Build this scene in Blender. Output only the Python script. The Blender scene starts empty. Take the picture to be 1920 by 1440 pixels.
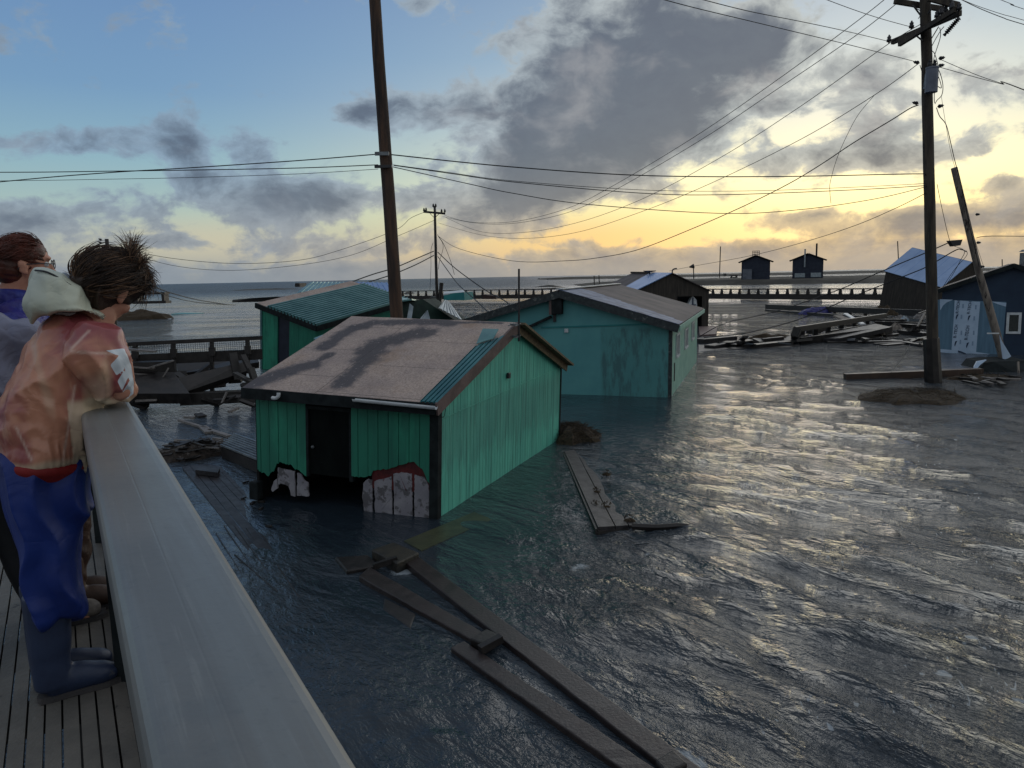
import bpy, math, random
import numpy as np
from mathutils import Vector, Matrix, Euler, noise as mnoise
R_ = math.radians
random.seed(7)
scene = bpy.context.scene
col = scene.collection

# ---------------------------------------------------------------- camera
F, PITCH, ROLL, CAM_H = 1442.0, R_(7.95), R_(-1.22), 4.2
cam_data = bpy.data.cameras.new("camera")
cam = bpy.data.objects.new("camera", cam_data)
col.objects.link(cam)
cam_data.sensor_width = 36.0
cam_data.lens = 36.0 * F / 1920.0
cam_data.clip_start = 0.05
cam_data.clip_end = 30000
cfwd = Vector((0, math.cos(PITCH), -math.sin(PITCH)))
cr0 = Vector((1, 0, 0)); cu0 = cr0.cross(cfwd)
cri = math.cos(ROLL) * cr0 + math.sin(ROLL) * cu0
cup = -math.sin(ROLL) * cr0 + math.cos(ROLL) * cu0
CAM = Vector((0, 0, CAM_H))
cam.matrix_world = Matrix(((cri.x, cup.x, -cfwd.x, 0), (cri.y, cup.y, -cfwd.y, 0), (cri.z, cup.z, -cfwd.z, CAM_H), (0, 0, 0, 1)))
scene.camera = cam

def ray(px, py):
    return cri * ((px - 960) / F) - cup * ((py - 720) / F) + cfwd
def at_z(px, py, z=0.0):
    d = ray(px, py); return CAM + d * ((z - CAM_H) / d.z)
def at_y(px, py, Y):
    d = ray(px, py); return CAM + d * (Y / d.y)
def azel(px, py):
    d = ray(px, py).normalized(); return math.atan2(d.x, d.y), math.asin(d.z)

# ---------------------------------------------------------------- colour
def s2l(c):
    c = c / 255.0
    return c / 12.92 if c <= 0.04045 else ((c + 0.055) / 1.055) ** 2.4
def C(r, g, b):
    return (s2l(r), s2l(g), s2l(b), 1.0)

scene.view_settings.view_transform = 'Standard'
scene.view_settings.look = 'None'
scene.view_settings.exposure = 0.0
scene.view_settings.gamma = 1.0
scene.cycles.max_bounces = 6
scene.cycles.diffuse_bounces = 2
scene.cycles.glossy_bounces = 3
scene.cycles.transmission_bounces = 3
scene.cycles.transparent_max_bounces = 6

# ---------------------------------------------------------------- world: dusk sky with broken cloud
class NT:
    def __init__(s, tree):
        s.t = tree; s.n = tree.nodes; s.l = tree.links
    def node(s, kind, **kw):
        n = s.n.new(kind)
        for k, v in kw.items(): setattr(n, k, v)
        return n
    def link(s, a, b): s.l.new(a, b)
    def put(s, sock, v):
        if hasattr(v, 'is_linked') or hasattr(v, 'node'): s.l.new(v, sock)
        else: sock.default_value = v
    def math(s, op, a, b=None, c=None, clamp=False):
        n = s.node('ShaderNodeMath', operation=op); n.use_clamp = clamp
        s.put(n.inputs[0], a)
        if b is not None: s.put(n.inputs[1], b)
        if c is not None: s.put(n.inputs[2], c)
        return n.outputs[0]
    def vmath(s, op, a, b=None, scale=None):
        n = s.node('ShaderNodeVectorMath', operation=op)
        s.put(n.inputs[0], a)
        if b is not None: s.put(n.inputs[1], b)
        if scale is not None: s.put(n.inputs['Scale'], scale)
        return n.outputs['Value'] if op in ('DOT_PRODUCT', 'LENGTH') else n.outputs[0]
    def mix(s, f, a, b, mode='MIX'):
        n = s.node('ShaderNodeMix', data_type='RGBA', blend_type=mode)
        s.put(n.inputs['Factor'], f); s.put(n.inputs['A'], a); s.put(n.inputs['B'], b)
        return n.outputs['Result']
    def ramp(s, f, stops, interp='LINEAR'):
        n = s.node('ShaderNodeValToRGB'); cr = n.color_ramp; cr.interpolation = interp
        while len(cr.elements) < len(stops): cr.elements.new(0.5)
        for e, (p, c) in zip(cr.elements, stops):
            e.position = p; e.color = c if len(c) == 4 else (*c, 1)
        s.put(n.inputs[0], f)
        return n.outputs[0]
    def smooth(s, x, a, b):
        n = s.node('ShaderNodeMapRange', interpolation_type='SMOOTHSTEP')
        s.put(n.inputs[0], x); n.inputs[1].default_value = a; n.inputs[2].default_value = b
        return n.outputs[0]
    def noise(s, vec, scale, detail=4, rough=0.5, dist=0.0, dim='3D', kind=None, lac=2.0):
        n = s.node('ShaderNodeTexNoise', noise_dimensions=dim)
        if kind: n.noise_type = kind
        s.put(n.inputs['Vector'], vec); n.inputs['Scale'].default_value = scale
        n.inputs['Detail'].default_value = detail; n.inputs['Roughness'].default_value = rough
        n.inputs['Distortion'].default_value = dist; n.inputs['Lacunarity'].default_value = lac
        return n.outputs['Fac']
    def combine(s, x, y, z):
        n = s.node('ShaderNodeCombineXYZ')
        s.put(n.inputs[0], x); s.put(n.inputs[1], y); s.put(n.inputs[2], z)
        return n.outputs[0]

SUN_AZ, SUN_EL = R_(24), R_(12)
world = bpy.data.worlds.new("World")
scene.world = world
world.use_nodes = True
world.node_tree.nodes.clear()
W = NT(world.node_tree)
tc = W.node('ShaderNodeTexCoord').outputs['Generated']
sep = W.node('ShaderNodeSeparateXYZ'); W.link(tc, sep.inputs[0])
X, Y, Z = sep.outputs
az = W.math('ARCTAN2', X, Y)
el = W.math('ARCSINE', Z)
nish = W.node('ShaderNodeTexSky', sky_type='NISHITA')
nish.sun_disc = False; nish.sun_elevation = SUN_EL; nish.sun_rotation = SUN_AZ
nish.air_density = 1.2; nish.dust_density = 1.0; nish.ozone_density = 1.5
nish_c = W.vmath('SCALE', nish.outputs[0], scale=0.11)

e01 = W.math('DIVIDE', el, R_(90), clamp=True)
def eramp(stops):
    return W.ramp(e01, [(d / 90.0, C(*c)) for d, c in stops])
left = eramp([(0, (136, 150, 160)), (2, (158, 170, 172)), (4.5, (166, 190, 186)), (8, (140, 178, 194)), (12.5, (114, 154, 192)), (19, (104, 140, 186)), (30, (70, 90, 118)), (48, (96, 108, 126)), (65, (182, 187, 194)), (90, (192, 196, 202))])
right = eramp([(0, (172, 162, 148)), (1.6, (214, 192, 150)), (4.2, (252, 240, 172)), (6.5, (246, 242, 196)), (10.5, (198, 210, 206)), (15, (152, 180, 200)), (19, (134, 162, 190)), (26, (188, 196, 200)), (34, (180, 188, 194)), (50, (126, 136, 148)), (65, (182, 187, 194)), (90, (192, 196, 202))])  # stops above the view are brightened to light roofs and silver the water
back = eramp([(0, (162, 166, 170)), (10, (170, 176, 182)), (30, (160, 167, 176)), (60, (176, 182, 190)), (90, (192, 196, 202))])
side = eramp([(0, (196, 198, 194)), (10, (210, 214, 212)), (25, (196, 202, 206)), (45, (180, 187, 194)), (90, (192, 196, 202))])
base = W.mix(W.smooth(az, R_(-26), R_(17)), left, right)
# low orange band left of the sun
oz = W.math('EXPONENT', W.math('MULTIPLY', W.math('ADD', W.math('POWER', W.math('DIVIDE', W.math('SUBTRACT', az, R_(7)), R_(11)), 2.0), W.math('POWER', W.math('DIVIDE', W.math('SUBTRACT', el, R_(2.6)), R_(1.7)), 2.0)), -1.0))
base = W.mix(W.math('MULTIPLY', oz, 0.8), base, C(240, 194, 122))
oz2 = W.math('EXPONENT', W.math('MULTIPLY', W.math('ADD', W.math('POWER', W.math('DIVIDE', W.math('SUBTRACT', az, R_(-22)), R_(9)), 2.0), W.math('POWER', W.math('DIVIDE', W.math('SUBTRACT', el, R_(2.9)), R_(1.5)), 2.0)), -1.0))
base = W.mix(W.math('MULTIPLY', oz2, 0.55), base, C(214, 200, 168))
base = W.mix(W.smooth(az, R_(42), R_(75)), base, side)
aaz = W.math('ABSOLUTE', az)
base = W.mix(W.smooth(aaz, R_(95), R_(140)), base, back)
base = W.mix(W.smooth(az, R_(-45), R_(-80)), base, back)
base = W.mix(0.12, base, nish_c)

# cloud density: soft masses in azimuth / elevation broken up by noise
bpos = W.combine(az, el, 0.0)
nvec = W.combine(az, W.math('MULTIPLY', el, 1.55), 0.0)
warp = W.node('ShaderNodeTexNoise'); W.link(nvec, warp.inputs['Vector']); warp.inputs['Scale'].default_value = 9; warp.inputs['Detail'].default_value = 3
wv = W.vmath('SUBTRACT', warp.outputs['Color'], (0.5, 0.5, 0.5))
nvec2 = W.vmath('ADD', nvec, W.vmath('SCALE', wv, scale=0.06))
bpos2 = W.vmath('ADD', bpos, W.vmath('SCALE', wv, scale=0.028))
fbm = W.noise(nvec2, 11, 7, 0.56)
fine = W.noise(nvec2, 30, 6, 0.62)
DPX = 1.0 / F
BL = [  # px, py, sx, sy, weight (pixels of the photograph -> angles)
 (1120, 95, 170, 90, .95), (1300, 100, 150, 90, 1.0), (1210, 215, 140, 70, .95), (1010, 300, 120, 75, 1.05), (1110, 310, 115, 60, .9), (940, 375, 120, 45, .8), (1440, 60, 90, 55, .55), (1050, 200, 90, 60, .6), (1260,250,90,50,.5),
 (155, 265, 62, 26, 1.0), (335, 268, 62, 32, 1.1), (482, 275, 45, 34, .85), (455, 372, 130, 40, 1.0), (590, 395, 90, 36, .7), (620, 465, 130, 26, .8), (380, 330, 50, 20, .4), (320, 455, 50, 15, .75), 
 (760, 205, 110, 30, .8), (670, 212, 45, 24, .6), (870, 200, 60, 50, .35), (60, 405, 130, 26, .8), (40, 450, 120, 40, .6), (780, 380, 55, 22, .7), (20, 270, 40, 22, .5),
 (1660, 285, 110, 30, .9), (1470, 300, 80, 26, .55), (1600,305,60,18,.4), (1800, 145, 150, 60, .62), (1600, 170, 70, 60, .5), (1890, 348, 45, 17, .9), (1350, 375, 45, 22, .55), (1330, 345, 60, 10, .4),
 (1480, 415, 70, 14, .6), (1700, 425, 140, 26, .9), (1880, 405, 90, 24, .8), (1540, 400, 40, 12, .5), (1200, 455, 60, 10, .55), (1060, 458, 60, 9, .5), (900, 430, 90, 30, .6),
 (60, 50, 130, 60, .36), (310, 45, 50, 50, .35), (460, 172, 60, 11, .42), (175,158,30,12,.3), (740, 5, 180, 22, .45), (700,330,90,30,.3),
]
dens = None
for px, py, sx, sy, w in BL:
    a0, e0 = azel(px, py)
    v = W.vmath('MULTIPLY', W.vmath('SUBTRACT', bpos2, (a0, e0, 0)), (1 / (sx * DPX), 1 / (sy * DPX), 0))
    g = W.math('EXPONENT', W.math('MULTIPLY', W.vmath('DOT_PRODUCT', v, v), -0.8))
    g = W.math('MULTIPLY', g, w)
    dens = g if dens is None else W.math('ADD', dens, g)
# low bank along the horizon
bank = W.math('MULTIPLY', W.math('SUBTRACT', 1.0, W.smooth(el, R_(1.1), R_(3.0))), W.smooth(az, R_(-14), R_(4)))
bank2 = W.math('MULTIPLY', W.math('SUBTRACT', 1.0, W.smooth(el, R_(0.6), R_(2.4))), 0.75)
dens = W.math('MAXIMUM', dens, W.math('MAXIMUM', bank, bank2))
# open masses beyond the frame (overhead and behind)
farn = W.noise(nvec, 2.2, 4, 0.5)
outm = W.smooth(el, R_(19), R_(27))
dens = W.math('ADD', dens, W.math('MULTIPLY', outm, W.math('MULTIPLY', farn, .95)))
nz = W.math('ADD', W.math('MULTIPLY', W.math('SUBTRACT', fbm, 0.5), 2.3), W.math('MULTIPLY', W.math('SUBTRACT', fine, 0.5), 0.85))
tot = W.math('ADD', dens, nz)
alpha = W.smooth(tot, 0.32, 0.66)
core = W.smooth(tot, 0.5, 1.35)
warm = W.smooth(az, R_(-25), R_(22))
elw = W.smooth(el, R_(1.0), R_(9))
edge_c = W.mix(warm, W.mix(elw, C(156, 162, 166), C(140, 164, 186)), W.mix(elw, C(232, 202, 150), C(196, 200, 196)))
core_c = W.mix(warm, W.mix(elw, C(116, 128, 144), C(92, 106, 126)), W.mix(elw, C(152, 144, 138), C(104, 110, 120)))
cc = W.mix(core, edge_c, core_c)
mott = W.noise(W.vmath('ADD', nvec2, (4.1, 2.2, 0)), 7, 5, .6)
cc = W.mix(W.math('MULTIPLY', W.smooth(mott, .48, .7), .65), cc, W.mix(warm, C(146, 158, 172), C(172, 168, 166)))
cc = W.mix(W.math('MULTIPLY', W.smooth(fine, 0.35, 0.7), 0.22), cc, C(84, 88, 104))
# the horizon bank is paler and flat
bk = W.math('SUBTRACT', 1.0, W.smooth(el, R_(0.2), R_(2.2)))
cc = W.mix(W.math('MULTIPLY', bk, 0.8), cc, W.mix(warm, C(136, 146, 156), C(176, 168, 156)))
overhead_bright = W.smooth(el, R_(28), R_(55))  # overhead cloud out of view, brightened to light upward faces
cc = W.mix(overhead_bright, cc, C(162, 167, 176))
sky = W.mix(W.math('MULTIPLY', alpha, 0.93), base, cc)
# below the horizon (never seen, only lights undersides)
sky = W.mix(W.smooth(el, 0.0, R_(-1.5)), sky, C(40, 48, 56))
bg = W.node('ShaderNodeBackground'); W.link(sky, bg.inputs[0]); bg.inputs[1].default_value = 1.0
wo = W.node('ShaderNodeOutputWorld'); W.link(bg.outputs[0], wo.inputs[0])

# sun, veiled by cloud low over the right of the picture
sd = bpy.data.lights.new("sun", 'SUN'); sd.energy = 0.4; sd.angle = R_(44); sd.color = (1.0, 0.97, 0.93)
sun = bpy.data.objects.new("sun", sd); col.objects.link(sun)
sdir = Vector((math.sin(SUN_AZ) * math.cos(SUN_EL), math.cos(SUN_AZ) * math.cos(SUN_EL), math.sin(SUN_EL)))
sun.rotation_euler = (-sdir).to_track_quat('-Z', 'Y').to_euler()
# ---------------------------------------------------------------- mesh helpers
def tag(o, label=None, cat=None, group=None, kind=None):
    if label: o['label'] = label
    if cat: o['category'] = cat
    if group: o['group'] = group
    if kind: o['kind'] = kind
    return o
def empty(name, M=None, label=None, cat=None, group=None, kind=None):
    o = bpy.data.objects.new(name, None); col.objects.link(o)
    o.empty_display_size = 0.2
    if M is not None:
        o.matrix_world = M if isinstance(M, Matrix) else Matrix.Translation(M)
    return tag(o, label, cat, group, kind)

class MB:
    def __init__(s): s.v = []; s.f = []
    def add(s, vs, fs):
        n = len(s.v); s.v += [tuple(p) for p in vs]; s.f += [tuple(i + n for i in f) for f in fs]; return s
    def hexa(s, p):  # 8 points: bottom 0-3 ccw, top 4-7
        return s.add(p, [(3, 2, 1, 0), (4, 5, 6, 7), (0, 1, 5, 4), (1, 2, 6, 5), (2, 3, 7, 6), (3, 0, 4, 7)])
    def box(s, a, b):
        (x0, y0, z0), (x1, y1, z1) = a, b
        return s.hexa([(x0, y0, z0), (x1, y0, z0), (x1, y1, z0), (x0, y1, z0), (x0, y0, z1), (x1, y0, z1), (x1, y1, z1), (x0, y1, z1)])
    def bar(s, a, b, w, h, up=(0, 0, 1), roll=0.0):  # rectangular bar from a to b
        a, b = Vector(a), Vector(b); d = (b - a).normalized(); u = Vector(up)
        sx = d.cross(u)
        if sx.length < 1e-4: sx = d.cross(Vector((0, 1, 0)))
        sx.normalize(); uz = sx.cross(d)
        if roll: sx, uz = sx * math.cos(roll) + uz * math.sin(roll), -sx * math.sin(roll) + uz * math.cos(roll)
        sx = sx * w / 2; uz = uz * h / 2
        return s.hexa([a - sx - uz, a + sx - uz, b + sx - uz, b - sx - uz, a - sx + uz, a + sx + uz, b + sx + uz, b - sx + uz])
    def slab(s, quad, thick, n=None):  # quad + thickness downwards along normal
        q = [Vector(p) for p in quad]
        if n is None:
            n = (q[1] - q[0]).cross(q[3] - q[0]).normalized()
        n = Vector(n)
        return s.hexa([p - n * thick for p in q] + q)
    def poly(s, pts, off):  # extruded polygon, off = vector
        n = len(pts); off = Vector(off); a = [Vector(p) for p in pts]; b = [p + off for p in a]
        return s.add(a + b, [tuple(range(n - 1, -1, -1)), tuple(range(n, 2 * n))] + [(i, (i + 1) % n, n + (i + 1) % n, n + i) for i in range(n)])
    def tube(s, pts, rad, n=8, cap=True):
        pts = [Vector(p) for p in pts]; m = len(pts)
        if not hasattr(rad, '__len__'): rad = [rad] * m
        ref = None; rings = []
        for i, p in enumerate(pts):
            d = (pts[min(i + 1, m - 1)] - pts[max(i - 1, 0)])
            if d.length < 1e-9: d = Vector((0, 0, 1))
            d.normalize()
            if ref is None: ref = d.orthogonal().normalized()
            ref = (ref - d * ref.dot(d))
            if ref.length < 1e-6: ref = d.orthogonal()
            ref.normalize(); bi = d.cross(ref)
            rings.append([p + (ref * math.cos(2 * math.pi * k / n) + bi * math.sin(2 * math.pi * k / n)) * rad[i] for k in range(n)])
        vs = [q for r in rings for q in r]; fs = []
        for i in range(m - 1):
            for k in range(n):
                fs.append((i * n + k, i * n + (k + 1) % n, (i + 1) * n + (k + 1) % n, (i + 1) * n + k))
        if cap: fs.append(tuple(range(n - 1, -1, -1))); fs.append(tuple((m - 1) * n + k for k in range(n)))
        return s.add(vs, fs)
    def ell(s, c, r, M=None, nu=14, nv=9):
        c = Vector(c); M = M or Matrix.Identity(3); vs = []; fs = []
        for j in range(nv + 1):
            t = math.pi * j / nv
            for i in range(nu):
                p = 2 * math.pi * i / nu
                vs.append(c + M @ Vector((r[0] * math.sin(t) * math.cos(p), r[1] * math.sin(t) * math.sin(p), r[2] * math.cos(t))))
        for j in range(nv):
            for i in range(nu):
                fs.append((j * nu + i, (j + 1) * nu + i, (j + 1) * nu + (i + 1) % nu, j * nu + (i + 1) % nu))
        return s.add(vs, fs)
    def build(s, name, mat, parent=None, smooth=False, origin=None, world_co=False, bevel=0):
        me = bpy.data.meshes.new(name)
        vs = s.v
        if world_co and parent is not None:
            Mi = parent.matrix_world.inverted(); vs = [tuple(Mi @ Vector(p)) for p in vs]
        if origin is not None:
            o_ = Vector(origin); vs = [tuple(Vector(p) - o_) for p in vs]
        me.from_pydata(vs, [], s.f); me.validate(); me.update()
        if smooth:
            me.polygons.foreach_set('use_smooth', [True] * len(me.polygons))
        me.materials.append(mat)
        ob = bpy.data.objects.new(name, me); col.objects.link(ob)
        if origin is not None: ob.location = origin
        if parent is not None: ob.parent = parent
        if bevel:
            b = ob.modifiers.new('bevel', 'BEVEL'); b.width = bevel; b.segments = 2; b.limit_method = 'ANGLE'
        return ob
def centre(vs):
    a = np.array(vs); return Vector(((a[:, 0].min() + a[:, 0].max()) / 2, (a[:, 1].min() + a[:, 1].max()) / 2, a[:, 2].min()))
def thing(mb, name, mat, label, cat, group=None, **kw):
    return tag(mb.build(name, mat, origin=centre(mb.v), **kw), label, cat, group)
def spline(P, k=8):
    P = [Vector(p) for p in P]; out = []
    for i in range(len(P) - 1):
        p0 = P[max(i - 1, 0)]; p1 = P[i]; p2 = P[i + 1]; p3 = P[min(i + 2, len(P) - 1)]
        for j in range(k):
            t = j / k
            out.append(0.5 * ((2 * p1) + (p2 - p0) * t + (2 * p0 - 5 * p1 + 4 * p2 - p3) * t * t + (3 * p1 - p0 - 3 * p2 + p3) * t ** 3))
    out.append(P[-1]); return out

# ---------------------------------------------------------------- materials
def mat(name, c1, c2=None, scale=3.0, rough=0.7, rvar=0.1, bump=0.15, stretch=(1, 1, 1), bscale=None, metal=0.0, detail=6, lo=.35, hi=.65, spots=None, fn=None, spec=0.4, bdist=0.02, c3=None, coat=0.0):
    m = bpy.data.materials.new(name); m.use_nodes = True
    T = NT(m.node_tree); b = T.n['Principled BSDF']
    tcn = T.node('ShaderNodeTexCoord').outputs['Object']
    v = T.vmath('MULTIPLY', tcn, stretch)
    n = T.noise(v, scale, detail, 0.6)
    c = T.mix(T.smooth(n, lo, hi), c1, c2 or c1)
    if c3 is not None:
        n3 = T.noise(T.vmath('ADD', v, (7.3, 1.1, 4.2)), scale * 0.45, 5, 0.65)
        c = T.mix(T.smooth(n3, .52, .66), c, c3)
    if spots is not None:
        n2 = T.noise(v, spots[1], 5, 0.7)
        c = T.mix(T.smooth(n2, spots[2], spots[2] + 0.06), c, spots[0])
    if fn: c = fn(T, tcn, c, b)
    T.put(b.inputs['Base Color'], c)
    T.put(b.inputs['Roughness'], T.math('ADD', T.math('MULTIPLY', T.math('SUBTRACT', n, 0.5), rvar * 2), rough, clamp=True))
    b.inputs['Metallic'].default_value = metal
    b.inputs['Specular IOR Level'].default_value = spec
    b.inputs['Coat Weight'].default_value = coat
    if bump:
        bn = T.noise(v, bscale or scale * 6, 5, 0.6)
        bu = T.node('ShaderNodeBump'); bu.inputs['Strength'].default_value = bump; bu.inputs['Distance'].default_value = bdist
        T.link(bn, bu.inputs['Height'])
        if not b.inputs['Normal'].is_linked: T.link(bu.outputs[0], b.inputs['Normal'])
    return m
def sepxyz(T, v):
    s = T.node('ShaderNodeSeparateXYZ'); T.link(v, s.inputs[0]); return s.outputs

M_dark = mat('dark_wet_timber', C(28, 26, 26), C(46, 42, 41), 4, .45, .15, .4, (1, 1, 1), 20)
M_beam = mat('brown_wet_beam', C(44, 38, 38), C(56, 48, 47), 3, .36, .2, .3, (1, 1, 1), 30, spots=(C(40, 32, 30), 9, .6))
M_plank = mat('grey_weathered_plank', C(96, 92, 90), C(126, 120, 116), 5, .5, .15, .4, (1, 1, 1), 25, spots=(C(56, 52, 50), 12, .58))
M_wet = mat('dark_wet_plank', C(56, 54, 56), C(42, 41, 43), 5, .45, .16, .35, (1, 1, 1), 14, spots=(C(34, 33, 34), 7, .58), spec=.18)
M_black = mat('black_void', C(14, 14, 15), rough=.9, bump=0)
M_trim = mat('near_black_trim', C(24, 29, 31), C(38, 44, 46), 4, .75, .1, .3, spec=.15)
M_pole = mat('creosoted_pole', C(84, 62, 48), C(52, 42, 38), 6, .75, .1, .8, (1, 1, .12), 18, c3=C(36, 32, 32), bdist=.03)
M_greypole = mat('weathered_grey_pole', C(140, 130, 120), C(96, 88, 84), 5, .8, .1, .8, (1, 1, .12), 18, spots=(C(60, 52, 50), 7, .56))
M_rpole = mat('brown_grey_pole', C(78, 70, 60), C(54, 48, 44), 6, .8, .1, .8, (1, 1, .12), 18, c3=C(40, 38, 36))
M_wire = mat('black_cable', C(30, 31, 34), rough=.6, bump=0)
M_hard = mat('dark_insulator', C(44, 44, 48), rough=.35, bump=0)
M_steel = mat('galvanised_steel', C(120, 126, 130), C(96, 100, 104), 8, .45, .1, .1, metal=.6)
M_grass = mat('sodden_grass_debris', C(46, 38, 28), C(78, 64, 46), 16, .85, .1, 1.0, (1, 1, 1), 60, bdist=.05)
# ---------------------------------------------------------------- flood water: one displaced sheet reaching the horizon
def _h(ix, iy, s):
    h = (ix * 374761393 + iy * 668265263 + s * 974634777) & 0xffffffff
    h = ((h ^ (h >> 13)) * 1274126177) & 0xffffffff
    return ((h ^ (h >> 16)) & 0xffff) / 65536.0 * 2 * np.pi
def perlin(x, y, s=0):
    xi = np.floor(x).astype(np.int64); yi = np.floor(y).astype(np.int64); xf = x - xi; yf = y - yi
    u = xf * xf * xf * (xf * (xf * 6 - 15) + 10); v = yf * yf * yf * (yf * (yf * 6 - 15) + 10)
    def g(dx, dy):
        a = _h(xi + dx, yi + dy, s); return np.cos(a) * (xf - dx) + np.sin(a) * (yf - dy)
    return ((g(0, 0) * (1 - u) + g(1, 0) * u) * (1 - v) + (g(0, 1) * (1 - u) + g(1, 1) * u) * v) * 1.5
def sm(a, b, x):
    t = np.clip((x - a) / (b - a), 0, 1); return t * t * (3 - 2 * t)
XL_Y = [0, 5, 6, 8.3, 10.3, 12.2, 15, 17.4, 20, 26, 36, 45, 60, 90]
XL_X = [3.0, 1.8, 1.5, 0.1, -1.0, 0.6, 1.3, 1.9, 3.4, 7.2, 9.6, 5, -10, -60]
def rough_mask(x, y):
    return sm(-0.4, 1.3, x - np.interp(y, XL_Y, XL_X) + 0.35 * perlin(x * .6, y * .6, 5))
def wave_height(x, y, dx, dr):
    rm = rough_mask(x, y); r = np.hypot(x, y)
    far = sm(25, 70, y)
    amp = 0.16 + 0.84 * np.maximum(rm, far)
    # calmer lee of the green shed and the flooded planks on the left
    amp *= 1 - 0.55 * np.exp(-(((x + 4.5) / 5) ** 2 + ((y - 17) / 6) ** 2))
    wx = x + 0.55 * perlin(x * .35, y * .35, 11) + .18 * perlin(x * 1.1, y * 1.1, 12)
    wy = y + 0.55 * perlin(x * .35 + 40, y * .35, 13) + .18 * perlin(x * 1.1 + 9, y * 1.1, 14)
    h = np.zeros_like(x)
    spec = [(2.6, .034, .5, 1), (1.5, .042, .62, 2), (.85, .046, .7, 3), (.47, .036, .55, 4), (.27, .022, .5, 6)]
    for lam, A, ang, s in spec:
        ca, sa = math.cos(ang), math.sin(ang)
        a = (wx * ca + wy * sa) / lam; b = (-wx * sa + wy * ca) / (lam * 2.3)
        n = 1 - 2.4 * np.abs(perlin(a, b, 20 + s))       # ridged: sharp crests
        n2 = perlin(a * 1.3 + 5, b * 1.6, 40 + s)
        ok = sm(3.2, 7.0, lam / dr)
        h += A * ok * (n * .62 + n2 * .7)
    swell = .10 * perlin(x / 9, y / 6, 71) * sm(20, 60, y) + .2 * perlin(x / 30, y / 16, 72) * sm(70, 160, y)
    return h * amp + swell * .5, rm
Rr = [1.6]
while Rr[-1] < 420: Rr.append(Rr[-1] * 1.0088)
while Rr[-1] < 16000: Rr.append(Rr[-1] * 1.07)
Rr = np.array(Rr)
TH = np.radians(np.concatenate([np.linspace(-80, -38, 120, endpoint=False), np.linspace(-38, 38, 640), np.linspace(38, 80, 121)[1:]]))
rr, tt = np.meshgrid(Rr, TH, indexing='ij')
gx = rr * np.sin(tt); gy = rr * np.cos(tt)
dr_ = np.gradient(Rr)[:, None] * np.ones_like(tt)
gz, grm = wave_height(gx, gy, None, dr_)
gz = np.where(rr > 420, 0, gz)
# broken foam lines on the crests, strongest in the race past the beams
rid = 1 - np.abs(perlin((gx * .82 + gy * .57) / .8 + .9 * perlin(gx * 1.3, gy * 1.3, 90), (-gx * .57 + gy * .82) / 1.6, 91)) * 11
rid2 = 1 - np.abs(perlin((gx * .9 + gy * .4) / .45 + .6 * perlin(gx * 2, gy * 2, 93), (-gx * .4 + gy * .9) / 1.0, 94)) * 9
patch = sm(0.0, .5, perlin(gx * .5, gy * .5, 95) + .1)
foam = np.clip(np.maximum(sm(.72, 1, rid), .7 * sm(.75, 1, rid2)) * (0.2 + .8 * patch) * grm * (1 - .45 * sm(12, 26, gy)), 0, 1)
def spot(px, py, rx, ry, w):
    p = at_z(px, py, 0); return w * np.exp(-(((gx - p.x) / rx) ** 2 + ((gy - p.y) / ry) ** 2))
swirl = sm(-.2, .5, perlin(gx * 3, gy * 2.2, 97))
extra = (spot(1070, 1060, .45, .32, .8) + spot(1130, 1090, .6, .2, .35) + spot(760, 1075, .28, .3, .9) + spot(672, 1098, .14, .16, 1) + spot(845, 1232, .12, .14, .7) + spot(830, 1005, .5, .12, .5) + spot(1300, 760, .3, 2.2, .3)) * swirl
for i in range(14):     # foam worked up along the outer face of the long beam
    extra = extra + spot(790 + i * 40, 1065 + i * 29.0, .16, .2, .55) * swirl
def edge_foam(a, b_, w):   # broken froth where the current meets a wall or timber
    (ax, ay), (bx, by) = (at_z(*a, 0).x, at_z(*a, 0).y), (at_z(*b_, 0).x, at_z(*b_, 0).y)
    t = np.clip(((gx - ax) * (bx - ax) + (gy - ay) * (by - ay)) / ((bx - ax) ** 2 + (by - ay) ** 2), 0, 1)
    return np.exp(-np.hypot(gx - ax - t * (bx - ax), gy - ay - t * (by - ay)) / w)
ef = edge_foam((818, 972), (1043, 828), .07) * .5 + edge_foam((1258, 744), (1306, 679), .16) * .9 + edge_foam((1050, 742), (1258, 745), .07) * .4 + edge_foam((690, 968), (815, 974), .06) * .4 + edge_foam((1121, 990), (1330, 992), .07) * .5 + edge_foam((848, 1216), (1160, 1436), .05) * .45 + edge_foam((675, 1085), (893, 1206), .05) * .5 + edge_foam((1733, 720), (1766, 720), .2) * .6
foam = np.clip(foam * .9 + extra + ef * sm(-.35, .45, perlin(gx * 2.6, gy * 2.6, 98)), 0, 1)
nr, nt = rr.shape
co = np.stack([gx, gy, gz], -1).reshape(-1, 3).astype(np.float32)
idx = np.arange(nr * nt).reshape(nr, nt)
quads = np.stack([idx[:-1, :-1], idx[:-1, 1:], idx[1:, 1:], idx[1:, :-1]], -1).reshape(-1, 4)[:, ::-1]
me = bpy.data.meshes.new('water')
me.vertices.add(len(co)); me.vertices.foreach_set('co', co.ravel())
me.loops.add(quads.size); me.loops.foreach_set('vertex_index', quads.ravel().astype(np.int32))
me.polygons.add(len(quads)); me.polygons.foreach_set('loop_start', np.arange(0, quads.size, 4, dtype=np.int32))
me.polygons.foreach_set('use_smooth', np.ones(len(quads), dtype=bool))
me.update(calc_edges=True)
fa = me.attributes.new('foam', 'FLOAT', 'POINT'); fa.data.foreach_set('value', foam.ravel().astype(np.float32))
ra = me.attributes.new('rough_water', 'FLOAT', 'POINT'); ra.data.foreach_set('value', grm.ravel().astype(np.float32))
m = bpy.data.materials.new('flood_water'); m.use_nodes = True
T = NT(m.node_tree); b = T.n['Principled BSDF']
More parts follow.
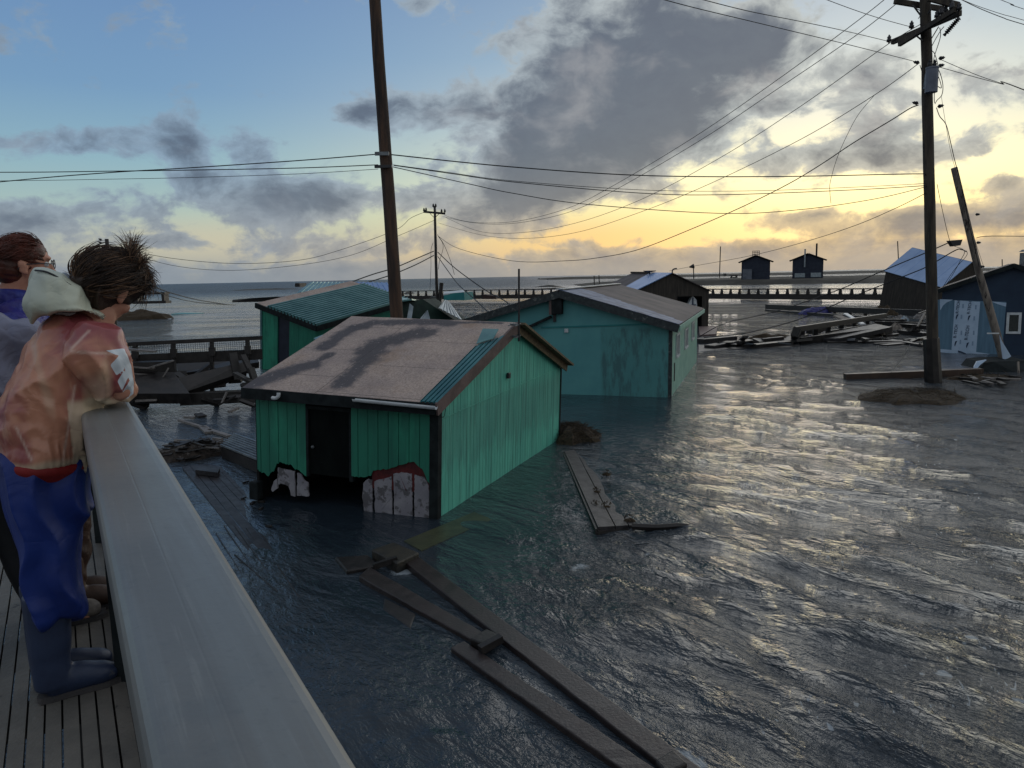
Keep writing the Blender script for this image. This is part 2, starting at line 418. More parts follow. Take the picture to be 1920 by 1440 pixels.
pos = T.node('ShaderNodeTexCoord').outputs['Object']
dist_ = T.vmath('LENGTH', pos)
fo = T.node('ShaderNodeAttribute', attribute_name='foam').outputs['Fac']
rw = T.node('ShaderNodeAttribute', attribute_name='rough_water').outputs['Fac']
fn1 = T.noise(T.vmath('MULTIPLY', pos, (1, 1, 1)), 11, 6, .75)
ff = T.math('MULTIPLY', T.smooth(T.math('ADD', T.math('MULTIPLY', fo, 1.1), T.math('MULTIPLY', T.math('SUBTRACT', fn1, .5), 1.3)), .42, .8), .8)
bodyc = T.mix(T.smooth(T.noise(pos, .35, 3, .5), .4, .6), C(38, 48, 57), C(50, 58, 66))
T.put(b.inputs['Base Color'], T.mix(ff, bodyc, C(150, 160, 168)))
T.put(b.inputs['Roughness'], T.math('ADD', T.math('MULTIPLY', ff, .5), T.math('ADD', .04, T.math('MULTIPLY', T.smooth(dist_, 80, 420), .36))))
b.inputs['IOR'].default_value = 1.42
wv_ = T.vmath('MULTIPLY', T.node('ShaderNodeVectorRotate', rotation_type='Z_AXIS').outputs[0], (1, 1, 1))
rotn = wv_.node.inputs[0].links[0].from_node
T.link(pos, rotn.inputs['Vector']); rotn.inputs['Angle'].default_value = R_(-38)
v1 = T.vmath('MULTIPLY', wv_, (1.0, .42, 1))
def ridge(n, k=2.0): return T.math('SUBTRACT', 1.0, T.math('MULTIPLY', T.math('ABSOLUTE', T.math('SUBTRACT', n, .5)), k * 2))
n1 = ridge(T.noise(v1, 1.5, 6, .6, .8), 1.2)
n2 = T.math('ADD', T.math('MULTIPLY', ridge(T.noise(v1, 3.6, 4, .6, 1.0), 1.2), .45), T.noise(v1, 9, 4, .6, .5))
pm = T.math('MAXIMUM', T.smooth(T.noise(T.vmath('ADD', v1, (9, 2, 5)), .75, 3, .55, .6), .40, .60), T.math('MULTIPLY', T.smooth(T.vmath('LENGTH', pos), 11, 26), .9))
n3 = T.noise(v1, 24, 3, .6, .3)
dist = T.vmath('LENGTH', pos)
farf = T.smooth(dist, 14, 60)
hgt = T.math('ADD', T.math('MULTIPLY', n1, T.math('ADD', .22, T.math('MULTIPLY', farf, .9))), T.math('ADD', T.math('MULTIPLY', n2, T.math('ADD', .09, T.math('MULTIPLY', pm, .24))), T.math('MULTIPLY', n3, T.math('ADD', .04, T.math('MULTIPLY', pm, .06)))))
bu = T.node('ShaderNodeBump')
T.put(bu.inputs['Strength'], T.math('ADD', .38, T.math('MULTIPLY', T.math('MAXIMUM', rw, farf), .62)))
bu.inputs['Distance'].default_value = .38
T.link(hgt, bu.inputs['Height']); T.link(bu.outputs[0], b.inputs['Normal'])
me.materials.append(m)
water = bpy.data.objects.new('water', me); col.objects.link(water); tag(water, kind='structure')

# ---------------------------------------------------------------- low tundra land on the far side
def land(name, outline_fn, xs, ys, hf, m):
    nx, ny = len(xs), len(ys); v = []; f = []
    for j, y in enumerate(ys):
        for i, x in enumerate(xs): v.append((x, y, hf(x, y)))
    for j in range(ny - 1):
        for i in range(nx - 1): f.append((j * nx + i, j * nx + i + 1, (j + 1) * nx + i + 1, (j + 1) * nx + i))
    o = MB().add(v, f).build(name, m, smooth=True); return tag(o, kind='structure')
M_land = mat('tundra_grass', C(68, 64, 56), C(52, 50, 46), .06, .95, .05, .5, (1, 1, 1), 1.5, c3=C(94, 90, 84), bdist=.3)
def hf1(x, y):
    shore = 262 - (x - 50) * .62 if x < 140 else 206 - (x - 140) * .2
    a = (y - shore) / 9; n = mnoise.noise(Vector((x * .05, y * .05, 0))) * .5
    edge = (x - 26) / 20.0
    up_ = min(max(a + n, -1), 1); back_ = min(max((360 + n * 60 - y) / 20, -1), 1)
    return min(up_, edge, back_) * 1.7 - .15 + n * .35 * (1 if min(up_, back_, edge) > .3 else 0)
xs = list(np.concatenate([np.linspace(0, 400, 150), np.linspace(410, 900, 30)])); ys = list(np.linspace(60, 460, 110))
land('far_shore_land', None, xs, ys, hf1, M_land)
def hf2(x, y):
    n = mnoise.noise(Vector((x * .01, y * .01, 3)))
    return min(1.4, (y - 760 - n * 60) / 30, (x - 60 + n * 80) / 40, (1500 - y) / 50) + n * .3
land('distant_spit_land', None, list(np.linspace(40, 1600, 120)), list(np.linspace(700, 1600, 40)), hf2, M_land)
# ---------------------------------------------------------------- houses
def frame(cx, cy, yaw, tx, ty):
    M = Matrix.Rotation(yaw, 4, 'Z') @ Matrix.Rotation(tx, 4, 'X') @ Matrix.Rotation(ty, 4, 'Y')
    M.translation = (cx, cy, 0); return M
def on_plane(M, px, py, axis, val):  # local point of plane [axis]=val under the pixel
    Mi = M.inverted(); o = Mi @ CAM; d = (Mi.to_3x3() @ ray(px, py)); t = (val - o[axis]) / d[axis]
    return o + d * t
def siding(mb, p0, p1, zt, zb, bw, th, gap=.007, outn=None, jag=0.0, sub=3):
    """vertical boards from p0 to p1 (2D), zt(s)/zb(s) top and bottom along the distance s"""
    p0 = Vector((p0[0], p0[1])); p1 = Vector((p1[0], p1[1])); L = (p1 - p0).length; d = (p1 - p0) / L
    n = Vector((d.y, -d.x)) if outn is None else Vector(outn)
    s = 0; k = 0
    while s < L - 1e-4:
        e = min(s + bw - gap, L); off = n * (th + random.uniform(-.002, .002))
        bot = []; m_ = sub
        for i in range(m_ + 1):
            q = s + (e - s) * i / m_; bot.append((q, zb(q) + random.uniform(-jag, jag)))
        pts = [(q, z) for q, z in bot] + [(e, zt(e)), (s, zt(s))]
        if zt(s) - bot[0][1] > .01 or zt(e) - bot[-1][1] > .01:
            mb.poly([(*(p0 + d * q), z) for q, z in pts], (off.x, off.y, 0))
        s += bw; k += 1

# paint materials
def groove_fn(bwid, axis, dirt):
    def fn(T, v, c, b):
        s = sepxyz(T, v); zz = s[2]
        st = T.noise(T.vmath('MULTIPLY', v, (14, 14, .7)), 1.0, 5, .6)
        c = T.mix(T.math('MULTIPLY', T.smooth(st, .5, .72), .45), c, dirt)
        low = T.math('ADD', T.smooth(zz, 1.25, .75), T.math('MULTIPLY', T.math('SUBTRACT', T.noise(v, 1.3, 4, .6), .5), 1.2))
        return c
    return fn
M_green = mat('sea_green_paint', C(40, 124, 102), C(34, 108, 90), 1.4, .55, .12, .25, (1, 1, .35), 14, c3=C(48, 146, 118), fn=groove_fn(.15, 0, C(34, 92, 82)))
def worn(T, v, c, b):
    st = T.noise(T.vmath('MULTIPLY', v, (9, 9, .8)), 1.0, 6, .65)
    c = T.mix(T.math('MULTIPLY', T.smooth(st, .45, .68), .5), c, C(58, 108, 100))
    z = sepxyz(T, v)[2]
    nn = T.noise(T.vmath('MULTIPLY', v, (3.2, 3.2, .5)), 1.6, 4, .6)
    band = T.math('MULTIPLY', T.smooth(T.math('ADD', z, T.math('MULTIPLY', T.math('SUBTRACT', nn, .5), 1.6)), .55, .85), T.smooth(z, 1.95, 1.6))
    c = T.mix(T.math('MULTIPLY', band, .35), c, C(66, 104, 102))
    return T.mix(T.math('MULTIPLY', T.smooth(T.noise(v, 22, 4, .7), .62, .7), .4), c, C(44, 60, 58))
M_greenwornlit = mat('weathered_lit_sea_green_paint', C(98, 190, 168), C(84, 170, 152), 2.2, .6, .12, .3, (1, 1, .25), 18, fn=worn)  # worn gable copy of the green paint, made paler to carry its brighter light
M_teal = mat('teal_paint', C(44, 130, 130), C(38, 118, 122), .9, .6, .08, .12, (1, 1, 1), 16)
def stain(T, v, c, b):
    s = sepxyz(T, v)
    n = T.noise(T.vmath('MULTIPLY', v, (3.4, 3.4, .9)), 1.6, 6, .68)
    n2 = T.noise(T.vmath('MULTIPLY', v, (1.6, 1.6, .5)), 1.0, 3, .6)
    reg = T.math('MULTIPLY', T.smooth(s[0], 1.35, 1.5), T.smooth(s[2], 2.5, 2.3))
    k = T.smooth(T.math('ADD', T.math('MULTIPLY', n, .7), T.math('MULTIPLY', n2, .45)), .52, .68)
    c = T.mix(T.math('MULTIPLY', reg, .35), c, C(66, 120, 116))
    return T.mix(T.math('MULTIPLY', T.math('MULTIPLY', k, reg), .55), c, C(54, 72, 80))
M_tealfront = mat('stained_teal_paint', C(88, 152, 154), C(80, 142, 146), .7, .6, .08, .1, (1, 1, 1), 16, fn=stain)
M_teallit = mat('lit_side_teal_paint', C(140, 186, 170), C(124, 172, 158), 2.2, .5, .1, .15)  # teal house's right side: the stronger light there is put into a paler colour
def osb(T, v, c, b):
    s = sepxyz(T, v)
    fl = T.noise(T.vmath('MULTIPLY', v, (1, 1, 1)), 26, 4, .75)
    c = T.mix(T.math('MULTIPLY', T.smooth(fl, .42, .62), .5), c, C(104, 92, 86))
    big = T.noise(T.vmath('MULTIPLY', v, (.9, .55, 1)), .8, 5, .55, .6)
    stn = T.node('ShaderNodeAttribute', attribute_name='stain').outputs['Fac']
    stn = T.math('ADD', stn, T.math('MULTIPLY', T.math('SUBTRACT', T.noise(v, 3.2, 6, .7), .5), 1.5))
    c = T.mix(T.math('MULTIPLY', T.smooth(big, .5, .66), .35), c, C(128, 106, 92))
    c = T.mix(T.math('MULTIPLY', T.smooth(stn, .3, .9), .92), c, C(60, 57, 63))
    fib = T.noise(T.vmath('MULTIPLY', v, (6, 40, 1)), 1.4, 4, .7)
    c = T.mix(T.math('MULTIPLY', T.smooth(fib, .5, .7), .4), c, C(92, 84, 82))
    c = T.mix(T.math('MULTIPLY', T.smooth(T.noise(v, 12, 4, .75), .6, .68), .5), c, C(196, 184, 176))
    # sheet joints
    br = T.node('ShaderNodeTexBrick'); T.link(T.vmath('ADD', T.vmath('MULTIPLY', v, (1, 1, 0)), (.6, .1, 0)), br.inputs['Vector'])
    br.offset = .5; br.inputs['Scale'].default_value = 1; br.inputs['Brick Width'].default_value = 1.22; br.inputs['Row Height'].default_value = 2.44
    br.inputs['Mortar Size'].default_value = .008; br.inputs['Mortar Smooth'].default_value = .2
    br.inputs['Color1'].default_value = (1, 1, 1, 1); br.inputs['Color2'].default_value = (1, 1, 1, 1); br.inputs['Mortar'].default_value = (0, 0, 0, 1)
    return T.mix(T.math('MULTIPLY', T.math('SUBTRACT', 1.0, br.outputs['Color']), .7), c, C(40, 36, 36))
M_osb = mat('bare_wafer_board', C(184, 164, 152), C(160, 144, 138), .9, .6, .12, .35, (1, 1, 1), 60, c3=C(158, 132, 112), fn=osb)
M_rib = mat('teal_ribbed_metal', C(52, 118, 124), C(40, 98, 108), 1.2, .38, .1, .1, metal=.45)
M_ribgreen = mat('green_ribbed_metal', C(110, 150, 152), C(88, 130, 134), 1.2, .32, .1, .1, metal=.65)
M_palemetal = mat('pale_sheet_metal', C(150, 160, 166), C(120, 132, 140), 2.0, .4, .1, .1, metal=.5)
M_bluemetal = mat('pale_blue_sheet_metal', C(120, 150, 196), C(106, 136, 184), .8, .42, .06, .05, metal=.3)
M_fascia = mat('brown_fascia_board', C(104, 86, 84), C(84, 70, 68), 3, .6, .12, .3, (1, 1, 1), 20)
M_mossy = mat('mossy_fascia_board', C(120, 104, 78), C(84, 76, 60), 14, .8, .1, .5, (1, 1, 1), 40)
M_white = mat('white_paint', C(206, 210, 212), C(180, 186, 190), 4, .5, .08, .05)
M_foam = mat('dirty_white_insulation', C(150, 148, 154), C(128, 126, 134), 3, .7, .1, .3, (1, 1, 1), 20, spots=(C(92, 90, 94), 5, .52), c3=C(128, 126, 132))
M_red = mat('dark_red_board', C(92, 28, 30), C(60, 20, 22), 5, .7, .1, .3)
M_door = mat('black_peeling_door', C(15, 21, 21), C(9, 14, 15), 3, .8, .1, .4, (1, 1, .4), 14, spots=(C(48, 56, 52), 16, .68), spec=.1)
M_glass = mat('dark_window_glass', C(24, 34, 30), C(30, 40, 38), 1, .08, .02, 0, spec=.8)
M_brownroof = mat('brown_roofing_felt', C(76, 66, 67), C(60, 53, 55), .8, .7, .1, .3, (1, 1, 1), 14, c3=C(88, 77, 74))
M_darkwood = mat('dark_brown_siding', C(66, 60, 54), C(50, 46, 42), 1.5, .8, .08, .4, (6, 6, .6), 6, c3=C(40, 37, 34))
M_navy = mat('navy_siding', C(34, 54, 76), C(28, 46, 68), 1.2, .6, .08, .15, (1, 1, 1), 10)
M_greyblue = mat('grey_blue_primer', C(92, 124, 146), C(80, 110, 132), 1.2, .65, .08, .2, (5, 5, .5), 3)
M_wrap = mat('white_house_wrap', C(176, 196, 218), C(160, 182, 206), 1.5, .45, .08, .4, (1, 1, 1), 4)
M_ink = mat('dark_blue_ink', C(24, 44, 74), rough=.6, bump=0)
M_fade = mat('faded_grey_ink', C(128, 150, 176), rough=.6, bump=0)
M_cabin = mat('blue_black_siding', C(44, 52, 66), C(36, 42, 56), 1.0, .8, .06, .1)
M_boarded = mat('patterned_grey_bargeboard', C(52, 60, 62), C(36, 42, 46), 9, .6, .1, .3, spots=(C(96, 100, 98), 6, .58))

def ribbed(mb, quad, n, h, frac=.35, thick=.012):
    """ribbed sheet: quad a,b,c,d with ribs running a->d ... b->c spaced along a->b"""
    a, b_, c_, d = [Vector(p) for p in quad]; nrm = (b_ - a).cross(d - a).normalized()
    prof = []
    for i in range(n):
        t = i / n; prof += [(t, 0), (t + (1 - frac) / n, 0), (t + (1 - frac * .8) / n, h), (t + (1 - frac * .2) / n, h)]
    prof.append((1, 0)); vs = []; fs = []
    for t, z in prof: vs.append(a.lerp(b_, t) + nrm * z); vs.append(d.lerp(c_, t) + nrm * z)
    k = len(prof)
    for t, z in prof: vs.append(a.lerp(b_, t) + nrm * (z - thick)); vs.append(d.lerp(c_, t) + nrm * (z - thick))
    for i in range(k - 1):
        fs.append((2 * i, 2 * i + 2, 2 * i + 3, 2 * i + 1)); o = 2 * k; fs.append((o + 2 * i + 1, o + 2 * i + 3, o + 2 * i + 2, o + 2 * i))
        fs.append((2 * i, o + 2 * i, o + 2 * i + 2, 2 * i + 2)); fs.append((2 * i + 1, 2 * i + 3, o + 2 * i + 3, o + 2 * i + 1))
    fs.append((0, 1, 2 * k + 1, 2 * k)); e = 2 * (k - 1); fs.append((e, 2 * k + e, 2 * k + e + 1, e + 1))
    return mb.add(vs, fs)

def interp(tab):
    xs_ = [t[0] for t in tab]; ys_ = [t[1] for t in tab]
    return lambda q: float(np.interp(q, xs_, ys_))

# ---- 1. the near green shed -------------------------------------------------
SH = frame(-.112, 16.327, 1.194, .033, .027)
Wd, Dp, He, Hr, og, oe = 6.932, 3.85, 2.063, 3.21, .12, .26
sl = (Hr - He) / (Wd / 2)
shed = empty('shed', SH, 'nearest sea green shed with bare board roof, dark door and torn white insulation', 'shed')
hw = Wd / 2
gable_top = lambda s: He + (hw - abs(s - hw)) * sl - .02
mb = MB(); siding(mb, (-hw, 0), (hw, 0), gable_top, lambda s: -.8, .152, .022, .009, outn=(0, -1))
mb.build('gable_wall', M_greenwornlit, shed)
mb = MB(); seam_a = on_plane(SH, 845, 752 + 28, 1, -.03); seam_b = on_plane(SH, 1042, 688 + 3, 1, -.03)
mb.bar((-hw, -.03, seam_a.z), (hw, -.03, seam_b.z), .012, .022); mb.build('seam_strip', M_greenwornlit, shed)
# inner frame walls
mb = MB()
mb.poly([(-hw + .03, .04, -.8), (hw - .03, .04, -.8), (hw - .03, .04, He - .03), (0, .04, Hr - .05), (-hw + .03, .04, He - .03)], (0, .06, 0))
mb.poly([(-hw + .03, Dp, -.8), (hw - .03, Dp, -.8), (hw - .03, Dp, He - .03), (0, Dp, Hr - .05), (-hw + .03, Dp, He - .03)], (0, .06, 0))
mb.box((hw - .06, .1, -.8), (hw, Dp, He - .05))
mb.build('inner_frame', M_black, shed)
# front wall (u = -hw), s runs along v
def PV(px, py): return on_plane(SH, px, py, 0, -hw)
def vz(px, py): p = PV(px, py); return p.y, p.z
d0 = vz(660, 850)[0]; d1 = vz(575, 850)[0]
zb_r = interp([vz(805, 908), vz(793, 880), vz(776, 864), vz(740, 876), vz(700, 882), vz(697, 892), vz(672, 895), vz(660, 892)])
zb_l = interp([vz(578, 896), vz(566, 885), vz(556, 880), vz(546, 872), vz(532, 866), vz(521, 868), vz(516, 880), vz(505, 893), vz(490, 884), vz(484, 878)])
mb = MB()
siding(mb, (-hw, .12), (-hw, d0), lambda s: He - .02, lambda s: zb_r(.12 + s), .21, .022, .012, outn=(-1, 0), jag=.018, sub=4)
mb.build('front_wall', M_green, shed); mb = MB()
siding(mb, (-hw, d1), (-hw, Dp), lambda s: He - .02, lambda s: zb_l(d1 + s), .21, .022, .012, outn=(-1, 0), jag=.025, sub=5)
mb.build('front_wall', M_green, shed)
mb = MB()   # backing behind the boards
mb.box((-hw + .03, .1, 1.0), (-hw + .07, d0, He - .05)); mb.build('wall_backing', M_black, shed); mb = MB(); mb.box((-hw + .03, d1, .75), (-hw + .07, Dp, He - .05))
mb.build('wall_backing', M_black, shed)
# red board above the insulation
mb = MB(); q = [vz(x, y) for x, y in ((697, 915), (806, 925), (806, 895), (795, 872), (776, 856), (740, 868), (697, 876))]
mb.poly([(-hw + .005, a, z) for a, z in q], (.02, 0, 0)); mb.build('red_board', M_red, shed)
def panel(pts, name='insulation_panel'):
    out = []
    for i in range(len(pts)):
        a = pts[i]; b_ = pts[(i + 1) % len(pts)]; L = math.hypot(a[0] - b_[0], a[1] - b_[1]); k = max(1, int(L / 4))
        for j in range(k):
            t = j / k; out.append((a[0] + (b_[0] - a[0]) * t + random.uniform(-.7, .7), a[1] + (b_[1] - a[1]) * t + random.uniform(-.9, .9)))
    q = [vz(*p) for p in out]
    MB().poly([(-hw - .004 + random.uniform(0, .01), a, z) for a, z in q], (.03, 0, 0)).build(name, M_foam, shed)
panel([(682, 905), (690, 898), (698, 899), (698, 972), (684, 968), (679, 930)])
panel([(702, 902), (716, 898), (734, 893), (735, 980), (703, 975)])
panel([(738, 888), (752, 886), (772, 888), (773, 984), (739, 980)])
panel([(777, 890), (795, 894), (803, 908), (805, 930), (805, 990), (777, 986)])
panel([(521, 877), (534, 880), (552, 884), (553, 931), (546, 928), (541, 912), (530, 908), (521, 908)])
panel([(557, 886), (564, 890), (570, 900), (577, 906), (579, 931), (557, 929)])
panel([(509, 918), (513, 902), (519, 898), (520, 915), (511, 922)])
# door, corner posts, fascia
mb = MB(); zt = vz(600, 768)[1]; zl = vz(620, 893)[1]
mb.box((-hw + .02, d0 + .05, zl), (-hw + .05, d1 - .05, zt)); dr = mb.build('door', M_door, shed)
MB().ell((-hw + .0, d1 - .14, (zt + zl) / 2 - .1), (.035, .035, .035)).build('door_handle', M_steel, dr, smooth=True)
mb = MB(); mb.box((-hw - .02, d0 - .03, zl - .05), (-hw + .06, d0 + .05, zt + .06)); mb.box((-hw - .02, d1 - .05, zl - .05), (-hw + .06, d1 + .03, zt + .06)); mb.box((-hw - .018, d0 + .05, zt), (-hw + .06, d1 - .05, zt + .062)); mb.build('door_frame', M_trim, dr)
mb = MB(); mb.box((-hw - .045, -.05, -.8), (-hw + .1, .118, He)); mb.build('corner_trim', M_trim, shed); mb = MB(); mb.box((hw - .04, -.045, -.8), (hw + .03, .02, He)); mb.build('corner_trim', M_trim, shed)
# chunk of sill still hanging at the left corner
c0 = PV(487, 915); MB().box((-hw - .12, Dp - .06, c0.z - .22), (-hw + .08, Dp + .14, c0.z + .14)).build('broken_sill', M_trim, shed, bevel=.03)
# roof: bare sheets on both slopes
ze = He - oe * sl
rt = .035
mb = MB()
A0, A1 = (-hw - oe, -og, ze), (-hw - oe, Dp + og, ze); B0, B1 = (0, -og, Hr), (0, Dp + og, Hr); C0, C1 = (hw + oe - .12, -og, ze + .12 * sl), (hw + oe - .12, Dp + og, ze + .12 * sl)
mb.slab([A0, B0, B1, A1], -rt + .004); mb.slab([B0, C0, C1, B1], -rt)
nu_, nv_ = 90, 100; base_n = len(mb.v)   # finely divided top sheet so stains keep their outline
for i in range(nu_ + 1):
    for j in range(nv_ + 1):
        u = (-hw - oe) * (1 - i / nu_); v = -og + (Dp + 2 * og) * j / nv_
        mb.v.append((u, v, Hr + u * sl + rt + .004 * mnoise.noise(Vector((u * 1.3, v * 1.3, 0)))))
for i in range(nu_):
    for j in range(nv_):
        a = base_n + i * (nv_ + 1) + j; mb.f.append((a, a + nv_ + 1, a + nv_ + 2, a + 1))
roof_o = mb.build('roof', M_osb, shed)
def SPx(px, py):
    Mi = SH.inverted(); o = Mi @ CAM; d = Mi.to_3x3() @ ray(px, py); n = Vector((-sl, 0, 1)); t = (Vector((0, 0, Hr + rt)) - o).dot(n) / d.dot(n); return o + d * t
segs = [((462, 726), (520, 703), (584, 684), .30), ((584, 684), (612, 668), (618, 664), .14), ((640, 722), (668, 692), (690, 672), .26), ((690, 672), (705, 645), (790, 624), .36), ((608, 650), (660, 616), (700, 606), .24), ((700, 606), (780, 603), (850, 606), .20), ((850, 606), (900, 604), (940, 606), .07)]
cov = np.array([tuple(v.co) for v in roof_o.data.vertices]); st_ = np.zeros(len(cov))
for a, b_, c, w in segs:
    for p, q in ((a, b_), (b_, c)):
        p3, q3 = SPx(*p), SPx(*q); ax, ay, bx, by = p3.x, p3.y, q3.x, q3.y
        t = np.clip(((cov[:, 0] - ax) * (bx - ax) + (cov[:, 1] - ay) * (by - ay)) / ((bx - ax) ** 2 + (by - ay) ** 2), 0, 1)
        st_ = np.maximum(st_, 1.25 - np.hypot(cov[:, 0] - ax - t * (bx - ax), cov[:, 1] - ay - t * (by - ay)) / w * .75)
at_ = roof_o.data.attributes.new('stain', 'FLOAT', 'POINT'); at_.data.foreach_set('value', np.clip(st_, 0, 1.25).astype(np.float32))
mb = MB(); mb.box((-hw - oe - .028, -og, ze - .17), (-hw - oe - .002, Dp + og, ze + .03)); mb.box((-hw - oe, -og + .1, ze - .13), (-hw - .05, Dp + og, ze - .10)); mb.build('eave_board', M_trim, shed)
mb = MB(); mb.bar((-hw - oe - .03, -og - .02, ze - .07), (.02, -og - .02, Hr - .07), .035, .23); mb.build('rake_board', M_fascia, shed)
mb = MB(); mb.bar((-.02, -og - .02, Hr - .06), (hw + oe - .12, -og - .02, ze + .15 * sl - .06), .035, .22); mb.bar((-.02, -og - .10, Hr + .01), (hw + oe - .10, -og - .10, ze + .14 * sl + .01), .20, .05); mb.build('rake_board', M_mossy, shed)
# strip of ribbed metal left along the gable edge
def SP(px, py): # point on main slope
    Mi = SH.inverted(); o = Mi @ CAM; d = Mi.to_3x3() @ ray(px, py)
    n = Vector((-sl, 0, 1)); t = (Vector((0, 0, Hr + .05)) - o).dot(n) / d.dot(n); return o + d * t
a = SP(789, 752); d = SP(893, 648)
mb = MB(); ribbed(mb, [(-hw - oe - .02, -og - .03, ze + .045), (-hw - oe - .02, a.y, ze + .045), (d.x, d.y, d.z), (-.75, -og - .03, Hr - .75 * sl + .045)][::1], 4, .025)
mb.v = [v for v in mb.v]; mb.build('roofing_strip', M_rib, shed)
mb = MB(); p = [SP(893, 648), SP(905, 628), SP(935, 629), SP(925, 640)]
mb.poly([Vector(q) + Vector((0, 0, .03 + .09 * k)) for k, q in zip((0, 1, 1, .2), p)], (0, 0, .012)); mb.build('lifted_metal_flap', M_ribgreen, shed)
# gutter pieces
g0 = on_plane(SH, 663, 748, 0, -hw - oe - .09); g1 = on_plane(SH, 818, 760, 0, -hw - oe - .09)
mb = MB()
def gutter(mb, p, q, r=.055):
    p, q = Vector(p), Vector(q); d = (q - p).normalized(); sx = d.cross(Vector((0, 0, 1))).normalized(); vs = []; n = 8
    for P_ in (p, q):
        for R2 in (r, r - .008):
            for k in range(n + 1):
                a_ = math.pi * k / n; vs.append(P_ + sx * R2 * math.cos(a_) - Vector((0, 0, 1)) * R2 * math.sin(a_))
    m_ = n + 1; fs = []
    for k in range(n):
        fs.append((k, k + 1, 2 * m_ + k + 1, 2 * m_ + k)); fs.append((m_ + k + 1, m_ + k, 3 * m_ + k, 3 * m_ + k + 1))
        for o_ in (0, 2 * m_): fs.append((o_ + k, o_ + m_ + k, o_ + m_ + k + 1, o_ + k + 1))
    fs.append((0, 2 * m_, 3 * m_, m_)); fs.append((n, m_ + n, 3 * m_ + n, 2 * m_ + n))
    mb.add(vs, fs)
gutter(mb, (g0.x, g0.y, ze + .01), (g1.x, g1.y, ze - .01)); mb.build('gutter', M_white, shed)
e_ = on_plane(SH, 522, 742, 0, -hw - oe - .05)
MB().tube(spline([e_ + Vector((-.03, -.03, .06)), e_ + Vector((-.04, -.03, .0)), e_ + Vector((-.05, .02, -.04)), e_ + Vector((-.05, .1, -.04))], 4), .035, 8).build('gutter_elbow', M_white, shed, smooth=True)
# antenna mast strapped to the gable peak
m0 = on_plane(SH, 973, 640, 1, -og - .18); m1 = on_plane(SH, 973, 504, 1, -og - .18)
ms = MB().tube([m0, m1], .022, 8).build('antenna_mast', M_hard, shed)
for dz in (609, 631):
    mb = MB()
    p = on_plane(SH, 973, dz, 1, -og - .18)
    mb.bar(p + Vector((-.2, .0, -.02)), p + Vector((.16, .02, .02)), .02, .015); mb.bar(p + Vector((-.2, .16, -.02)), p + Vector((.16, .18, .02)), .02, .015); mb.box(p + Vector((-.03, -.01, -.02)), p + Vector((.03, .19, .02))); mb.build('mast_bracket', M_steel, ms)
b_ = on_plane(SH, 952, 704, 1, -.04); MB().box((b_.x - .06, -.09, b_.z - .06), (b_.x + .06, -.034, b_.z + .06)).build('wall_socket', M_hard, shed, bevel=.01)
b_ = on_plane(SH, 830, 765, 1, -.08); MB().tube(spline([b_ + Vector((-.15, 0, .1)), b_ + Vector((-.1, 0, -.1)), b_ + Vector((.05, 0, -.16)), b_ + Vector((.12, 0, .02))], 6), .006, 5).build('loose_wire', M_wire, shed)

# ---- 2. large teal house ----------------------------------------------------
TH_ = frame(1.766, 27.107, -.313, .001, .007)
Wd, Dp, He, Hr, og, oe = 7.664, 11.175, 2.547, 3.653, .318, .262
hw = Wd / 2; sl = (Hr - He) / hw
house = empty('house', TH_, 'large teal house with stained gable wall and three narrow side windows', 'house')
mb = MB(); mb.poly([(-hw, 0, -1), (hw, 0, -1), (hw, 0, He), (0, 0, Hr), (-hw, 0, He)], (0, .12, 0)); mb.build('gable_wall', M_tealfront, house)
mb = MB(); mb.box((-hw, .12, -1), (-hw + .12, Dp - .12, He)); mb.poly([(-hw, Dp - .12, -1), (hw, Dp - .12, -1), (hw, Dp - .12, He), (0, Dp - .12, Hr), (-hw, Dp - .12, He)], (0, .12, 0)); mb.build('rear_wall', M_teal, house)
def PS(px, py): return on_plane(TH_, px, py, 0, hw)
MB().box((hw - .12, .12, -1), (hw, Dp - .12, He)).build('side_wall', M_teallit, house)
for (x0, y0, x1, y1) in ((1267, 627, 1272, 668), (1283, 617, 1288, 652), (1296, 605, 1300, 636)):
    a = PS(x0, y1); b_ = PS(x1, y0)
    fr = MB(); w_ = .07
    v0, v1, z0, z1 = a.y, b_.y + .15, a.z, b_.z
    fr.box((hw - .02, v0 - w_, z0 - w_), (hw + .045, v0, z1 + w_)); fr.box((hw - .02, v1, z0 - w_), (hw + .045, v1 + w_, z1 + w_)); fr.box((hw - .02, v0, z1), (hw + .043, v1, z1 + w_)); fr.box((hw - .02, v0, z0 - w_), (hw + .07, v1, z0))
    f_ = fr.build('window', M_white, house); MB().box((hw + .002, v0, z0), (hw + .012, v1, z1)).build('pane', M_palemetal, f_)
a = PS(1264, 712); MB().box((hw - .01, a.y - .12, a.z - .05), (hw + .012, a.y + .15, a.z + .6)).build('dark_door_slit', M_black, house)  # black sheet on the wall, painted as the dark inside of an open door slit
mb = MB(); mb.box((hw - .1, -.02, -1), (hw + .02, .1, He)); mb.build('corner_trim', M_boarded, house)
ze = He - oe * sl
mb = MB(); A0, A1 = (-hw - oe, -og, ze), (-hw - oe, Dp + og, ze); B0, B1 = (0, -og, Hr), (0, Dp + og, Hr); C0, C1 = (hw + oe, -og, ze), (hw + oe, Dp + og, ze)
mb.slab([A0, B0, B1, A1], -.06); mb.slab([B0, C0, C1, B1], -.06); mb.build('roof', M_brownroof, house)
mb = MB(); zt = lambda u: Hr - abs(u) * sl + .078
mb2 = [(0, -og - .02), (hw + oe - .02, -og - .02), (hw + oe - .02, 1.1), (hw * .8, 1.0), (hw * .5, 1.6), (hw * .3, 2.2), (0, 3.2)]
